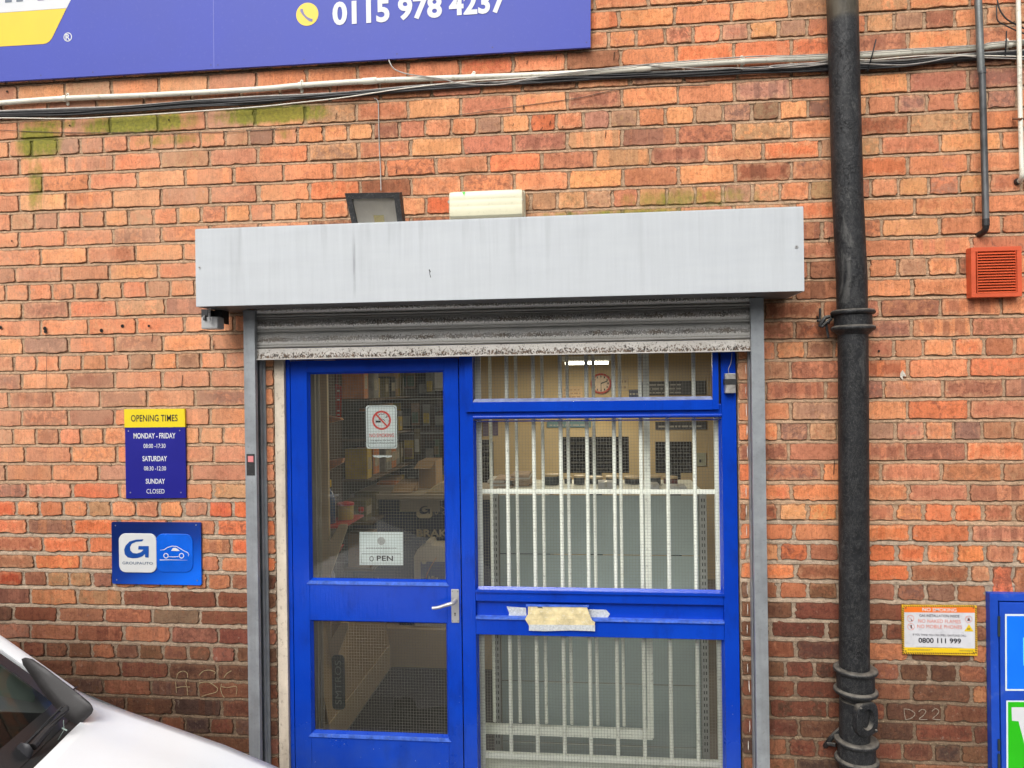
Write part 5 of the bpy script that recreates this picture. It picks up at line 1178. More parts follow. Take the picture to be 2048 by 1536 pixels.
flat('white_field', [(1808.5, 1215), (1949.5, 1215.5), (1950, 1304.5), (1809, 1304)], dg + .0007, WG, gs)
flat('orange_header', [(1808.5, 1213.5), (1949.5, 1214.5), (1949.7, 1225.5), (1808.6, 1224.5)], dg + .0014, ORP, gs)
flat('yellow_footer', [(1809, 1294.5), (1950, 1297), (1950.2, 1306), (1809.2, 1304.5)], dg + .0014, M('deep_yellow_print', (.74, .50, .01), .45, var=.06), gs)
for s, x0, x1, y0, y1, mt, b_ in (('NO SMOKING', 1845, 1913, 1216, 1223, WHT, .012), ('GAS INSTALLATION INSIDE', 1839, 1919, 1229, 1234.3, BK, .0), ('NO NAKED FLAMES', 1836.5, 1921.5, 1239, 1246, RD, .0), ('NO MOBILE PHONES', 1834.5, 1924, 1249.8, 1257, RD, .0),
                                  ('IF YOU THINK YOU CAN SMELL GAS PLEASE CALL:', 1826, 1933, 1268.3, 1272.3, BK, .0), ('0800 111 999', 1837, 1922, 1276.3, 1286.5, BK, .02)):
    text_px(gs, s, x0, x1, y0, y1, dg + .0022, mt, b_)
text_px(gs, 'nationalgrid', 1919, 1946, 1299.5, 1304, dg + .0022, MATS['faded_print'] if 'faded_print' in MATS else M('faded_print', (.12, .11, .06), .6), .0)
bm = bmesh.new(); rs = random.Random(5)
for y, a, b_ in ((1292.8, 1832, 1927), (1297.6, 1815, 1862), (1299.6, 1815, 1858)):
    x = a
    while x < b_:
        w = rs.uniform(1.2, 4); p, q = P(x, y + (x - 1810) * .02, dg), P(x + w, y + .8 + (x - 1810) * .02, dg); bm.faces.new([bm.verts.new(v_) for v_ in ((p.x, -dg - .0022, p.z), (q.x, -dg - .0022, p.z), (q.x, -dg - .0022, q.z), (p.x, -dg - .0022, q.z))]); x += w + .9
finish('small_print', bm, MATS['faded_print'], gs)
for x, y, sy in ((1820.5, 1236.5, 0), (1821.5, 1253, 1), (1936.8, 1238, 2)):
    p = P(x, y, dg); finish('prohibition_ring', ring_bm(p.x, p.z, .0122, .0137, -dg - .0022), RD, gs)
    a = .0095
    if sy == 0: finish('symbol', stroke_bm([(p.x + .002, p.z - .006), (p.x + .006, p.z - .008)], .004, -dg - .002), BK, gs)
    if sy == 1: finish('symbol', stroke_bm([(p.x + .001, p.z + .007), (p.x + .001, p.z - .007)], .005, -dg - .002), BK, gs)
    if sy == 2: finish('symbol', poly_bm([(p.x - .006, p.z - .006), (p.x + .006, p.z - .006), (p.x + .004, p.z + .001), (p.x + .001, p.z + .008), (p.x - .002, p.z + .001)], -dg - .002), BK, gs)
    finish('prohibition_bar', stroke_bm([(p.x - a, p.z + a), (p.x + a, p.z - a)], .0014, -dg - .0026), RD, gs)
flat('warning_triangle', [(1938, 1248.5), (1947.5, 1263), (1928.5, 1262.5)], dg + .0020, MATS['print_yellow'], gs)
text_px(gs, 'EX', 1935, 1941, 1256, 1260, dg + .0026, BK, .02)
for x, y in ((1811, 1301.5), (1946.5, 1305), (1946, 1215.5), (1811, 1215.5)): p = P(x, y, dg); finish('screw', disc_bm(p.x, p.z, .0028, -dg - .003, 10), black, gs)

# ------------------------------------------------------------ blue cabinet at the right edge
cab = thing('blue_cabinet', P(2060, 1400, .034), 'blue metal cabinet with white-bordered blue and green panels, cut off at the right edge', 'cabinet')
CB = M('chalky_blue_steel', (0.006, 0.055, 0.40), 0.45, var=0.2, vs=5, dirt=0.3, dirtcol=(0.10, 0.17, 0.42), ds=14)
dc = .034; fx0 = P(1981, 1300, dc).x; fx1c = fx0 + .62; tz = P(2010, 1187.5, dc).z; ix0 = P(1998, 1300, dc).x; iz = P(2020, 1203, dc).z
box('casing', (fx0 + .001, fx1c - .001, -dc + .0205, -.002, .02, tz - .001), CB, cab)
box('frame', (fx0, ix0 - .0015, -dc, -dc + .020, .02, tz), CB, cab, bev=.001); box('frame', (ix0 - .0012, fx1c, -dc, -dc + .020, iz + .002, tz), CB, cab, bev=.001)
dr = build('cabinet_door', MB().box(ix0 + .0035, fx1c - .04, -dc - .002, -dc + .0185, .05, iz - .004, bev=.002), CB, cab)
dd = dc + .0032
def pan(name, x0, y0, x1, y1, mt, d): return flat(name, [(x0, y0), (x1, y0 + .3), (x1, y1 + .3), (x0 + .6, y1)], d, mt, dr)
WB = M('pale_white_border', (.62, .70, .72), .4, var=.03)
pan('panel_border', 2010, 1228, 2200, 1381.5, WB, dd); pan('blue_panel', 2013.5, 1232, 2197, 1378, M('azure_panel', (.004, .16, .80), .35, var=.05), dd + .0006)
pan('cyan_bar', 2046, 1275, 2075, 1331, M('cyan_print', (.12, .62, .72), .4), dd + .0012)
pan('panel_border', 2012.5, 1401, 2200, 1545, WB, dd); pan('green_panel', 2016, 1404, 2197, 1542, M('green_panel_print', (.018, .42, .004), .4, var=.06), dd + .0006)
flat('lettering', [(2023, 1414.5), (2060, 1414.5), (2076, 1470), (2092, 1414.5), (2128, 1414.5), (2128, 1441), (2115, 1441), (2092, 1530), (2060, 1530), (2037, 1442.5), (2024, 1441.5)], dd + .0014, WHT, dr)
for y0, y1 in ((1232, 1272), (1478, 1500), (1507, 1560)):
    p, q = P(1996.5, y0, dc), P(1996.5, y1, dc); g = MB(); g.tube([(p.x + .001, -dc - .003, p.z), (q.x + .001, -dc - .003, q.z)], .0048, 10); build('hinge', g, M('hinge_dark_steel', (.03, .045, .05), .4, .4, var=.3), cab)

# ------------------------------------------------------------ chalk and old fixings on the brickwork
CH = M('yellow_chalk', (.31, .235, .13), .95, var=.4, vs=300, dirt=.6, dirtcol=(.22, .13, .08), ds=330)
CH2 = M('white_chalk', (.27, .22, .17), .95, var=.4, vs=300, dirt=.6, dirtcol=(.18, .12, .09), ds=330)
def chalk(label, strokes, tx, ty, mt, w):
    bm = bmesh.new()
    for st in strokes:
        q = [P(tx + x / 4, ty + y / 4, .006) for x, y in st]; q = smooth_path(q, 5); b2 = stroke_bm([(v_.x, v_.z) for v_ in q], [w * rs.uniform(.6, 1.2) for _ in q], -.0066)
        me = bpy.data.meshes.new('t'); b2.to_mesh(me); b2.free(); bm.from_mesh(me); bpy.data.meshes.remove(me)
    tag(finish('chalk_scrawl', bm, mt, None, P(tx + strokes[0][0][0] / 4, ty + strokes[0][0][1] / 4, .006)), label, 'chalk writing')
chalk('yellow chalk scrawl like the letters A S G on dark bricks above the car bonnet', [[(1412, 935), (1408, 880), (1405, 845)], [(1412, 820), (1425, 778), (1465, 760), (1498, 778), (1500, 815)], [(1495, 830), (1488, 860), (1498, 900), (1502, 955)], [(1410, 893), (1460, 885), (1520, 888)], [(1592, 795), (1625, 762), (1675, 752), (1722, 768), (1715, 785)], [(1590, 855), (1660, 848), (1700, 865), (1740, 900), (1725, 930), (1670, 945), (1612, 965)], [(1852, 757), (1815, 780), (1792, 812)], [(1772, 862), (1766, 900), (1775, 940), (1795, 975)], [(1765, 882), (1820, 892), (1892, 884), (1888, 958)]], 0, 1152, CH, .0034)
chalk('faint white chalk D 22 on the brown bricks right of the downpipe', [[(1088, 1062), (1092, 1105), (1100, 1148)], [(1088, 1062), (1135, 1070), (1175, 1100), (1150, 1135), (1098, 1150)], [(1205, 1085), (1232, 1066), (1262, 1080), (1245, 1112), (1210, 1145), (1275, 1148)], [(1310, 1082), (1340, 1060), (1366, 1080), (1350, 1110), (1318, 1142), (1382, 1150)]], 1536, 1152, CH2, .0030)
hm = M('drill_hole_dark', (.010, .008, .006), .95)
for x, y, r_ in ((1.5, 655, .008), (90, 657, .009), (91, 663, .008), (203, 661, .0085), (245, 652, .008), (298, 652, .006), (1757.5, 702, .005), (139.5, 251, .004), (338, 240, .004), (1761, 718, .004), (14.5, 183, .005), (24, 482, .004)):
    p = P(x, y, .006); o = finish('drill_hole', disc_bm(p.x, p.z, r_, -.0072, 14), hm, wall)
g = MB()
for x, y, l in ((1228, 112, 16), (1054, 125, 7), (1030, 128, 14), (1047, 213, 8), (1048, 216, 6), (1211, 268, 14), (1100, 246, 9), (1088, 235, 4), (793, 342, 8), (862, 320, 4), (1084, 256, 5), (1026, 250, 6), (674, 178, 14), (672, 232, 12), (1658, 480, 14), (364, 762, 24), (304, 676, 16), (427, 690, 18), (428, 692, 6), (1668, 935, 28), (1125, 254, 4), (1113, 115, 8), (985, 150, 4)):
    g.merge(stroke_bm(pp([(x + 1, y - l / 2), (x - .6, y + l / 2)], .007), .0028, -.0072))
o = build('nail_marks', g, hm, wall)
g = MB(); g.tube([P(94, 698, .010), P(93, 740, .010), P(92, 786, .006)], .0011, 6); tag(build('hanging_wire', g, MATS['rusty_wire'], None, P(93, 740, .01)), 'short thin rusty wire hanging on the bricks above the opening times sign', 'wire')
g = MB(); q = P(706, 145, 0)
for x, y in ((1460, 785),): pass
g.bm.free()
# old white gloss drips on the right reveal bricks, cobweb wisps beside them
g = MB(); rd = random.Random(8)
for k in range(11, 33):
    zc = (bedz(k) + bedz(k - 1)) / 2; h_ = rd.uniform(.018, .032)
    if rd.random() < .8: xx = pxat(1490 + (k - 11) * .35 + rd.uniform(-2, 2), zc); g.merge(stroke_bm([(xx + rd.uniform(-.001, .001), zc + h_), (xx, zc), (xx + rd.uniform(-.002, .002), zc - h_ * rd.uniform(.5, 1))], [.0015, rd.uniform(.002, .0042), .001], -.0078))
build('paint_drips', g, M('old_white_gloss', (.62, .58, .52), .5, var=.2, vs=80), wall)
# blob of filler
p = P(1805.5, 748, .006); finish('filler_blob', poly_bm(pp([(1800, 754), (1801, 746), (1805, 740), (1811, 748), (1812, 753), (1806, 752), (1806, 761), (1803, 757)], .0075), -.0075), M('white_filler', (.5, .45, .38), .8, var=.3, vs=150), wall)
# ------------------------------------------------------------ white car in front of the wall
WP = M('white_car_paint', (0.86, 0.88, 0.885), 0.38, var=0.02, vs=3, coat=0.15, dirt=.06, dirtcol=(.5, .48, .44), ds=120)
car = thing('parked_car', (-2.6, -1.6, -0.12), 'white car parked along the wall, its bonnet and black windscreen corner at the lower left', 'car')
YF, YN = -0.75, -2.42
XT = [-4.55, -4.4, -3.9, -3.2, -2.6, -2.069, -1.789, -1.696, -1.459, -1.2435, -1.05, -0.90, -0.78, -0.70, -0.66]
ZTb = [.55, .84, .93, .94, .94, .935, .909, .8685, .799, .735, .665, .60, .52, .43, .33]
def zf(x): return float(np.interp(x, XT, ZTb))
def xr(s): return -1.700 + 0.175 * (1 - abs(2 * s - 1) ** 1.7)       # rear edge of the bonnet across the car
def crown(s): return 0.060 * (1 - abs(2 * s - 1) ** 2.6)
def topz(x, s):
    c = crown(s); cr = 0.004 * math.exp(-((s - .085) / .04) ** 2) + 0.004 * math.exp(-((s - .915) / .03) ** 2)
    return zf(x) + c * min(1, max(0, (-0.66 - x) / .2)) - cr
def ysh(s, x): 
    nose = max(0, (x + 1.1) / 0.44) ** 2 * 0.16
    return (YF - nose) * (1 - s) + (YN + nose) * s
# bonnet and wings in one skin, cut at the rear edge
bm = bmesh.new(); NS, NX = 40, 36; G = []
for i in range(NX + 1):
    r_ = []
    for j in range(NS + 1):
        s = j / NS; t = i / NX; x0 = xr(s) if 0.03 < s < 0.97 else -1.79; x = x0 + (-0.66 - x0) * t ** 0.9
        r_.append(bm.verts.new((x, ysh(s, x), topz(x, s))))
    G.append(r_)
for i in range(NX):
    for j in range(NS): bm.faces.new((G[i][j], G[i][j + 1], G[i + 1][j + 1], G[i + 1][j]))
bon = build('bonnet', wrap(bm), WP, car, smooth=60)
md = bon.modifiers.new('b', 'SOLIDIFY'); md.thickness = 0.006; md.offset = -1
# body sides, nose and tail
bm = bmesh.new(); xs = [-4.55, -4.5, -4.35, -4.1, -3.8, -3.4, -3.0, -2.6, -2.2, -1.95, -1.79, -1.6, -1.4, -1.2, -1.05, -.92, -.8, -.72, -.66]
for side in (0, 1):
    L = []
    for x in xs:
        y = ysh(side, x); q = -1 if side == 0 else 1; zt = zf(x)
        tl = max(0, (-4.3 - x) / .25) ** 2 * .15; y += (-tl if side == 0 else tl)
        L.append([bm.verts.new((x, y + dy * (1 if side == 0 else -1), z_)) for dy, z_ in ((0, zt), (.012, zt - .012 if zt > .4 else zt - .005), (.022, zt - .06), (.028, zt * .75), (.03, zt * .55), (.02, .25), (-.03, .14))])
    for a, b_ in zip(L, L[1:]):
        for j in range(6): bm.faces.new((a[j], a[j + 1], b_[j + 1], b_[j]) if side else (a[j + 1], a[j], b_[j], b_[j + 1]))
    if side == 0: first = L
    else:
        for e in (0, -1):
            for j in range(6): bm.faces.new((first[e][j], first[e][j + 1], L[e][j + 1], L[e][j]))
build('body', wrap(bm), WP, car, smooth=50)
# scuttle, windscreen, pillars, roof
def base_p(s): x = xr(s) - 0.055; return Vector((x, ysh(s, x), topz(x, s) - 0.03))
def top_p(s): x = xr(s) - 0.86 ; return Vector((x, (YF - .13) * (1 - s) + (YN + .13) * s, 1.40 + .05 * (1 - abs(2 * s - 1) ** 2)))
def ws(s, r_): p = base_p(s).lerp(top_p(s), r_); p.z += .035 * math.sin(math.pi * r_); return p
def frame_mat(): return M('black_frit_rubber', (0.022, 0.022, 0.023), 0.35, var=.2, dirt=.3, dirtcol=(.08, .08, .08), ds=200)
fr = frame_mat()
def patch(name, s0, s1, r0, r1, n, m_, mat, parent, off=0.0):
    bm = bmesh.new(); G = []
    nrm = (ws(.5, .6) - ws(.5, .4)).cross(ws(.6, .5) - ws(.4, .5)).normalized(); nrm = nrm if nrm.z > 0 else -nrm
    for i in range(n + 1): G.append([bm.verts.new(ws(s0 + (s1 - s0) * i / n, r0 + (r1 - r0) * j / m_) + nrm * off) for j in range(m_ + 1)])
    for i in range(n):
        for j in range(m_): bm.faces.new((G[i][j], G[i + 1][j], G[i + 1][j + 1], G[i][j + 1]))
    return build(name, wrap(bm), mat, parent, smooth='all')
CG_ = bpy.data.materials.new('tinted_windscreen'); CG_.use_nodes = True; nt = CG_.node_tree; nt.nodes.clear()
tr = nd(nt, 'ShaderNodeBsdfTransparent', ins={'Color': (.78, .86, .80, 1)}); gs2 = nd(nt, 'ShaderNodeBsdfGlossy', ins={'Roughness': .015}); frn = nd(nt, 'ShaderNodeFresnel', ins={'IOR': 1.30}); mx = nd(nt, 'ShaderNodeMixShader')
nt.links.new(frn.outputs[0], mx.inputs[0]); nt.links.new(tr.outputs[0], mx.inputs[1]); nt.links.new(gs2.outputs[0], mx.inputs[2]); oo = nt.nodes.new('ShaderNodeOutputMaterial'); nt.links.new(mx.outputs[0], oo.inputs[0])
wsn = patch('windscreen', .035, .965, .0, 1, 30, 10, CG_, car)
for a, b_ in ((.035, .066), (.934, .965)): patch('frit_band', a, b_, 0, 1, 3, 10, fr, wsn, .0015)
patch('frit_band', .066, .934, .0, .075, 24, 2, fr, wsn, .0015)
# far and near A-pillars (white) with the dark gasket
for s0, s1 in ((0.0, .035), (.965, 1.0)):
    far = s0 == 0; bm = bmesh.new(); L = []
    for k in range(13):
        t = k / 12
        if far:
            o = Vector((-1.789, YF + .0, .914)).lerp(Vector((-2.62, YF - .05, 1.455)), t); o.z += .03 * math.sin(math.pi * t) * .4
        else: o = Vector((-1.789, YN, .914)).lerp(Vector((-2.62, YN + .05, 1.455)), t)
        sg = -1 if far else 1
        L.append([bm.verts.new(o + Vector(v_)) for v_ in ((0, 0, 0), (.01, sg * .022, .004), (.012, sg * .052, -.008), (-.02, sg * .05, -.05), (-.05, 0, -.05))])
    for a, b_ in zip(L, L[1:]):
        for j in range(5): bm.faces.new((a[j], a[(j + 1) % 5], b_[(j + 1) % 5], b_[j]))
    build('pillar', wrap(bm), WP, car, smooth=50)
bm = bmesh.new(); G = []
for i in range(9):
    x = -2.56 - i * .24
    G.append([bm.verts.new((x + .02 * 0, (YF - .05) * (1 - s) + (YN + .05) * s, 1.45 + .07 * (1 - abs(2 * s - 1) ** 2.5) - .012 * i - (.25 if i == 8 else 0))) for s in [j / 12 for j in range(13)]])
for i in range(8):
    for j in range(12): bm.faces.new((G[i][j], G[i][j + 1], G[i + 1][j + 1], G[i + 1][j]))
build('roof', wrap(bm), WP, car, smooth=60)
DG_ = M('dark_cabin_glass', (.012, .015, .014), .05, spec=.6)
for y, n in ((YF - .02, 1), (YN + .02, -1)):
    g = MB(); g.quad((-1.92, y, .94), (-3.1, y, .95), (-3.1, y - n * .04, 1.42), (-2.62, y - n * .04, 1.42)); g.quad((-3.16, y, .95), (-4.1, y, .95), (-4.2, y - n * .04, 1.38), (-3.16, y - n * .04, 1.42)); build('side_window', g, DG_, car)
g = MB(); g.quad((-4.5, YF - .05, .9), (-4.5, YN + .05, .9), (-4.47, YN + .09, 1.38), (-4.47, YF - .09, 1.38)); build('rear_window', g, DG_, car)
# cabin tub and dashboard seen dimly through the glass
cabm = M('dark_cabin_trim', (.012, .012, .013), .8, var=.3, vs=20)
g = MB(); g.box(-4.3, -1.75, YN + .06, YF - .06, .35, .40); g.box(-2.05, -1.80, YN + .06, YF - .06, .40, .86, bev=.03); g.box(-4.3, -4.25, YN + .06, YF - .06, .4, 1.3); build('cabin', g, cabm, car)
for y in (-1.1, -2.05):
    g = MB(); g.box(-2.95, -2.5, y - .24, y + .24, .4, .62, bev=.04); g.box(-3.1, -2.95, y - .23, y + .23, .5, 1.15, bev=.04); g.box(-3.1, -3.02, y - .12, y + .12, 1.16, 1.32, bev=.03); build('seat', g, cabm, car)
# bright reflection painted as a pale green sheet behind the windscreen corner
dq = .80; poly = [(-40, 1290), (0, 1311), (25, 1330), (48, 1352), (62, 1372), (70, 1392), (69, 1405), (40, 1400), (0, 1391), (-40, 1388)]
g = MB(); v_ = [P(x, y, dq) for x, y in poly]; g.bm.faces.new([g.bm.verts.new(q) for q in v_]); build('painted_reflection', g, M('pale_green_reflection', (.62, .76, .66), .6, var=.12, vs=4, spec=.2), car)
# lower trim along the pillar and into the scuttle corner
def blob(name, outline, d0, d1, mat, parent, h):
    """padded moulding: outline in photo pixels, lying on the plane between two depths"""
    bm = bmesh.new(); cx = sum(p[0] for p in outline) / len(outline); cy = sum(p[1] for p in outline) / len(outline); rings = []
    for sc, up in ((1, 0), (.93, .6), (.75, .95), (.4, 1.0)):
        rr_ = []
        for x, y in outline:
            px, py = cx + (x - cx) * sc, cy + (y - cy) * sc; f = min(1, max(0, (py - 1300) / 170)); rr_.append(bm.verts.new(P(px, py, d0 + (d1 - d0) * f) + Vector((h * up * .3, -h * up * .5, h * up))))
        rings.append(rr_)
    for a, b_ in zip(rings, rings[1:]):
        for j in range(len(a)): bm.faces.new((a[j], a[(j + 1) % len(a)], b_[(j + 1) % len(a)], b_[j]))
    bm.faces.new(rings[-1]); return build(name, wrap(bm), mat, parent, smooth=60)
TR = M('satin_black_trim', (.022, .020, .020), .5, var=.2, vs=20, dirt=.15, dirtcol=(.1, .1, .1), ds=200)
blob('scuttle_trim', [(43, 1318), (50, 1315), (62, 1318), (90, 1337), (125, 1364), (150, 1383), (172, 1401), (184, 1411), (187, 1419), (184, 1427), (172, 1439), (158, 1450), (146, 1446), (128, 1434), (108, 1412), (85, 1385), (62, 1352), (46, 1330)], .83, .93, TR, car, .016)
# scuttle valley under the wiper
g = MB()
for k in range(20):
    s0, s1 = .03 + .94 * k / 20, .03 + .94 * (k + 1) / 20
    a, b_ = Vector((xr(s0) + .004, ysh(s0, -1.7), topz(xr(s0), s0) - .022)), Vector((xr(s1) + .004, ysh(s1, -1.7), topz(xr(s1), s1) - .022)); g.quad(a, b_, base_p(s1) + Vector((-.02, 0, .002)), base_p(s0) + Vector((-.02, 0, .002)))
build('scuttle_panel', g, M('scuttle_black', (.015, .015, .015), .6, var=.3), car)
wp = MB(); wa = [P(134, 1418, .99), P(95, 1460, 1.06), P(66, 1494, 1.12)]
wi = build('wiper', MB().tube(wa, [.0085, .011, .013], 8), TR, car, smooth=40)
g = MB(); g.tube([P(124, 1414, .99), P(60, 1480, 1.10), P(20, 1520, 1.17)], .0045, 8); g.tube([P(136, 1414, .985), P(122, 1425, 1.005)], [.008, .009], 8); build('blade', g, black, wi, smooth=40)
blob('wiper_cap', [(44, 1488), (60, 1492), (67, 1502), (60, 1522), (48, 1548), (4, 1548), (10, 1526), (28, 1504)], 1.1, 1.13, M('wiper_grey', (.030, .030, .034), .5, var=.15), wi, .02)
g = MB(); g.tube([P(124, 1456, 1.02), P(134, 1461, 1.02)], .0022, 6); g.tube([P(127, 1440, 1.02), P(128, 1460, 1.02), P(116, 1480, 1.03)], .0008, 5); build('leaf_litter', g, M('pale_litter', (.3, .38, .34), .6), car)
text_px(car, 'TESA 128', 97, 118, 1466, 1486, 1.02, M('plate_print', (.2, .24, .2), .5)) if False else None
# shut line between pillar and wing, wheels, lamps, mirror, bumper
g = MB(); g.tube([P(153, 1374, .76), P(146, 1380, .79), P(138, 1379, .81)], .003, 6); build('shut_line', g, black, car)
rub = M('tyre_rubber', (.02, .02, .02), .85, var=.3); rim = M('alloy_rim', (.4, .4, .41), .35, .7)
for x in (-1.28, -3.75):
    for y, n in ((YF - .10, 1), (YN + .10, -1)):
        rot_ = Matrix.Translation((x, y, .19)) @ Matrix.Rotation(rad(90), 4, 'X')
        w_ = build('wheel', MB().lathe([(.19, -.10), (.27, -.10), (.30, -.085), (.31, -.05), (.31, .05), (.30, .085), (.27, .10), (.19, .10)], 36, rot_), rub, car, smooth=40)
        g = MB(); g.lathe([(.19, -.105), (.17, -.11), (.03, -.08), (.02, .08), (.17, .11), (.19, .105)], 10, rot_); build('rim', g, rim, w_)
g = MB(); g.box(-.70, -.645, YN + .12, YF - .12, .02, .22, bev=.02); build('bumper', g, TR, car)
for y in (YF - .30, YN + .30): g = MB(); g.box(-.80, -.70, y - .13, y + .13, .36, .46, bev=.03); build('headlight', g, M('headlight_lens', (.5, .52, .54), .1, .3), car)
g = MB(); g.box(-2.12, -1.98, YN - .16, YN - .02, .95, 1.08, bev=.035); build('door_mirror', g, WP, car)

# ------------------------------------------------------------ the shop seen through the glass
RX0, RX1, RY1, RZ1 = -1.75, 2.3, 4.2, 2.62
def inw(px, py, dep): return P(px, py, -dep)
WBG = M('shop_wall_cream', (.52, .40, .22), .85, var=.1, vs=2, dirt=.1, dirtcol=(.3, .22, .12), ds=30)
tag(box('shop_floor', (RX0, RX1, 0.301, RY1, -.135, 0.0), M('shop_floor_vinyl', (.12, .10, .08), .6, var=.2, vs=6)), kind='structure')
tag(box('shop_ceiling', (RX0, RX1, 0.301, RY1, RZ1, RZ1 + .05), M('ceiling_tiles_offwhite', (.5, .48, .42), .8, var=.05)), kind='structure')
tag(box('shop_back_wall', (RX0, RX1, RY1, RY1 + .1, -.135, RZ1), WBG), kind='structure')
tag(box('shop_side_wall', (RX0 - .1, RX0, 0.301, RY1, -.135, RZ1), WBG), kind='structure'); tag(box('shop_side_wall', (RX1, RX1 + .1, 0.301, RY1, -.135, RZ1), WBG), kind='structure')
# strip lights
TUBE = EM('lit_fluorescent_tube', (1.0, .93, .72), 9.0)
def striplight(xa, xb, y, z, label, watts):
    t = thing('strip_light', ((xa + xb) / 2, y, z), label, 'ceiling light', 'shop strip lights')
    g = MB(); g.tube([(xa + .03, y, z), (xb - .03, y, z)], .013, 10); build('tube', g, TUBE, t)
    box('fitting', (xa, xb, y - .03, y + .03, z + .022, z + .06), M('enamel_white', (.6, .6, .56), .5), t)
    for x in (xa + .1, xb - .1): g = MB(); g.tube([(x, y, z + .06), (x, y, RZ1)], .003, 6); build('hanger', g, galv2, t)
    ld = bpy.data.lights.new('strip_light_lamp', 'AREA'); ld.shape = 'RECTANGLE'; ld.size = xb - xa; ld.size_y = .06; ld.energy = watts; ld.color = (1, .88, .66)
    lo = bpy.data.objects.new('lamp', ld); COL.objects.link(lo); lo.parent = t; lo.location = (0, 0, -.02)
a, b_ = inw(1128, 727, 3.3), inw(1219, 727, 3.3); striplight(a.x - .02, b_.x + .02, 3.3, a.z, 'lit white fluorescent tube seen through the top light of the window', 15)
striplight(-.9, .4, 1.5, 2.5, 'lit fluorescent tube near the shop ceiling, hidden above the door', 7.5)  # extra tube out of view, added to light the shop
# security grilles
GP = M('grille_cream_paint', (.90, .91, .82), .5, var=.06, vs=20, dirt=.35, dirtcol=(.2, .18, .13), ds=60)
gr = thing('window_grille', (P(1200, 1500, -.13).x, .13, 0.1), 'front security grille of round cream bars with one cross bar just behind the window', 'security grille')
def XY(px, dep): return P(px, 1100, -dep).x
g1 = .13
bz = P(1200, 1512, -g1).z
bar_me = None
def bars(parent, xs_, y, z0, z1, r, mat):
    g = MB(); g.tube([(0, 0, z0), (0, 0, z1)], r, 10); me0 = None; O = Vector(parent['_o'])
    for x in xs_:
        if me0 is None:
            ob_ = finish('bar', g.bm, mat, None, None, smooth=40); me0 = ob_.data; ob_.parent = parent
        else: ob_ = bpy.data.objects.new('bar', me0); COL.objects.link(ob_); ob_.parent = parent
        ob_.location = Vector((x, y, 0)) - O
bars(gr, [XY(p, g1) for p in (1017.5, 1070.5, 1124.5, 1177, 1231, 1284.5, 1338, 1391.5)], g1, bz, 2.14, .0088, GP)
cz_ = P(1200, 983, -g1).z
box('cross_bar', (XY(955, g1), XY(1432, g1), g1 - .006, g1 + .006, cz_ - .010, cz_ + .010), GP, gr, bev=.002)
box('bottom_bar', (XY(955, g1), XY(1432, g1), g1 - .010, g1 + .010, bz - .025, bz), GP, gr, bev=.002)
box('side_post', (XY(948, g1), XY(966.5, g1), g1 - .012, g1 + .004, .05, 2.14), GP, gr, bev=.001); box('side_post', (XY(1431, g1), XY(1443, g1), g1 - .012, g1 + .012, .05, 2.14), GP, gr, bev=.001)
gr2 = thing('sliding_grille', (P(1200, 1450, -.26).x, .26, .2), 'rear folding grille of thinner cream bars standing behind the front grille', 'security grille')
g2 = .26; bz2 = P(1200, 1450, -g2).z
bars(gr2, [XY(p, g2) for p in (984.5, 1036, 1088.5, 1139, 1191, 1243.5)], g2, bz2, 2.14, .0078, GP)
x = XY(1296.5, g2); box('meeting_stile', (x - .014, x + .014, g2 - .006, g2 + .006, bz2 - .05, 2.14), GP, gr2, bev=.001)
box('bottom_rail', (XY(966, g2), XY(1300, g2), g2 - .012, g2 + .012, bz2 - .055, bz2 - .012), GP, gr2, bev=.002)
ln = thing('window_lining', (0, .1, 0), 'pale painted timber lining inside the shop window opening', 'window lining')
box('lining', (X(925) - .01, XY(947, .12), .097, .295, .02, 2.12), GP, ln); box('lining', (XY(1446, .13), XR + .02, .097, .295, .02, 2.12), GP, ln); box('window_board', (XY(948, .12), XY(1445, .13), .10, .298, .02, .20), GP, ln)
# display shelving back with slotted uprights
ds = .62
dsp = thing('display_shelving', inw(1200, 1500, ds), 'back of grey-green metal display shelving with slotted uprights, filling the window', 'shelving')
PG = M('grey_green_steel_panel', (.30, .36, .345), .5, var=.08, vs=3, dirt=.1, ds=50)
zs = [P(1200, y, -ds).z for y in (990, 1110, 1239, 1367, 1490)]; zs.append(.02)
x0, x1 = XY(1000, ds), XY(1398, ds)
for i in range(5): box('back_panel', (x0, x1, ds, ds + .008, zs[i + 1] + .003, zs[i] - .002), PG, dsp, bev=.0015)
for xa in (XY(992, ds), XY(1406, ds)):
    up_ = box('upright', (xa - .017, xa + .017, ds - .022, ds + .02, .02, zs[0] + .01), M('upright_steel', (.34, .35, .33), .45, var=.08), dsp)
    g = MB(); z_ = .1
    while z_ < zs[0] - .02:
        for q in (-.009, .003): g.quad((xa + q, ds - .0226, z_), (xa + q + .005, ds - .0226, z_), (xa + q + .005, ds - .0226, z_ + .017), (xa + q, ds - .0226, z_ + .017))
        z_ += .032
    o = build('slots', g, black, up_)
box('top_shelf', (x0 - .02, x1 + .02, ds, ds + .42, zs[0] + .004, zs[0] + .022), GP, dsp)
topz_ = zs[0] + .0225
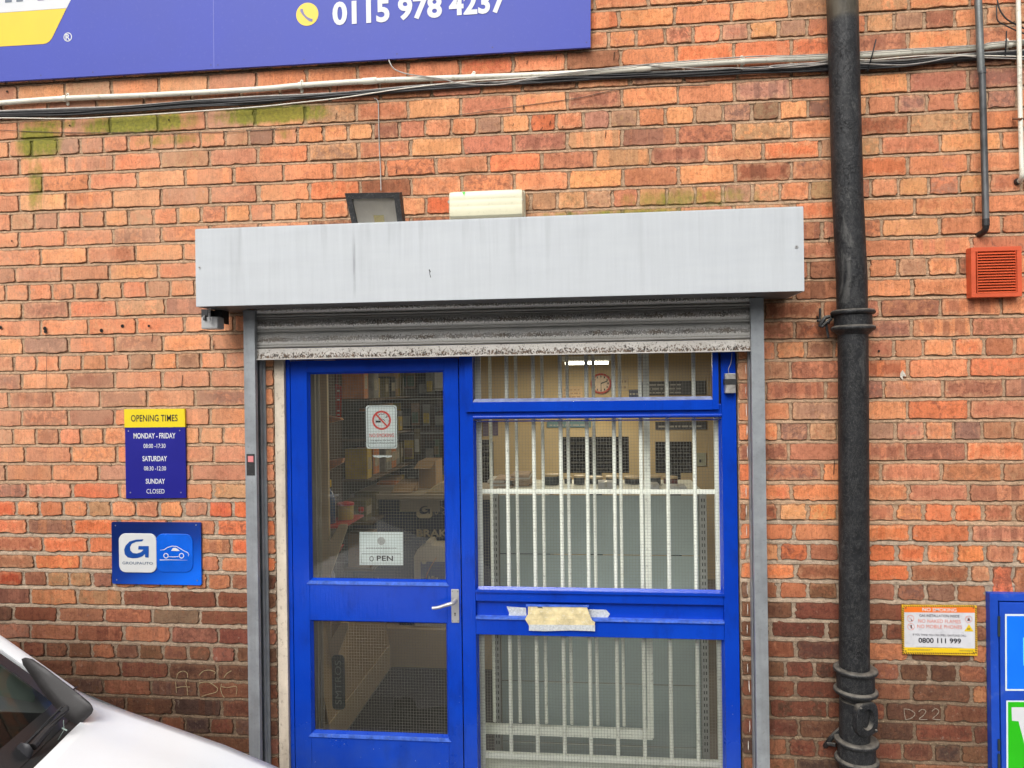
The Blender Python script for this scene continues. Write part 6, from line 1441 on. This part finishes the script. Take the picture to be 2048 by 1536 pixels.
# things standing on the display shelving top
kraft = M('printed_newsprint', (.42, .30, .20), .85, var=.25, vs=40, dirt=.4, dirtcol=(.2, .12, .08), ds=90)
def stack(px0, px1, pyt, dep, label, seed):
    r_ = random.Random(seed); a, b_ = XY(px0, dep), XY(px1, dep); zt = P(1100, pyt, -dep).z; t = thing('catalogue_stack', ((a + b_) / 2, dep, topz_), label, 'papers', 'catalogues heaped behind the window'); z_ = topz_
    while z_ < zt:
        h_ = r_.uniform(.006, .013); o_ = r_.uniform(-.02, .02); g = MB(); g.box(a + o_, b_ + o_ + r_.uniform(-.02, .02), dep - .08, dep + .12, z_ + .0003, z_ + h_, bev=.001); build('catalogue', g, kraft if r_.random() < .7 else M('white_paper', (.55, .52, .46), .8, var=.1), t); z_ += h_ + .0006
stack(988, 1022, 955, .80, 'heap of brownish catalogues behind the first grille bars at the left of the window', 1); stack(1026, 1062, 951, .85, 'second heap of pale catalogues, right beside the brown heap behind the window', 2)
lid = M('tin_lid_tan', (.60, .45, .26), .45, .1, var=.1); tinb = M('dark_tin_body', (.035, .045, .05), .4, var=.3, vs=30, dirt=.3, dirtcol=(.2, .15, .1), ds=60); tinr = M('maroon_tin_body', (.12, .03, .03), .4, var=.3)
for k, (px0, px1, py, lb) in enumerate(((1086, 1122, 948, 'dark tin with a tan lid, leftmost of the row behind the grille'), (1130, 1146, 953, 'small tan-topped tin, second from the left in the row behind the grille'), (1149, 1172, 951, 'dark tin with pale yellow lid, third from the left behind the grille'), (1176, 1208, 953, 'dark tin with tan lid, fourth from the left behind the grille'), (1213, 1246, 952, 'tan-lidded dark tin left of the flat stile behind the grille'), (1250, 1286, 953, 'tan-lidded dark tin behind the flat grille stile'), (1292, 1324, 951, 'tan-lidded dark tin right of the flat grille stile'), (1328, 1358, 953, 'maroon tin with tan lid near the right of the row behind the grille'))):
    dep = .86 + .03 * (k % 2); a, b_ = XY(px0, dep), XY(px1, dep); zt = P(1200, py, -dep).z; c = (a + b_) / 2; r_ = (b_ - a) / 2 * .96; t = thing('tin', (c, dep, topz_), lb, 'tin', 'tins lined up behind the window')
    h_ = zt - topz_
    build('body', MB().lathe([(r_ * .97, .0005), (r_, .004), (r_, h_ - .012), (r_ * .97, h_ - .010)], 24, Matrix.Translation((c, dep, topz_))), tinr if 'maroon' in lb else tinb, t, smooth=40); build('lid', MB().lathe([(r_ * .98, h_ - .0098), (r_ * 1.03, h_ - .008), (r_ * 1.03, h_), (r_ * .9, h_ + .001)], 24, Matrix.Translation((c, dep, topz_))), lid, t, smooth=40)
for px0, px1, py, lb in ((1198, 1228, 962, 'low white carton in front of the tins, left of the flat stile'), (1300, 1318, 966, 'small white carton in front of the tins, right of the flat stile'), (1341, 1372, 970, 'white carton with a seam near the right end of the tins')):
    dep = .72; a, b_ = XY(px0, dep), XY(px1, dep); zt = P(1200, py, -dep).z; t = thing('carton', ((a + b_) / 2, dep, topz_), lb, 'box', 'white cartons behind the window')
    box('carton_body', (a, b_, dep - .05, dep + .05, topz_ + .0004, zt), M('white_card', (.5, .5, .5), .7, var=.06), t, bev=.002); box('tape_strip', ((a + b_) / 2 - .006, (a + b_) / 2 + .006, dep - .0508, dep + .03, topz_ + .01, zt + .0006), M('clear_tape', (.42, .4, .34), .3), t)
# back wall fittings
bd = RY1 - .012
def wallpanel(name, x0, y0, x1, y1, mt, label, cat, dep=None, th=.01, group=None):
    dep = dep or bd; a, b_ = P(x0, (y0 + y1) / 2, -dep), P(x1, (y0 + y1) / 2, -dep); t, u = P((x0 + x1) / 2, y0, -dep), P((x0 + x1) / 2, y1, -dep)
    o = thing(name, ((a.x + b_.x) / 2, dep, u.z), label, cat, group)
    box('board', (a.x, b_.x, dep, dep + th, u.z, t.z), mt, o); return o, a.x, b_.x, u.z, t.z
GD = M('dark_graphite_poster', (.05, .05, .055), .5, var=.2, vs=10); BN = M('navy_poster', (.05, .06, .11), .5, var=.2, vs=20); TL = M('teal_poster', (.11, .20, .23), .5, var=.15, vs=10); PU = M('purple_poster', (.12, .09, .16), .5, var=.2, vs=10)
def lines(o, a, b_, u, t, n, mt, dep=None, seed=0, x0f=.06, x1f=.9):
    r_ = random.Random(seed); bm = bmesh.new(); dep = (dep or bd) - .0015
    for i in range(n):
        z_ = t - (t - u) * (i + .8) / (n + .6); h_ = (t - u) / (n + .6) * .35; x = a + (b_ - a) * x0f
        while x < a + (b_ - a) * x1f: w_ = r_.uniform(.02, .09) * (b_ - a + .3); e = min(x + w_, a + (b_ - a) * x1f); bm.faces.new([bm.verts.new(q) for q in ((x, dep, z_ - h_), (e, dep, z_ - h_), (e, dep, z_), (x, dep, z_))]); x = e + .012
    finish('print_lines', bm, mt, o)
PL = M('poster_pale_ink', (.35, .34, .32), .6)
o, *q = wallpanel('poster', 1281, 762, 1412, 790, GD, 'wide dark banner of small print high on the cream wall behind the top light', 'poster'); lines(o, *q, 3, PL, seed=1, x1f=.62)
o, *q = wallpanel('poster', 1311, 843, 1413, 859, GD, 'narrow dark strip poster on the cream wall under the transom', 'poster'); lines(o, *q, 1, PL, seed=2)
o, *q = wallpanel('poster', 1258, 779, 1285, 803, BN, 'small square navy notice left of the wide dark banner', 'poster'); lines(o, *q, 2, PL, seed=3)
o, *q = wallpanel('poster', 1094, 843, 1182, 855, TL, 'teal strip sign just below the transom on the cream wall', 'poster'); lines(o, *q, 1, PL, seed=4)
o, *q = wallpanel('poster', 966, 843, 977, 872, PU, 'small purple poster at the left edge of the window', 'poster'); o, *q = wallpanel('poster', 985, 843, 996, 871, PU, 'small purple poster just right of the first grille bar', 'poster')
o, *q = wallpanel('poster', 1125, 773, 1165, 798, M('tan_notice', (.60, .42, .24), .7, var=.1), 'pale tan notice on the cream wall left of the clock', 'poster'); lines(o, *q, 3, M('tan_ink', (.35, .22, .12), .6), seed=6)
o, *q = wallpanel('framed_notice', 1221, 752, 1256, 782, M('cream_notice', (.48, .38, .24), .7, var=.15), 'cream framed notice right of the red clock', 'notice'); lines(o, *q, 2, M('tan_ink2', (.25, .17, .1), .6), seed=7)
MON = M('black_screen_glass', (.010, .011, .012), .25, var=.2)
for px0, py0, px1, py1, lb in ((1120, 874, 1258, 946, 'wide black display board behind the tins, left half of the window'), (1311, 884, 1384, 946, 'narrower black display board behind the tins, right of the flat stile'), (962, 880, 980, 946, 'tall dark display strip at the far left of the window')):
    o, a, b_, u, t = wallpanel('display_board', px0, py0, px1, py1, MON, lb, 'display board', dep=2.9, th=.04); box('stand', ((a + b_) / 2 - .06, (a + b_) / 2 + .06, 2.945, 2.99, 0.0, t - .02), MON, o); lines(o, a, b_, u, t, 5, M('dim_product', (.12, .12, .10), .6), dep=2.9, seed=len(lb), x1f=.95)
o, *q = wallpanel('exit_notice', 1391, 906, 1412, 932, M('pale_green_notice', (.38, .40, .30), .6), 'small pale notice with a dark figure at the right of the window', 'notice'); lines(o, *q, 1, GD, seed=9, x0f=.35, x1f=.7)
c = inw(1202, 767, RY1 - .04); ck = thing('wall_clock', (c.x, c.y, c.z), 'round wall clock with a red rim on the cream wall behind the top light', 'clock'); rr_ = 20.5 / FPX * (CAMD + RY1)
mt4 = Matrix.Translation((c.x, RY1 - .002, c.z)) @ Matrix.Rotation(rad(90), 4, 'X')
build('rim', MB().lathe([(rr_, .0), (rr_, .03), (rr_ * .92, .036), (rr_ * .80, .030), (rr_ * .8, .0)], 40, mt4), M('clock_red', (.42, .07, .05), .4), ck, smooth=40)
finish('face', disc_bm(c.x, c.z, rr_ * .8, RY1 - .02, 36), M('clock_face', (.62, .48, .36), .6), ck)
bm = stroke_bm([(c.x, c.z), (c.x + rr_ * .6, c.z + rr_ * .22)], .012, RY1 - .024); finish('hand', bm, black, ck); finish('hand', stroke_bm([(c.x, c.z), (c.x + .0, c.z - rr_ * .62)], .007, RY1 - .024), black, ck)
bm = bmesh.new()
for k in range(12):
    t = rad(30 * k); x, z_ = c.x + math.cos(t) * rr_ * .68, c.z + math.sin(t) * rr_ * .68; bm.faces.new([bm.verts.new(v_) for v_ in ((x - .006, RY1 - .022, z_ - .01), (x + .006, RY1 - .022, z_ - .01), (x + .006, RY1 - .022, z_ + .01), (x - .006, RY1 - .022, z_ + .01))])
finish('hour_marks', bm, black, ck)

# behind the door ------------------------------------------------------------
sl = thing('door_side_lining', (XY(625, .3), .3, 0), 'pale grey lining board standing just inside the left edge of the door glass', 'lining board')
LG = M('warm_grey_board', (.30, .28, .23), .7, var=.06, vs=4)
box('board', (XY(606, .30), XY(633.5, .30), .300, .32, .0, 2.2), LG, sl); box('board', (XY(635, .34), XY(641, .34), .34, .36, .0, 2.2), LG, sl)
# left-hand shelving unit with sloping bracket shelves
lu = thing('shelving_unit', (-1.5, 1.0, 0), 'cream steel shelving unit with sloping brackets and plinth on the left inside the door', 'shelving')
CS = M('cream_steel', (.52, .42, .27), .5, var=.06, vs=6)
for y in (.80,):
    xa = P(656, 1200, -.80).x
    box('upright', (xa - .03, xa + .015, y - .012, y + .012, 0, 2.1), CS, lu, bev=.002)
    for py in (1066, 1262):
        zb_ = P(656, py, -.80).z
        g = MB(); g.prism([(xa + .014, zb_ - .30 + .06), (xa + .014, zb_ - .05), (xa + .075, zb_ + .05), (xa + .115, zb_ + .05), (xa + .115, zb_ + .025)], y - .010, y + .010); build('bracket', g, CS, lu)
xa = P(656, 1200, -.8).x
for py, rd_ in ((1055, 1), (1245, 0)):
    zb_ = P(656, py, -.80).z; box('shelf', (xa - .05, xa + .085, .82, 1.20, zb_ - .012, zb_), M('red_shelf_edge', (.40, .03, .02), .4) if rd_ else CS, lu, bev=.003)
zs1 = P(656, 1055, -.8).z
box('back_board', (-1.70, -1.68, .8, 1.72, 0, 2.1), M('shelf_back_dark', (.05, .035, .025), .8), lu)
box('plinth', (-1.74, -1.385, .62, 1.80, 0, .16), CS, lu)
g = MB(); g.quad((-1.39, .62, .16), (-1.39, 1.8, .16), (-1.46, 1.8, .62), (-1.46, .62, .62)); build('lower_front', g, M('beige_board', (.40, .30, .18), .7, var=.06), lu)
# bottle, tub, small goods
def lathe_thing(name, px0, px1, pyt, pyb, dep, prof, mats, label, cat, zbase=None):
    a, b_ = P(px0, (pyt + pyb) / 2, -dep), P(px1, (pyt + pyb) / 2, -dep); zt, zb_ = P((px0 + px1) / 2, pyt, -dep).z, (zbase if zbase is not None else P((px0 + px1) / 2, pyb, -dep).z)
    c = (a.x + b_.x) / 2; r_ = (b_.x - a.x) / 2; t = thing(name, (c, dep, zb_), label, cat)
    for (n, pf_), m_ in zip(prof, mats): build(n, MB().lathe([(r_ * q, (zt - zb_) * h_) for q, h_ in pf_], 24, Matrix.Translation((c, dep, zb_))), m_, t, smooth=40)
    return t
SB = M('screenwash_blue', (.05, .09, .20), .2, var=.2); YC_ = M('yellow_cap', (.62, .40, .01), .4); RC_ = M('red_lid', (.48, .025, .02), .35); YT = M('yellow_tub', (.48, .36, .08), .35, var=.1)
lathe_thing('screenwash_bottle', 642, 670, 960, 1055, .92, [('body', [(.95, .0), (1, .02), (1, .55), (.8, .68), (.35, .80), (.3, .84)]), ('cap', [(.45, .84), (.5, .86), (.48, 1.0), (.3, 1.005)])], [SB, YC_], 'blue screenwash bottle with a yellow cap on the shelf inside the door', 'bottle', zs1 + .001)
lathe_thing('hand_cleaner_tub', 675, 708, 1003, 1058, 1.05, [('body', [(.85, 0), (.9, .02), (.92, .78), (.8, .8)]), ('lid', [(.96, .80), (1, .82), (.98, .93), (.5, .96), (.3, 1.0)])], [YT, RC_], 'yellow tub with a red lid on the red shelf inside the door', 'tub', zs1 + .001)
lathe_thing('spray_can', 717, 728, 1025, 1052, 1.45, [('body', [(.9, 0), (1, .03), (1, .8), (.5, .9)]), ('cap', [(.6, .9), (.6, 1.0)])], [RC_, RC_], 'small red aerosol can on the far end of the red shelf', 'can', zs1 + .001)
lathe_thing('oil_bottle', 657, 670, 1133, 1185, .95, [('body', [(1, 0), (1, .7), (.5, .85)]), ('cap', [(.5, .85), (.5, 1.0)])], [M('silver_bottle', (.3, .3, .32), .3, .4), black], 'silver bottle low on the shelving, just above the lock rail', 'bottle')
RB = M('red_banner', (.60, .03, .02), .5, var=.2, vs=20); OP = M('copper_foil_card', (.60, .26, .12), .35, .2, var=.2, vs=30)
bn_ = thing('hanging_banner', inw(677, 835, 1.3), 'narrow red hanging strip with pale marks at the upper left of the door glass', 'banner'); g = MB(); g.prism([(P(x, y, -1.3).x, P(x, y, -1.3).z) for x, y in ((671, 768), (683, 772), (682, 834), (672, 835))], 1.3, 1.303); build('strip', g, RB, bn_)
g = MB()
for y in (780, 798, 820, 828): a, b_ = P(674, y, -1.3), P(680, y + 3, -1.3); g.quad((a.x, 1.298, b_.z), (b_.x, 1.298, b_.z), (b_.x, 1.298, a.z), (a.x, 1.298, a.z))
build('print', g, M('pale_pink_print', (.7, .35, .3), .5), bn_)
for pts, lb in (([(656, 832), (680, 836), (684, 840), (660, 846)], 'copper-coloured folded card below the red hanging strip'), ([(643, 937), (656, 921), (686, 917), (684, 926), (645, 948)], 'copper-coloured packet on the shelving at mid height of the door glass'), ([(658, 1100), (672, 1092), (684, 1092), (674, 1108), (660, 1114)], 'orange-red packet on the lower shelf inside the door')):
    g = MB(); g.prism([(P(x, y, -1.15).x, P(x, y, -1.15).z) for x, y in pts], 1.15, 1.19, bev=.001); t = build('folded_card', g, OP if 'copper' in lb else RB, None, P(*pts[0], -1.15)); tag(t, lb, 'packet')
mp = thing('maroon_poster', inw(655, 790, 1.6), 'dull maroon board at the upper left behind the door glass', 'board'); a, b_ = P(640, 742, -1.6), P(674, 790, -1.6); box('board', (a.x, b_.x, 1.6, 1.62, b_.z, a.z), M('maroon_board', (.10, .025, .03), .6, var=.2), mp); a, b_ = P(640, 790, -1.6), P(668, 880, -1.6); box('lower_board', (a.x, b_.x, 1.6, 1.62, b_.z, a.z - .003), M('slate_board', (.10, .105, .12), .6, var=.2, vs=8), mp)
# notices stuck on the inside of the wired door glass
nsg = thing('no_smoking_sticker', (P(763, 897, -.044).x, .044, P(763, 897, -.044).z), 'white no smoking sticker with a red barred circle inside the upper door glass', 'sign')
ys = -.0435
STW = M('sticker_white', (.74, .80, .80), .5, var=.04)
build('card', MB().prism(rrpx(732, 810.5, 794, 897.5, .012, ys), .0435, .0442), STW, nsg)
bm = bmesh.new(); o1 = rrpx(735, 813, 791.5, 895, .010, ys + .001); o2 = rrpx(736.2, 814.2, 790.3, 893.8, .009, ys + .001)
A_ = [bm.verts.new((x, .0432, z_)) for x, z_ in o1]; B_ = [bm.verts.new((x, .0432, z_)) for x, z_ in o2]
for j in range(len(A_)): bm.faces.new((A_[j], A_[(j + 1) % len(A_)], B_[(j + 1) % len(B_)], B_[j]))
finish('border_line', bm, M('sticker_grey_line', (.18, .22, .24), .5), nsg)
REDP = M('sticker_red_print', (.72, .05, .035), .45, var=.05)
c = P(763, 840.5, ys + .001); r1 = P(782, 840, ys).x - c.x
finish('smoke_outline', stroke_bm([(v_.x, v_.z) for v_ in smooth_path([P(x, y, ys + .001) for x, y in [(771, 843), (765, 838), (760, 840), (757, 834), (760, 828), (766, 829), (769, 826), (774, 830), (771, 836), (776, 833), (780, 838), (776, 843)]], 3)], .0022, .0430), black, nsg)
finish('cigarette', poly_bm(pp([(751, 841.3), (761.5, 841.3), (761.5, 845), (751, 845)], ys + .001), .0430), black, nsg)
finish('prohibition_ring', ring_bm(c.x, c.z, r1 * .80, r1, .0427), REDP, nsg); finish('prohibition_bar', stroke_bm([(c.x - r1 * .62, c.z + r1 * .66), (c.x + r1 * .62, c.z - r1 * .66)], r1 * .17, .0425), REDP, nsg)
text_px(nsg, 'NO SMOKING', 739, 788, 867, 874.5, ys + .001, REDP, .0); text_px(nsg, 'It is against the law to', 741, 787, 878.5, 883, ys + .001, BK, .0); text_px(nsg, 'smoke in these premises', 739, 789, 884, 888.5, ys + .001, BK, .0)
g = MB(); g.prism(pp([(744, 911), (784, 911), (783, 914), (776, 915.5), (768, 914), (758, 916), (748, 914)], ys), .0435, .0440); tag(build('torn_tape', g, STW, None, P(764, 913, ys)), 'torn white scrap of tape below the no smoking sticker', 'tape')
osg = thing('open_sign', (P(762, 1130, ys).x, .044, P(762, 1130, ys).z), 'small white OPEN notice inside the door glass above the lock rail', 'sign')
build('card', MB().prism(pp([(719, 1064), (806, 1064.5), (806.5, 1130.5), (719, 1130)], ys), .0435, .0460), STW, osg)
build('slot_shadow_line', wrap(stroke_bm(pp([(723.5, 1126), (723.5, 1107.5), (801.5, 1107.5)], ys + .001), .0022, .0430)), M('slot_grey', (.20, .21, .21), .6), osg)
build('slot_line', wrap(stroke_bm(pp([(723.5, 1126.5), (801.5, 1126.5), (801.5, 1108)], ys + .001), .0012, .0430)), M('pale_slot_grey', (.40, .42, .42), .6), osg)
build('frame_line', wrap(stroke_bm(pp([(724, 1069.5), (801, 1069.5)], ys + .001), .0012, .0430)), MATS['pale_slot_grey'], osg)
text_px(osg, 'O', 739, 747.5, 1112, 1123, ys + .001, M('grey_letter', (.13, .14, .14), .5), .015); text_px(osg, 'PEN', 753.5, 786, 1111.5, 1122, ys + .001, BK, .022, 1.08)
c = P(762.5, 1082, ys); finish('faded_emblem', disc_bm(c.x, c.z, .018, .0430), M('faded_emblem_grey', (.44, .45, .44), .6, var=.2, vs=60), osg)
bm = bmesh.new(); x = 732
while x < 794:
    w_ = rs.uniform(2, 6); p, q = P(x, 1095.4, ys), P(min(x + w_, 794), 1096.9, ys); bm.faces.new([bm.verts.new(v_) for v_ in ((p.x, .0429, p.z), (q.x, .0429, p.z), (q.x, .0429, q.z), (p.x, .0429, q.z))]); x += w_ + 1
finish('small_print', bm, MATS['slot_grey'], osg)
# counter
cy = 2.1; ct_ = thing('counter', inw(800, 1335, cy), 'shop counter with a navy printed front above a beige base, seen through the door', 'counter')
cxa, cxb = P(690, 1100, -cy).x, P(1100, 1100, -cy).x; zc_ = P(800, 997, -cy).z; NF = M('navy_counter_print', (.012, .016, .045), .5, var=.3, vs=6); BG = M('beige_counter_board', (.36, .27, .16), .7, var=.08, vs=5)
box('worktop', (cxa - .02, cxb, cy - .05, cy + .6, zc_, zc_ + .035), M('grey_worktop', (.34, .29, .23), .5, var=.1), ct_, bev=.004)
box('front_panel', (cxa, cxb, cy, cy + .03, .43, zc_ - .001), NF, ct_); box('base_panel', (cxa, cxb, cy - .012, cy + .03, 0, .428), BG, ct_); box('body', (cxa + .02, cxb, cy + .031, cy + .55, 0, zc_ - .002), BG, ct_)
dz = -(cy - .004)
CT = M('cream_print', (.46, .39, .27), .6, var=.05)
flat('cream_block', [(800, 999), (880, 999), (880, 1023), (800, 1023)], dz, CT, ct_)
text_px(ct_, 'BRAKES', 833, 918, 1059, 1074, dz + .002, CT, .03)
build('logo_tile', MB().prism(rrpx(833, 1006, 865, 1036, .03, dz), -dz - .006, -dz - .003), CT, ct_)
z4 = [(845 + (a - 300) * .068 + 2, 1020 + (b - 430) * .068) for a, b in GG]; finish('letter_g', poly_bm(pp(z4, dz + .008), -dz - .008), NF, ct_)
finish('car_outline', stroke_bm(pp([(868, 1018), (875, 1013), (884, 1014), (893, 1020), (900, 1022)], dz + .003), .006, -dz - .003), CT, ct_)
for x in (873, 889): q = P(x, 1025, dz); finish('car_wheel', ring_bm(q.x, q.z, .008, .013, -dz - .003), CT, ct_)
# jerrycans on a ledge in front of the counter
lz = .27; lg_ = thing('beige_ledge', (P(840, 1300, -1.8).x, 1.8, 0), 'low beige ledge along the foot of the counter', 'ledge'); box('ledge_body', (cxa, cxb, 1.80, 2.085, 0, lz), BG, lg_, bev=.004)
def can_(px0, px1, pyt, dep, body, label_m, lb, zb_):
    a, b_ = P(px0, 1180, -dep).x, P(px1, 1180, -dep).x; zt = P(860, pyt, -dep).z; w_ = b_ - a; t = thing('jerrycan', ((a + b_) / 2, dep, zb_), lb, 'jerrycan')
    g = MB(); g.prism([(a + w_ * .02, zb_ + .001), (b_ - w_ * .02, zb_ + .001), (b_, zb_ + .03), (b_, zt - .10), (b_ - w_ * .12, zt - .055), (b_ - w_ * .2, zt - .03), (a + w_ * .52, zt - .03), (a + w_ * .48, zt), (a + w_ * .36, zt), (a + w_ * .30, zt - .03), (a + w_ * .1, zt - .06), (a, zt - .11), (a, zb_ + .03)], dep, dep + .16, bev=.008); build('can_body', g, body, t, smooth=40)
    q = box('label', (a + w_ * .2, b_ - w_ * .12, dep - .0016, dep - .0006, zb_ + .05, zt - .14), label_m, t); return t, a, b_, zt, q
LB_ = M('jerrycan_label_blue', (.02, .025, .12), .5, var=.2); t, a, b_, zt, lq = can_(828, 899, 1083, 1.84, M('cream_hdpe', (.44, .38, .28), .5, var=.05), LB_, 'cream plastic jerrycan with a dark blue label at the right edge of the door glass', lz + .001)
text_px(lq, 'AdBlue', 856, 876, 1152, 1160, -1.8345, CT, .02); q = P(848, 1123, -1.8345); finish('label_roundel', ring_bm(q.x, q.z, 0.0, .018, 1.8345) if False else disc_bm(q.x, q.z, .018, 1.8345), CT, lq); finish('orange_swoosh', stroke_bm(pp([(873, 1115), (862, 1132), (854, 1148), (851, 1162)], -1.8345), .004, 1.8345), OP, lq)
can_(797, 824, 1205, 1.86, M('black_hdpe', (.02, .022, .03), .4, var=.2), M('can_label_grey', (.10, .11, .13), .5, var=.4, vs=60), 'small black can with a grey label beside the cream jerrycan', lz + .001)
# mat, oval sign board, cardboard on the counter
g = MB(); g.box(-1.372, -.45, .42, 1.79, .0006, .010, bev=.004); tag(build('door_mat', g, M('black_mat_rubber', (.035, .033, .032), .9, var=.4, vs=60, dirt=.4, dirtcol=(.12, .11, .1), ds=150, bump=.003, bs=90), None, (-.9, 1.0, 0)), 'large black rubber floor mat inside the door', 'mat')
sb = thing('upright_oval_sign', inw(676, 1415, .70), 'dark green oval sign with pale sideways letters leaning on the plinth', 'sign')
g = MB(); a, b_ = P(663, 1310, -.60), P(690, 1420, -.60); g.prism(rrect(a.x, b_.x, b_.z, a.z, .022, 6), .600, .606); build('board', g, M('dark_green_enamel', (.02, .04, .035), .4, var=.2), sb)
bmt = text_bm('SMTROS', 0, (a.z - b_.z) * .8, 0, (b_.x - a.x) * .5, 0, .0)
for v_ in bmt.verts: v_.co = Vector((a.x + (b_.x - a.x) * .75 - v_.co.z, .599, b_.z + (a.z - b_.z) * .1 + v_.co.x))
finish('lettering', bmt, M('dim_green_ink', (.20, .25, .22), .5), sb, recalc=False)
KB_ = M('kraft_cardboard', (.30, .20, .11), .8, var=.12, vs=8, dirt=.2, dirtcol=(.16, .1, .05), ds=40)
def cbox(px0, px1, pyt, dep, depth, lb, rot=0.0, zb_=None):
    zb2_ = zc_ + .036 if zb_ is None else zb_; a, b_ = P(px0, 960, -dep).x, P(px1, 960, -dep).x; zt = P(850, pyt, -dep).z; t = thing('cardboard_box', ((a + b_) / 2, dep, zb2_), lb, 'box'); g = MB(); g.box(a, b_, dep, dep + depth, zb2_ + .0005, zt, bev=.003)
    build('box_body', g, KB_, t); g = MB(); g.quad((a, dep, zt + .001), (b_, dep, zt + .001), (b_ - .02, dep - .09, zt - .05), (a - .02, dep - .09, zt - .05)); build('flap', g, KB_, t); t.rotation_euler.z = rot
cbox(838, 872, 922, 2.35, .25, 'brown cardboard box standing upright on the counter near the right of the door glass'); cbox(792, 832, 968, 2.2, .3, 'flat open cardboard box on the counter, left of the upright box', .1)
pa = thing('paper_bag', inw(880, 988, 2.14), 'crumpled pale paper sheet on the counter beside the door stile', 'paper'); g = MB(); g.prism([(P(x, y, -2.14).x, P(x, y, -2.14).z) for x, y in ((850, 986), (868, 972), (885, 964), (905, 968), (915, 986))], 2.12, 2.3, bev=.01); build('sheet', g, M('crumpled_tan_paper', (.55, .45, .30), .8, var=.2, vs=30), pa)
# stock along the left wall beyond the shelving
sr = thing('stock_rack', (-1.6, 2.3, 0), 'tall dark stock rack along the side wall beyond the cream shelving', 'shelving')
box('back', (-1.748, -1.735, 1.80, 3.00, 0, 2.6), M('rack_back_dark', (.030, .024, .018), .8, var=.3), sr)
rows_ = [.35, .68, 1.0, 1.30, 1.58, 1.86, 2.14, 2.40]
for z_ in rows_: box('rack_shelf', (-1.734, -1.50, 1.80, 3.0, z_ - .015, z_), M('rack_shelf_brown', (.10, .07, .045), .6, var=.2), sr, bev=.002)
rk = random.Random(31); SC = [('brown', KB_), ('black', M('stock_black', (.02, .02, .02), .5, var=.4, vs=30)), ('olive', M('stock_olive', (.13, .11, .05), .6, var=.3, vs=30)), ('yellow', M('stock_yellow', (.42, .30, .04), .5, var=.2, vs=20)), ('orange', M('stock_orange', (.42, .15, .05), .5, var=.2, vs=20)), ('grey', M('stock_grey', (.18, .18, .17), .5, var=.3, vs=20))]
for ri, z_ in enumerate(rows_[:-1]):
    y = 1.83
    while y < 2.92:
        w_ = rk.uniform(.09, .19); h_ = rk.uniform(.11, .24); nm, mt_ = rk.choice(SC); x_ = -1.52 - rk.uniform(0, .05)
        t = thing('stock_carton', (x_ - .08, y, z_), '%s stock carton on the %s shelf of the dark rack inside the door' % (nm, ['lowest', 'second', 'third', 'fourth', 'fifth', 'sixth', 'highest'][ri]), 'box', 'stock cartons on the dark rack')
        box('carton_body', (x_ - .16, x_, y, y + w_ - .01, z_ + .0005, z_ + h_), mt_, t, bev=.002); box('label', (x_ + .0003, x_ + .0010, y + .02, y + w_ - .03, z_ + h_ * .3, z_ + h_ * .7), M('stock_label', (.30, .27, .20), .6, var=.3, vs=60), t)
        y += w_ + rk.uniform(0, .04)
# wall of hanging packs behind the counter
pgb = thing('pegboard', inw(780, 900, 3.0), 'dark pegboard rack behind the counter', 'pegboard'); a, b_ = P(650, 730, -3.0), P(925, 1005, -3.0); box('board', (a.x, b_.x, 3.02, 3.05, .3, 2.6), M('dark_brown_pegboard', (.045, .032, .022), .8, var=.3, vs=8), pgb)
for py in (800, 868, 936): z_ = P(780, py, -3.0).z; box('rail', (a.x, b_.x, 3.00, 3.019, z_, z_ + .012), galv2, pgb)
rp_ = random.Random(9); PM = [M('pack_yellow', (.34, .26, .03), .5, var=.3, vs=30), M('pack_black', (.02, .02, .022), .5, var=.4, vs=30), M('pack_olive', (.12, .10, .05), .6, var=.3, vs=30), M('pack_brown', (.15, .09, .05), .6, var=.3, vs=30), M('pack_grey', (.14, .15, .15), .5, var=.3, vs=30), M('pack_white', (.42, .44, .44), .5, var=.1), M('pack_green', (.05, .09, .06), .5, var=.3)]
cn = ['yellow', 'black', 'olive', 'brown', 'grey', 'white', 'green']
src = {}
for r_, (y0, y1) in enumerate(((745, 792), (806, 858), (874, 926), (942, 990))):
    px = 668 + (r_ % 2) * 6
    while px < 900:
        w_ = rp_.uniform(13, 24); k = rp_.choice([0, 1, 1, 2, 2, 3, 3, 4, 6] if px < 830 else [1, 1, 1, 4, 4, 6, 5])
        dep = 2.96 + rp_.uniform(-.06, .02); h_ = y1 - y0 - rp_.uniform(0, 18); a, b_ = P(px, y0, -dep), P(px + w_ - 1.5, y0 + h_, -dep)
        if k not in src:
            t = thing('hanging_pack', (a.x, dep, b_.z), '', 'packet'); box('card', (a.x, b_.x, dep, dep + .012, b_.z, a.z), PM[k], t, bev=.002); box('blister', (a.x + .008, b_.x - .008, dep - .02, dep - .0005, b_.z + .02, b_.z + (a.z - b_.z) * .6), PM[(k + 3) % 7 if k != 5 else 5], t, bev=.004); src[k] = t
        else:
            t = src[k].copy(); COL.objects.link(t); t.location = (a.x, dep, b_.z)
            for ch in list(src[k].children):
                q = ch.copy(); COL.objects.link(q); q.parent = t
        t['label'] = '%s hanging pack on the dark rack behind the counter, %s row' % (cn[k], ['top', 'second', 'third', 'bottom'][r_]); t['group'] = '%s packs on the %s row of the rack' % (cn[k], ['top', 'second', 'third', 'bottom'][r_])
        px += w_
# clean up builder bookkeeping
for o in list(bpy.data.objects):
    if '_o' in o: del o['_o']
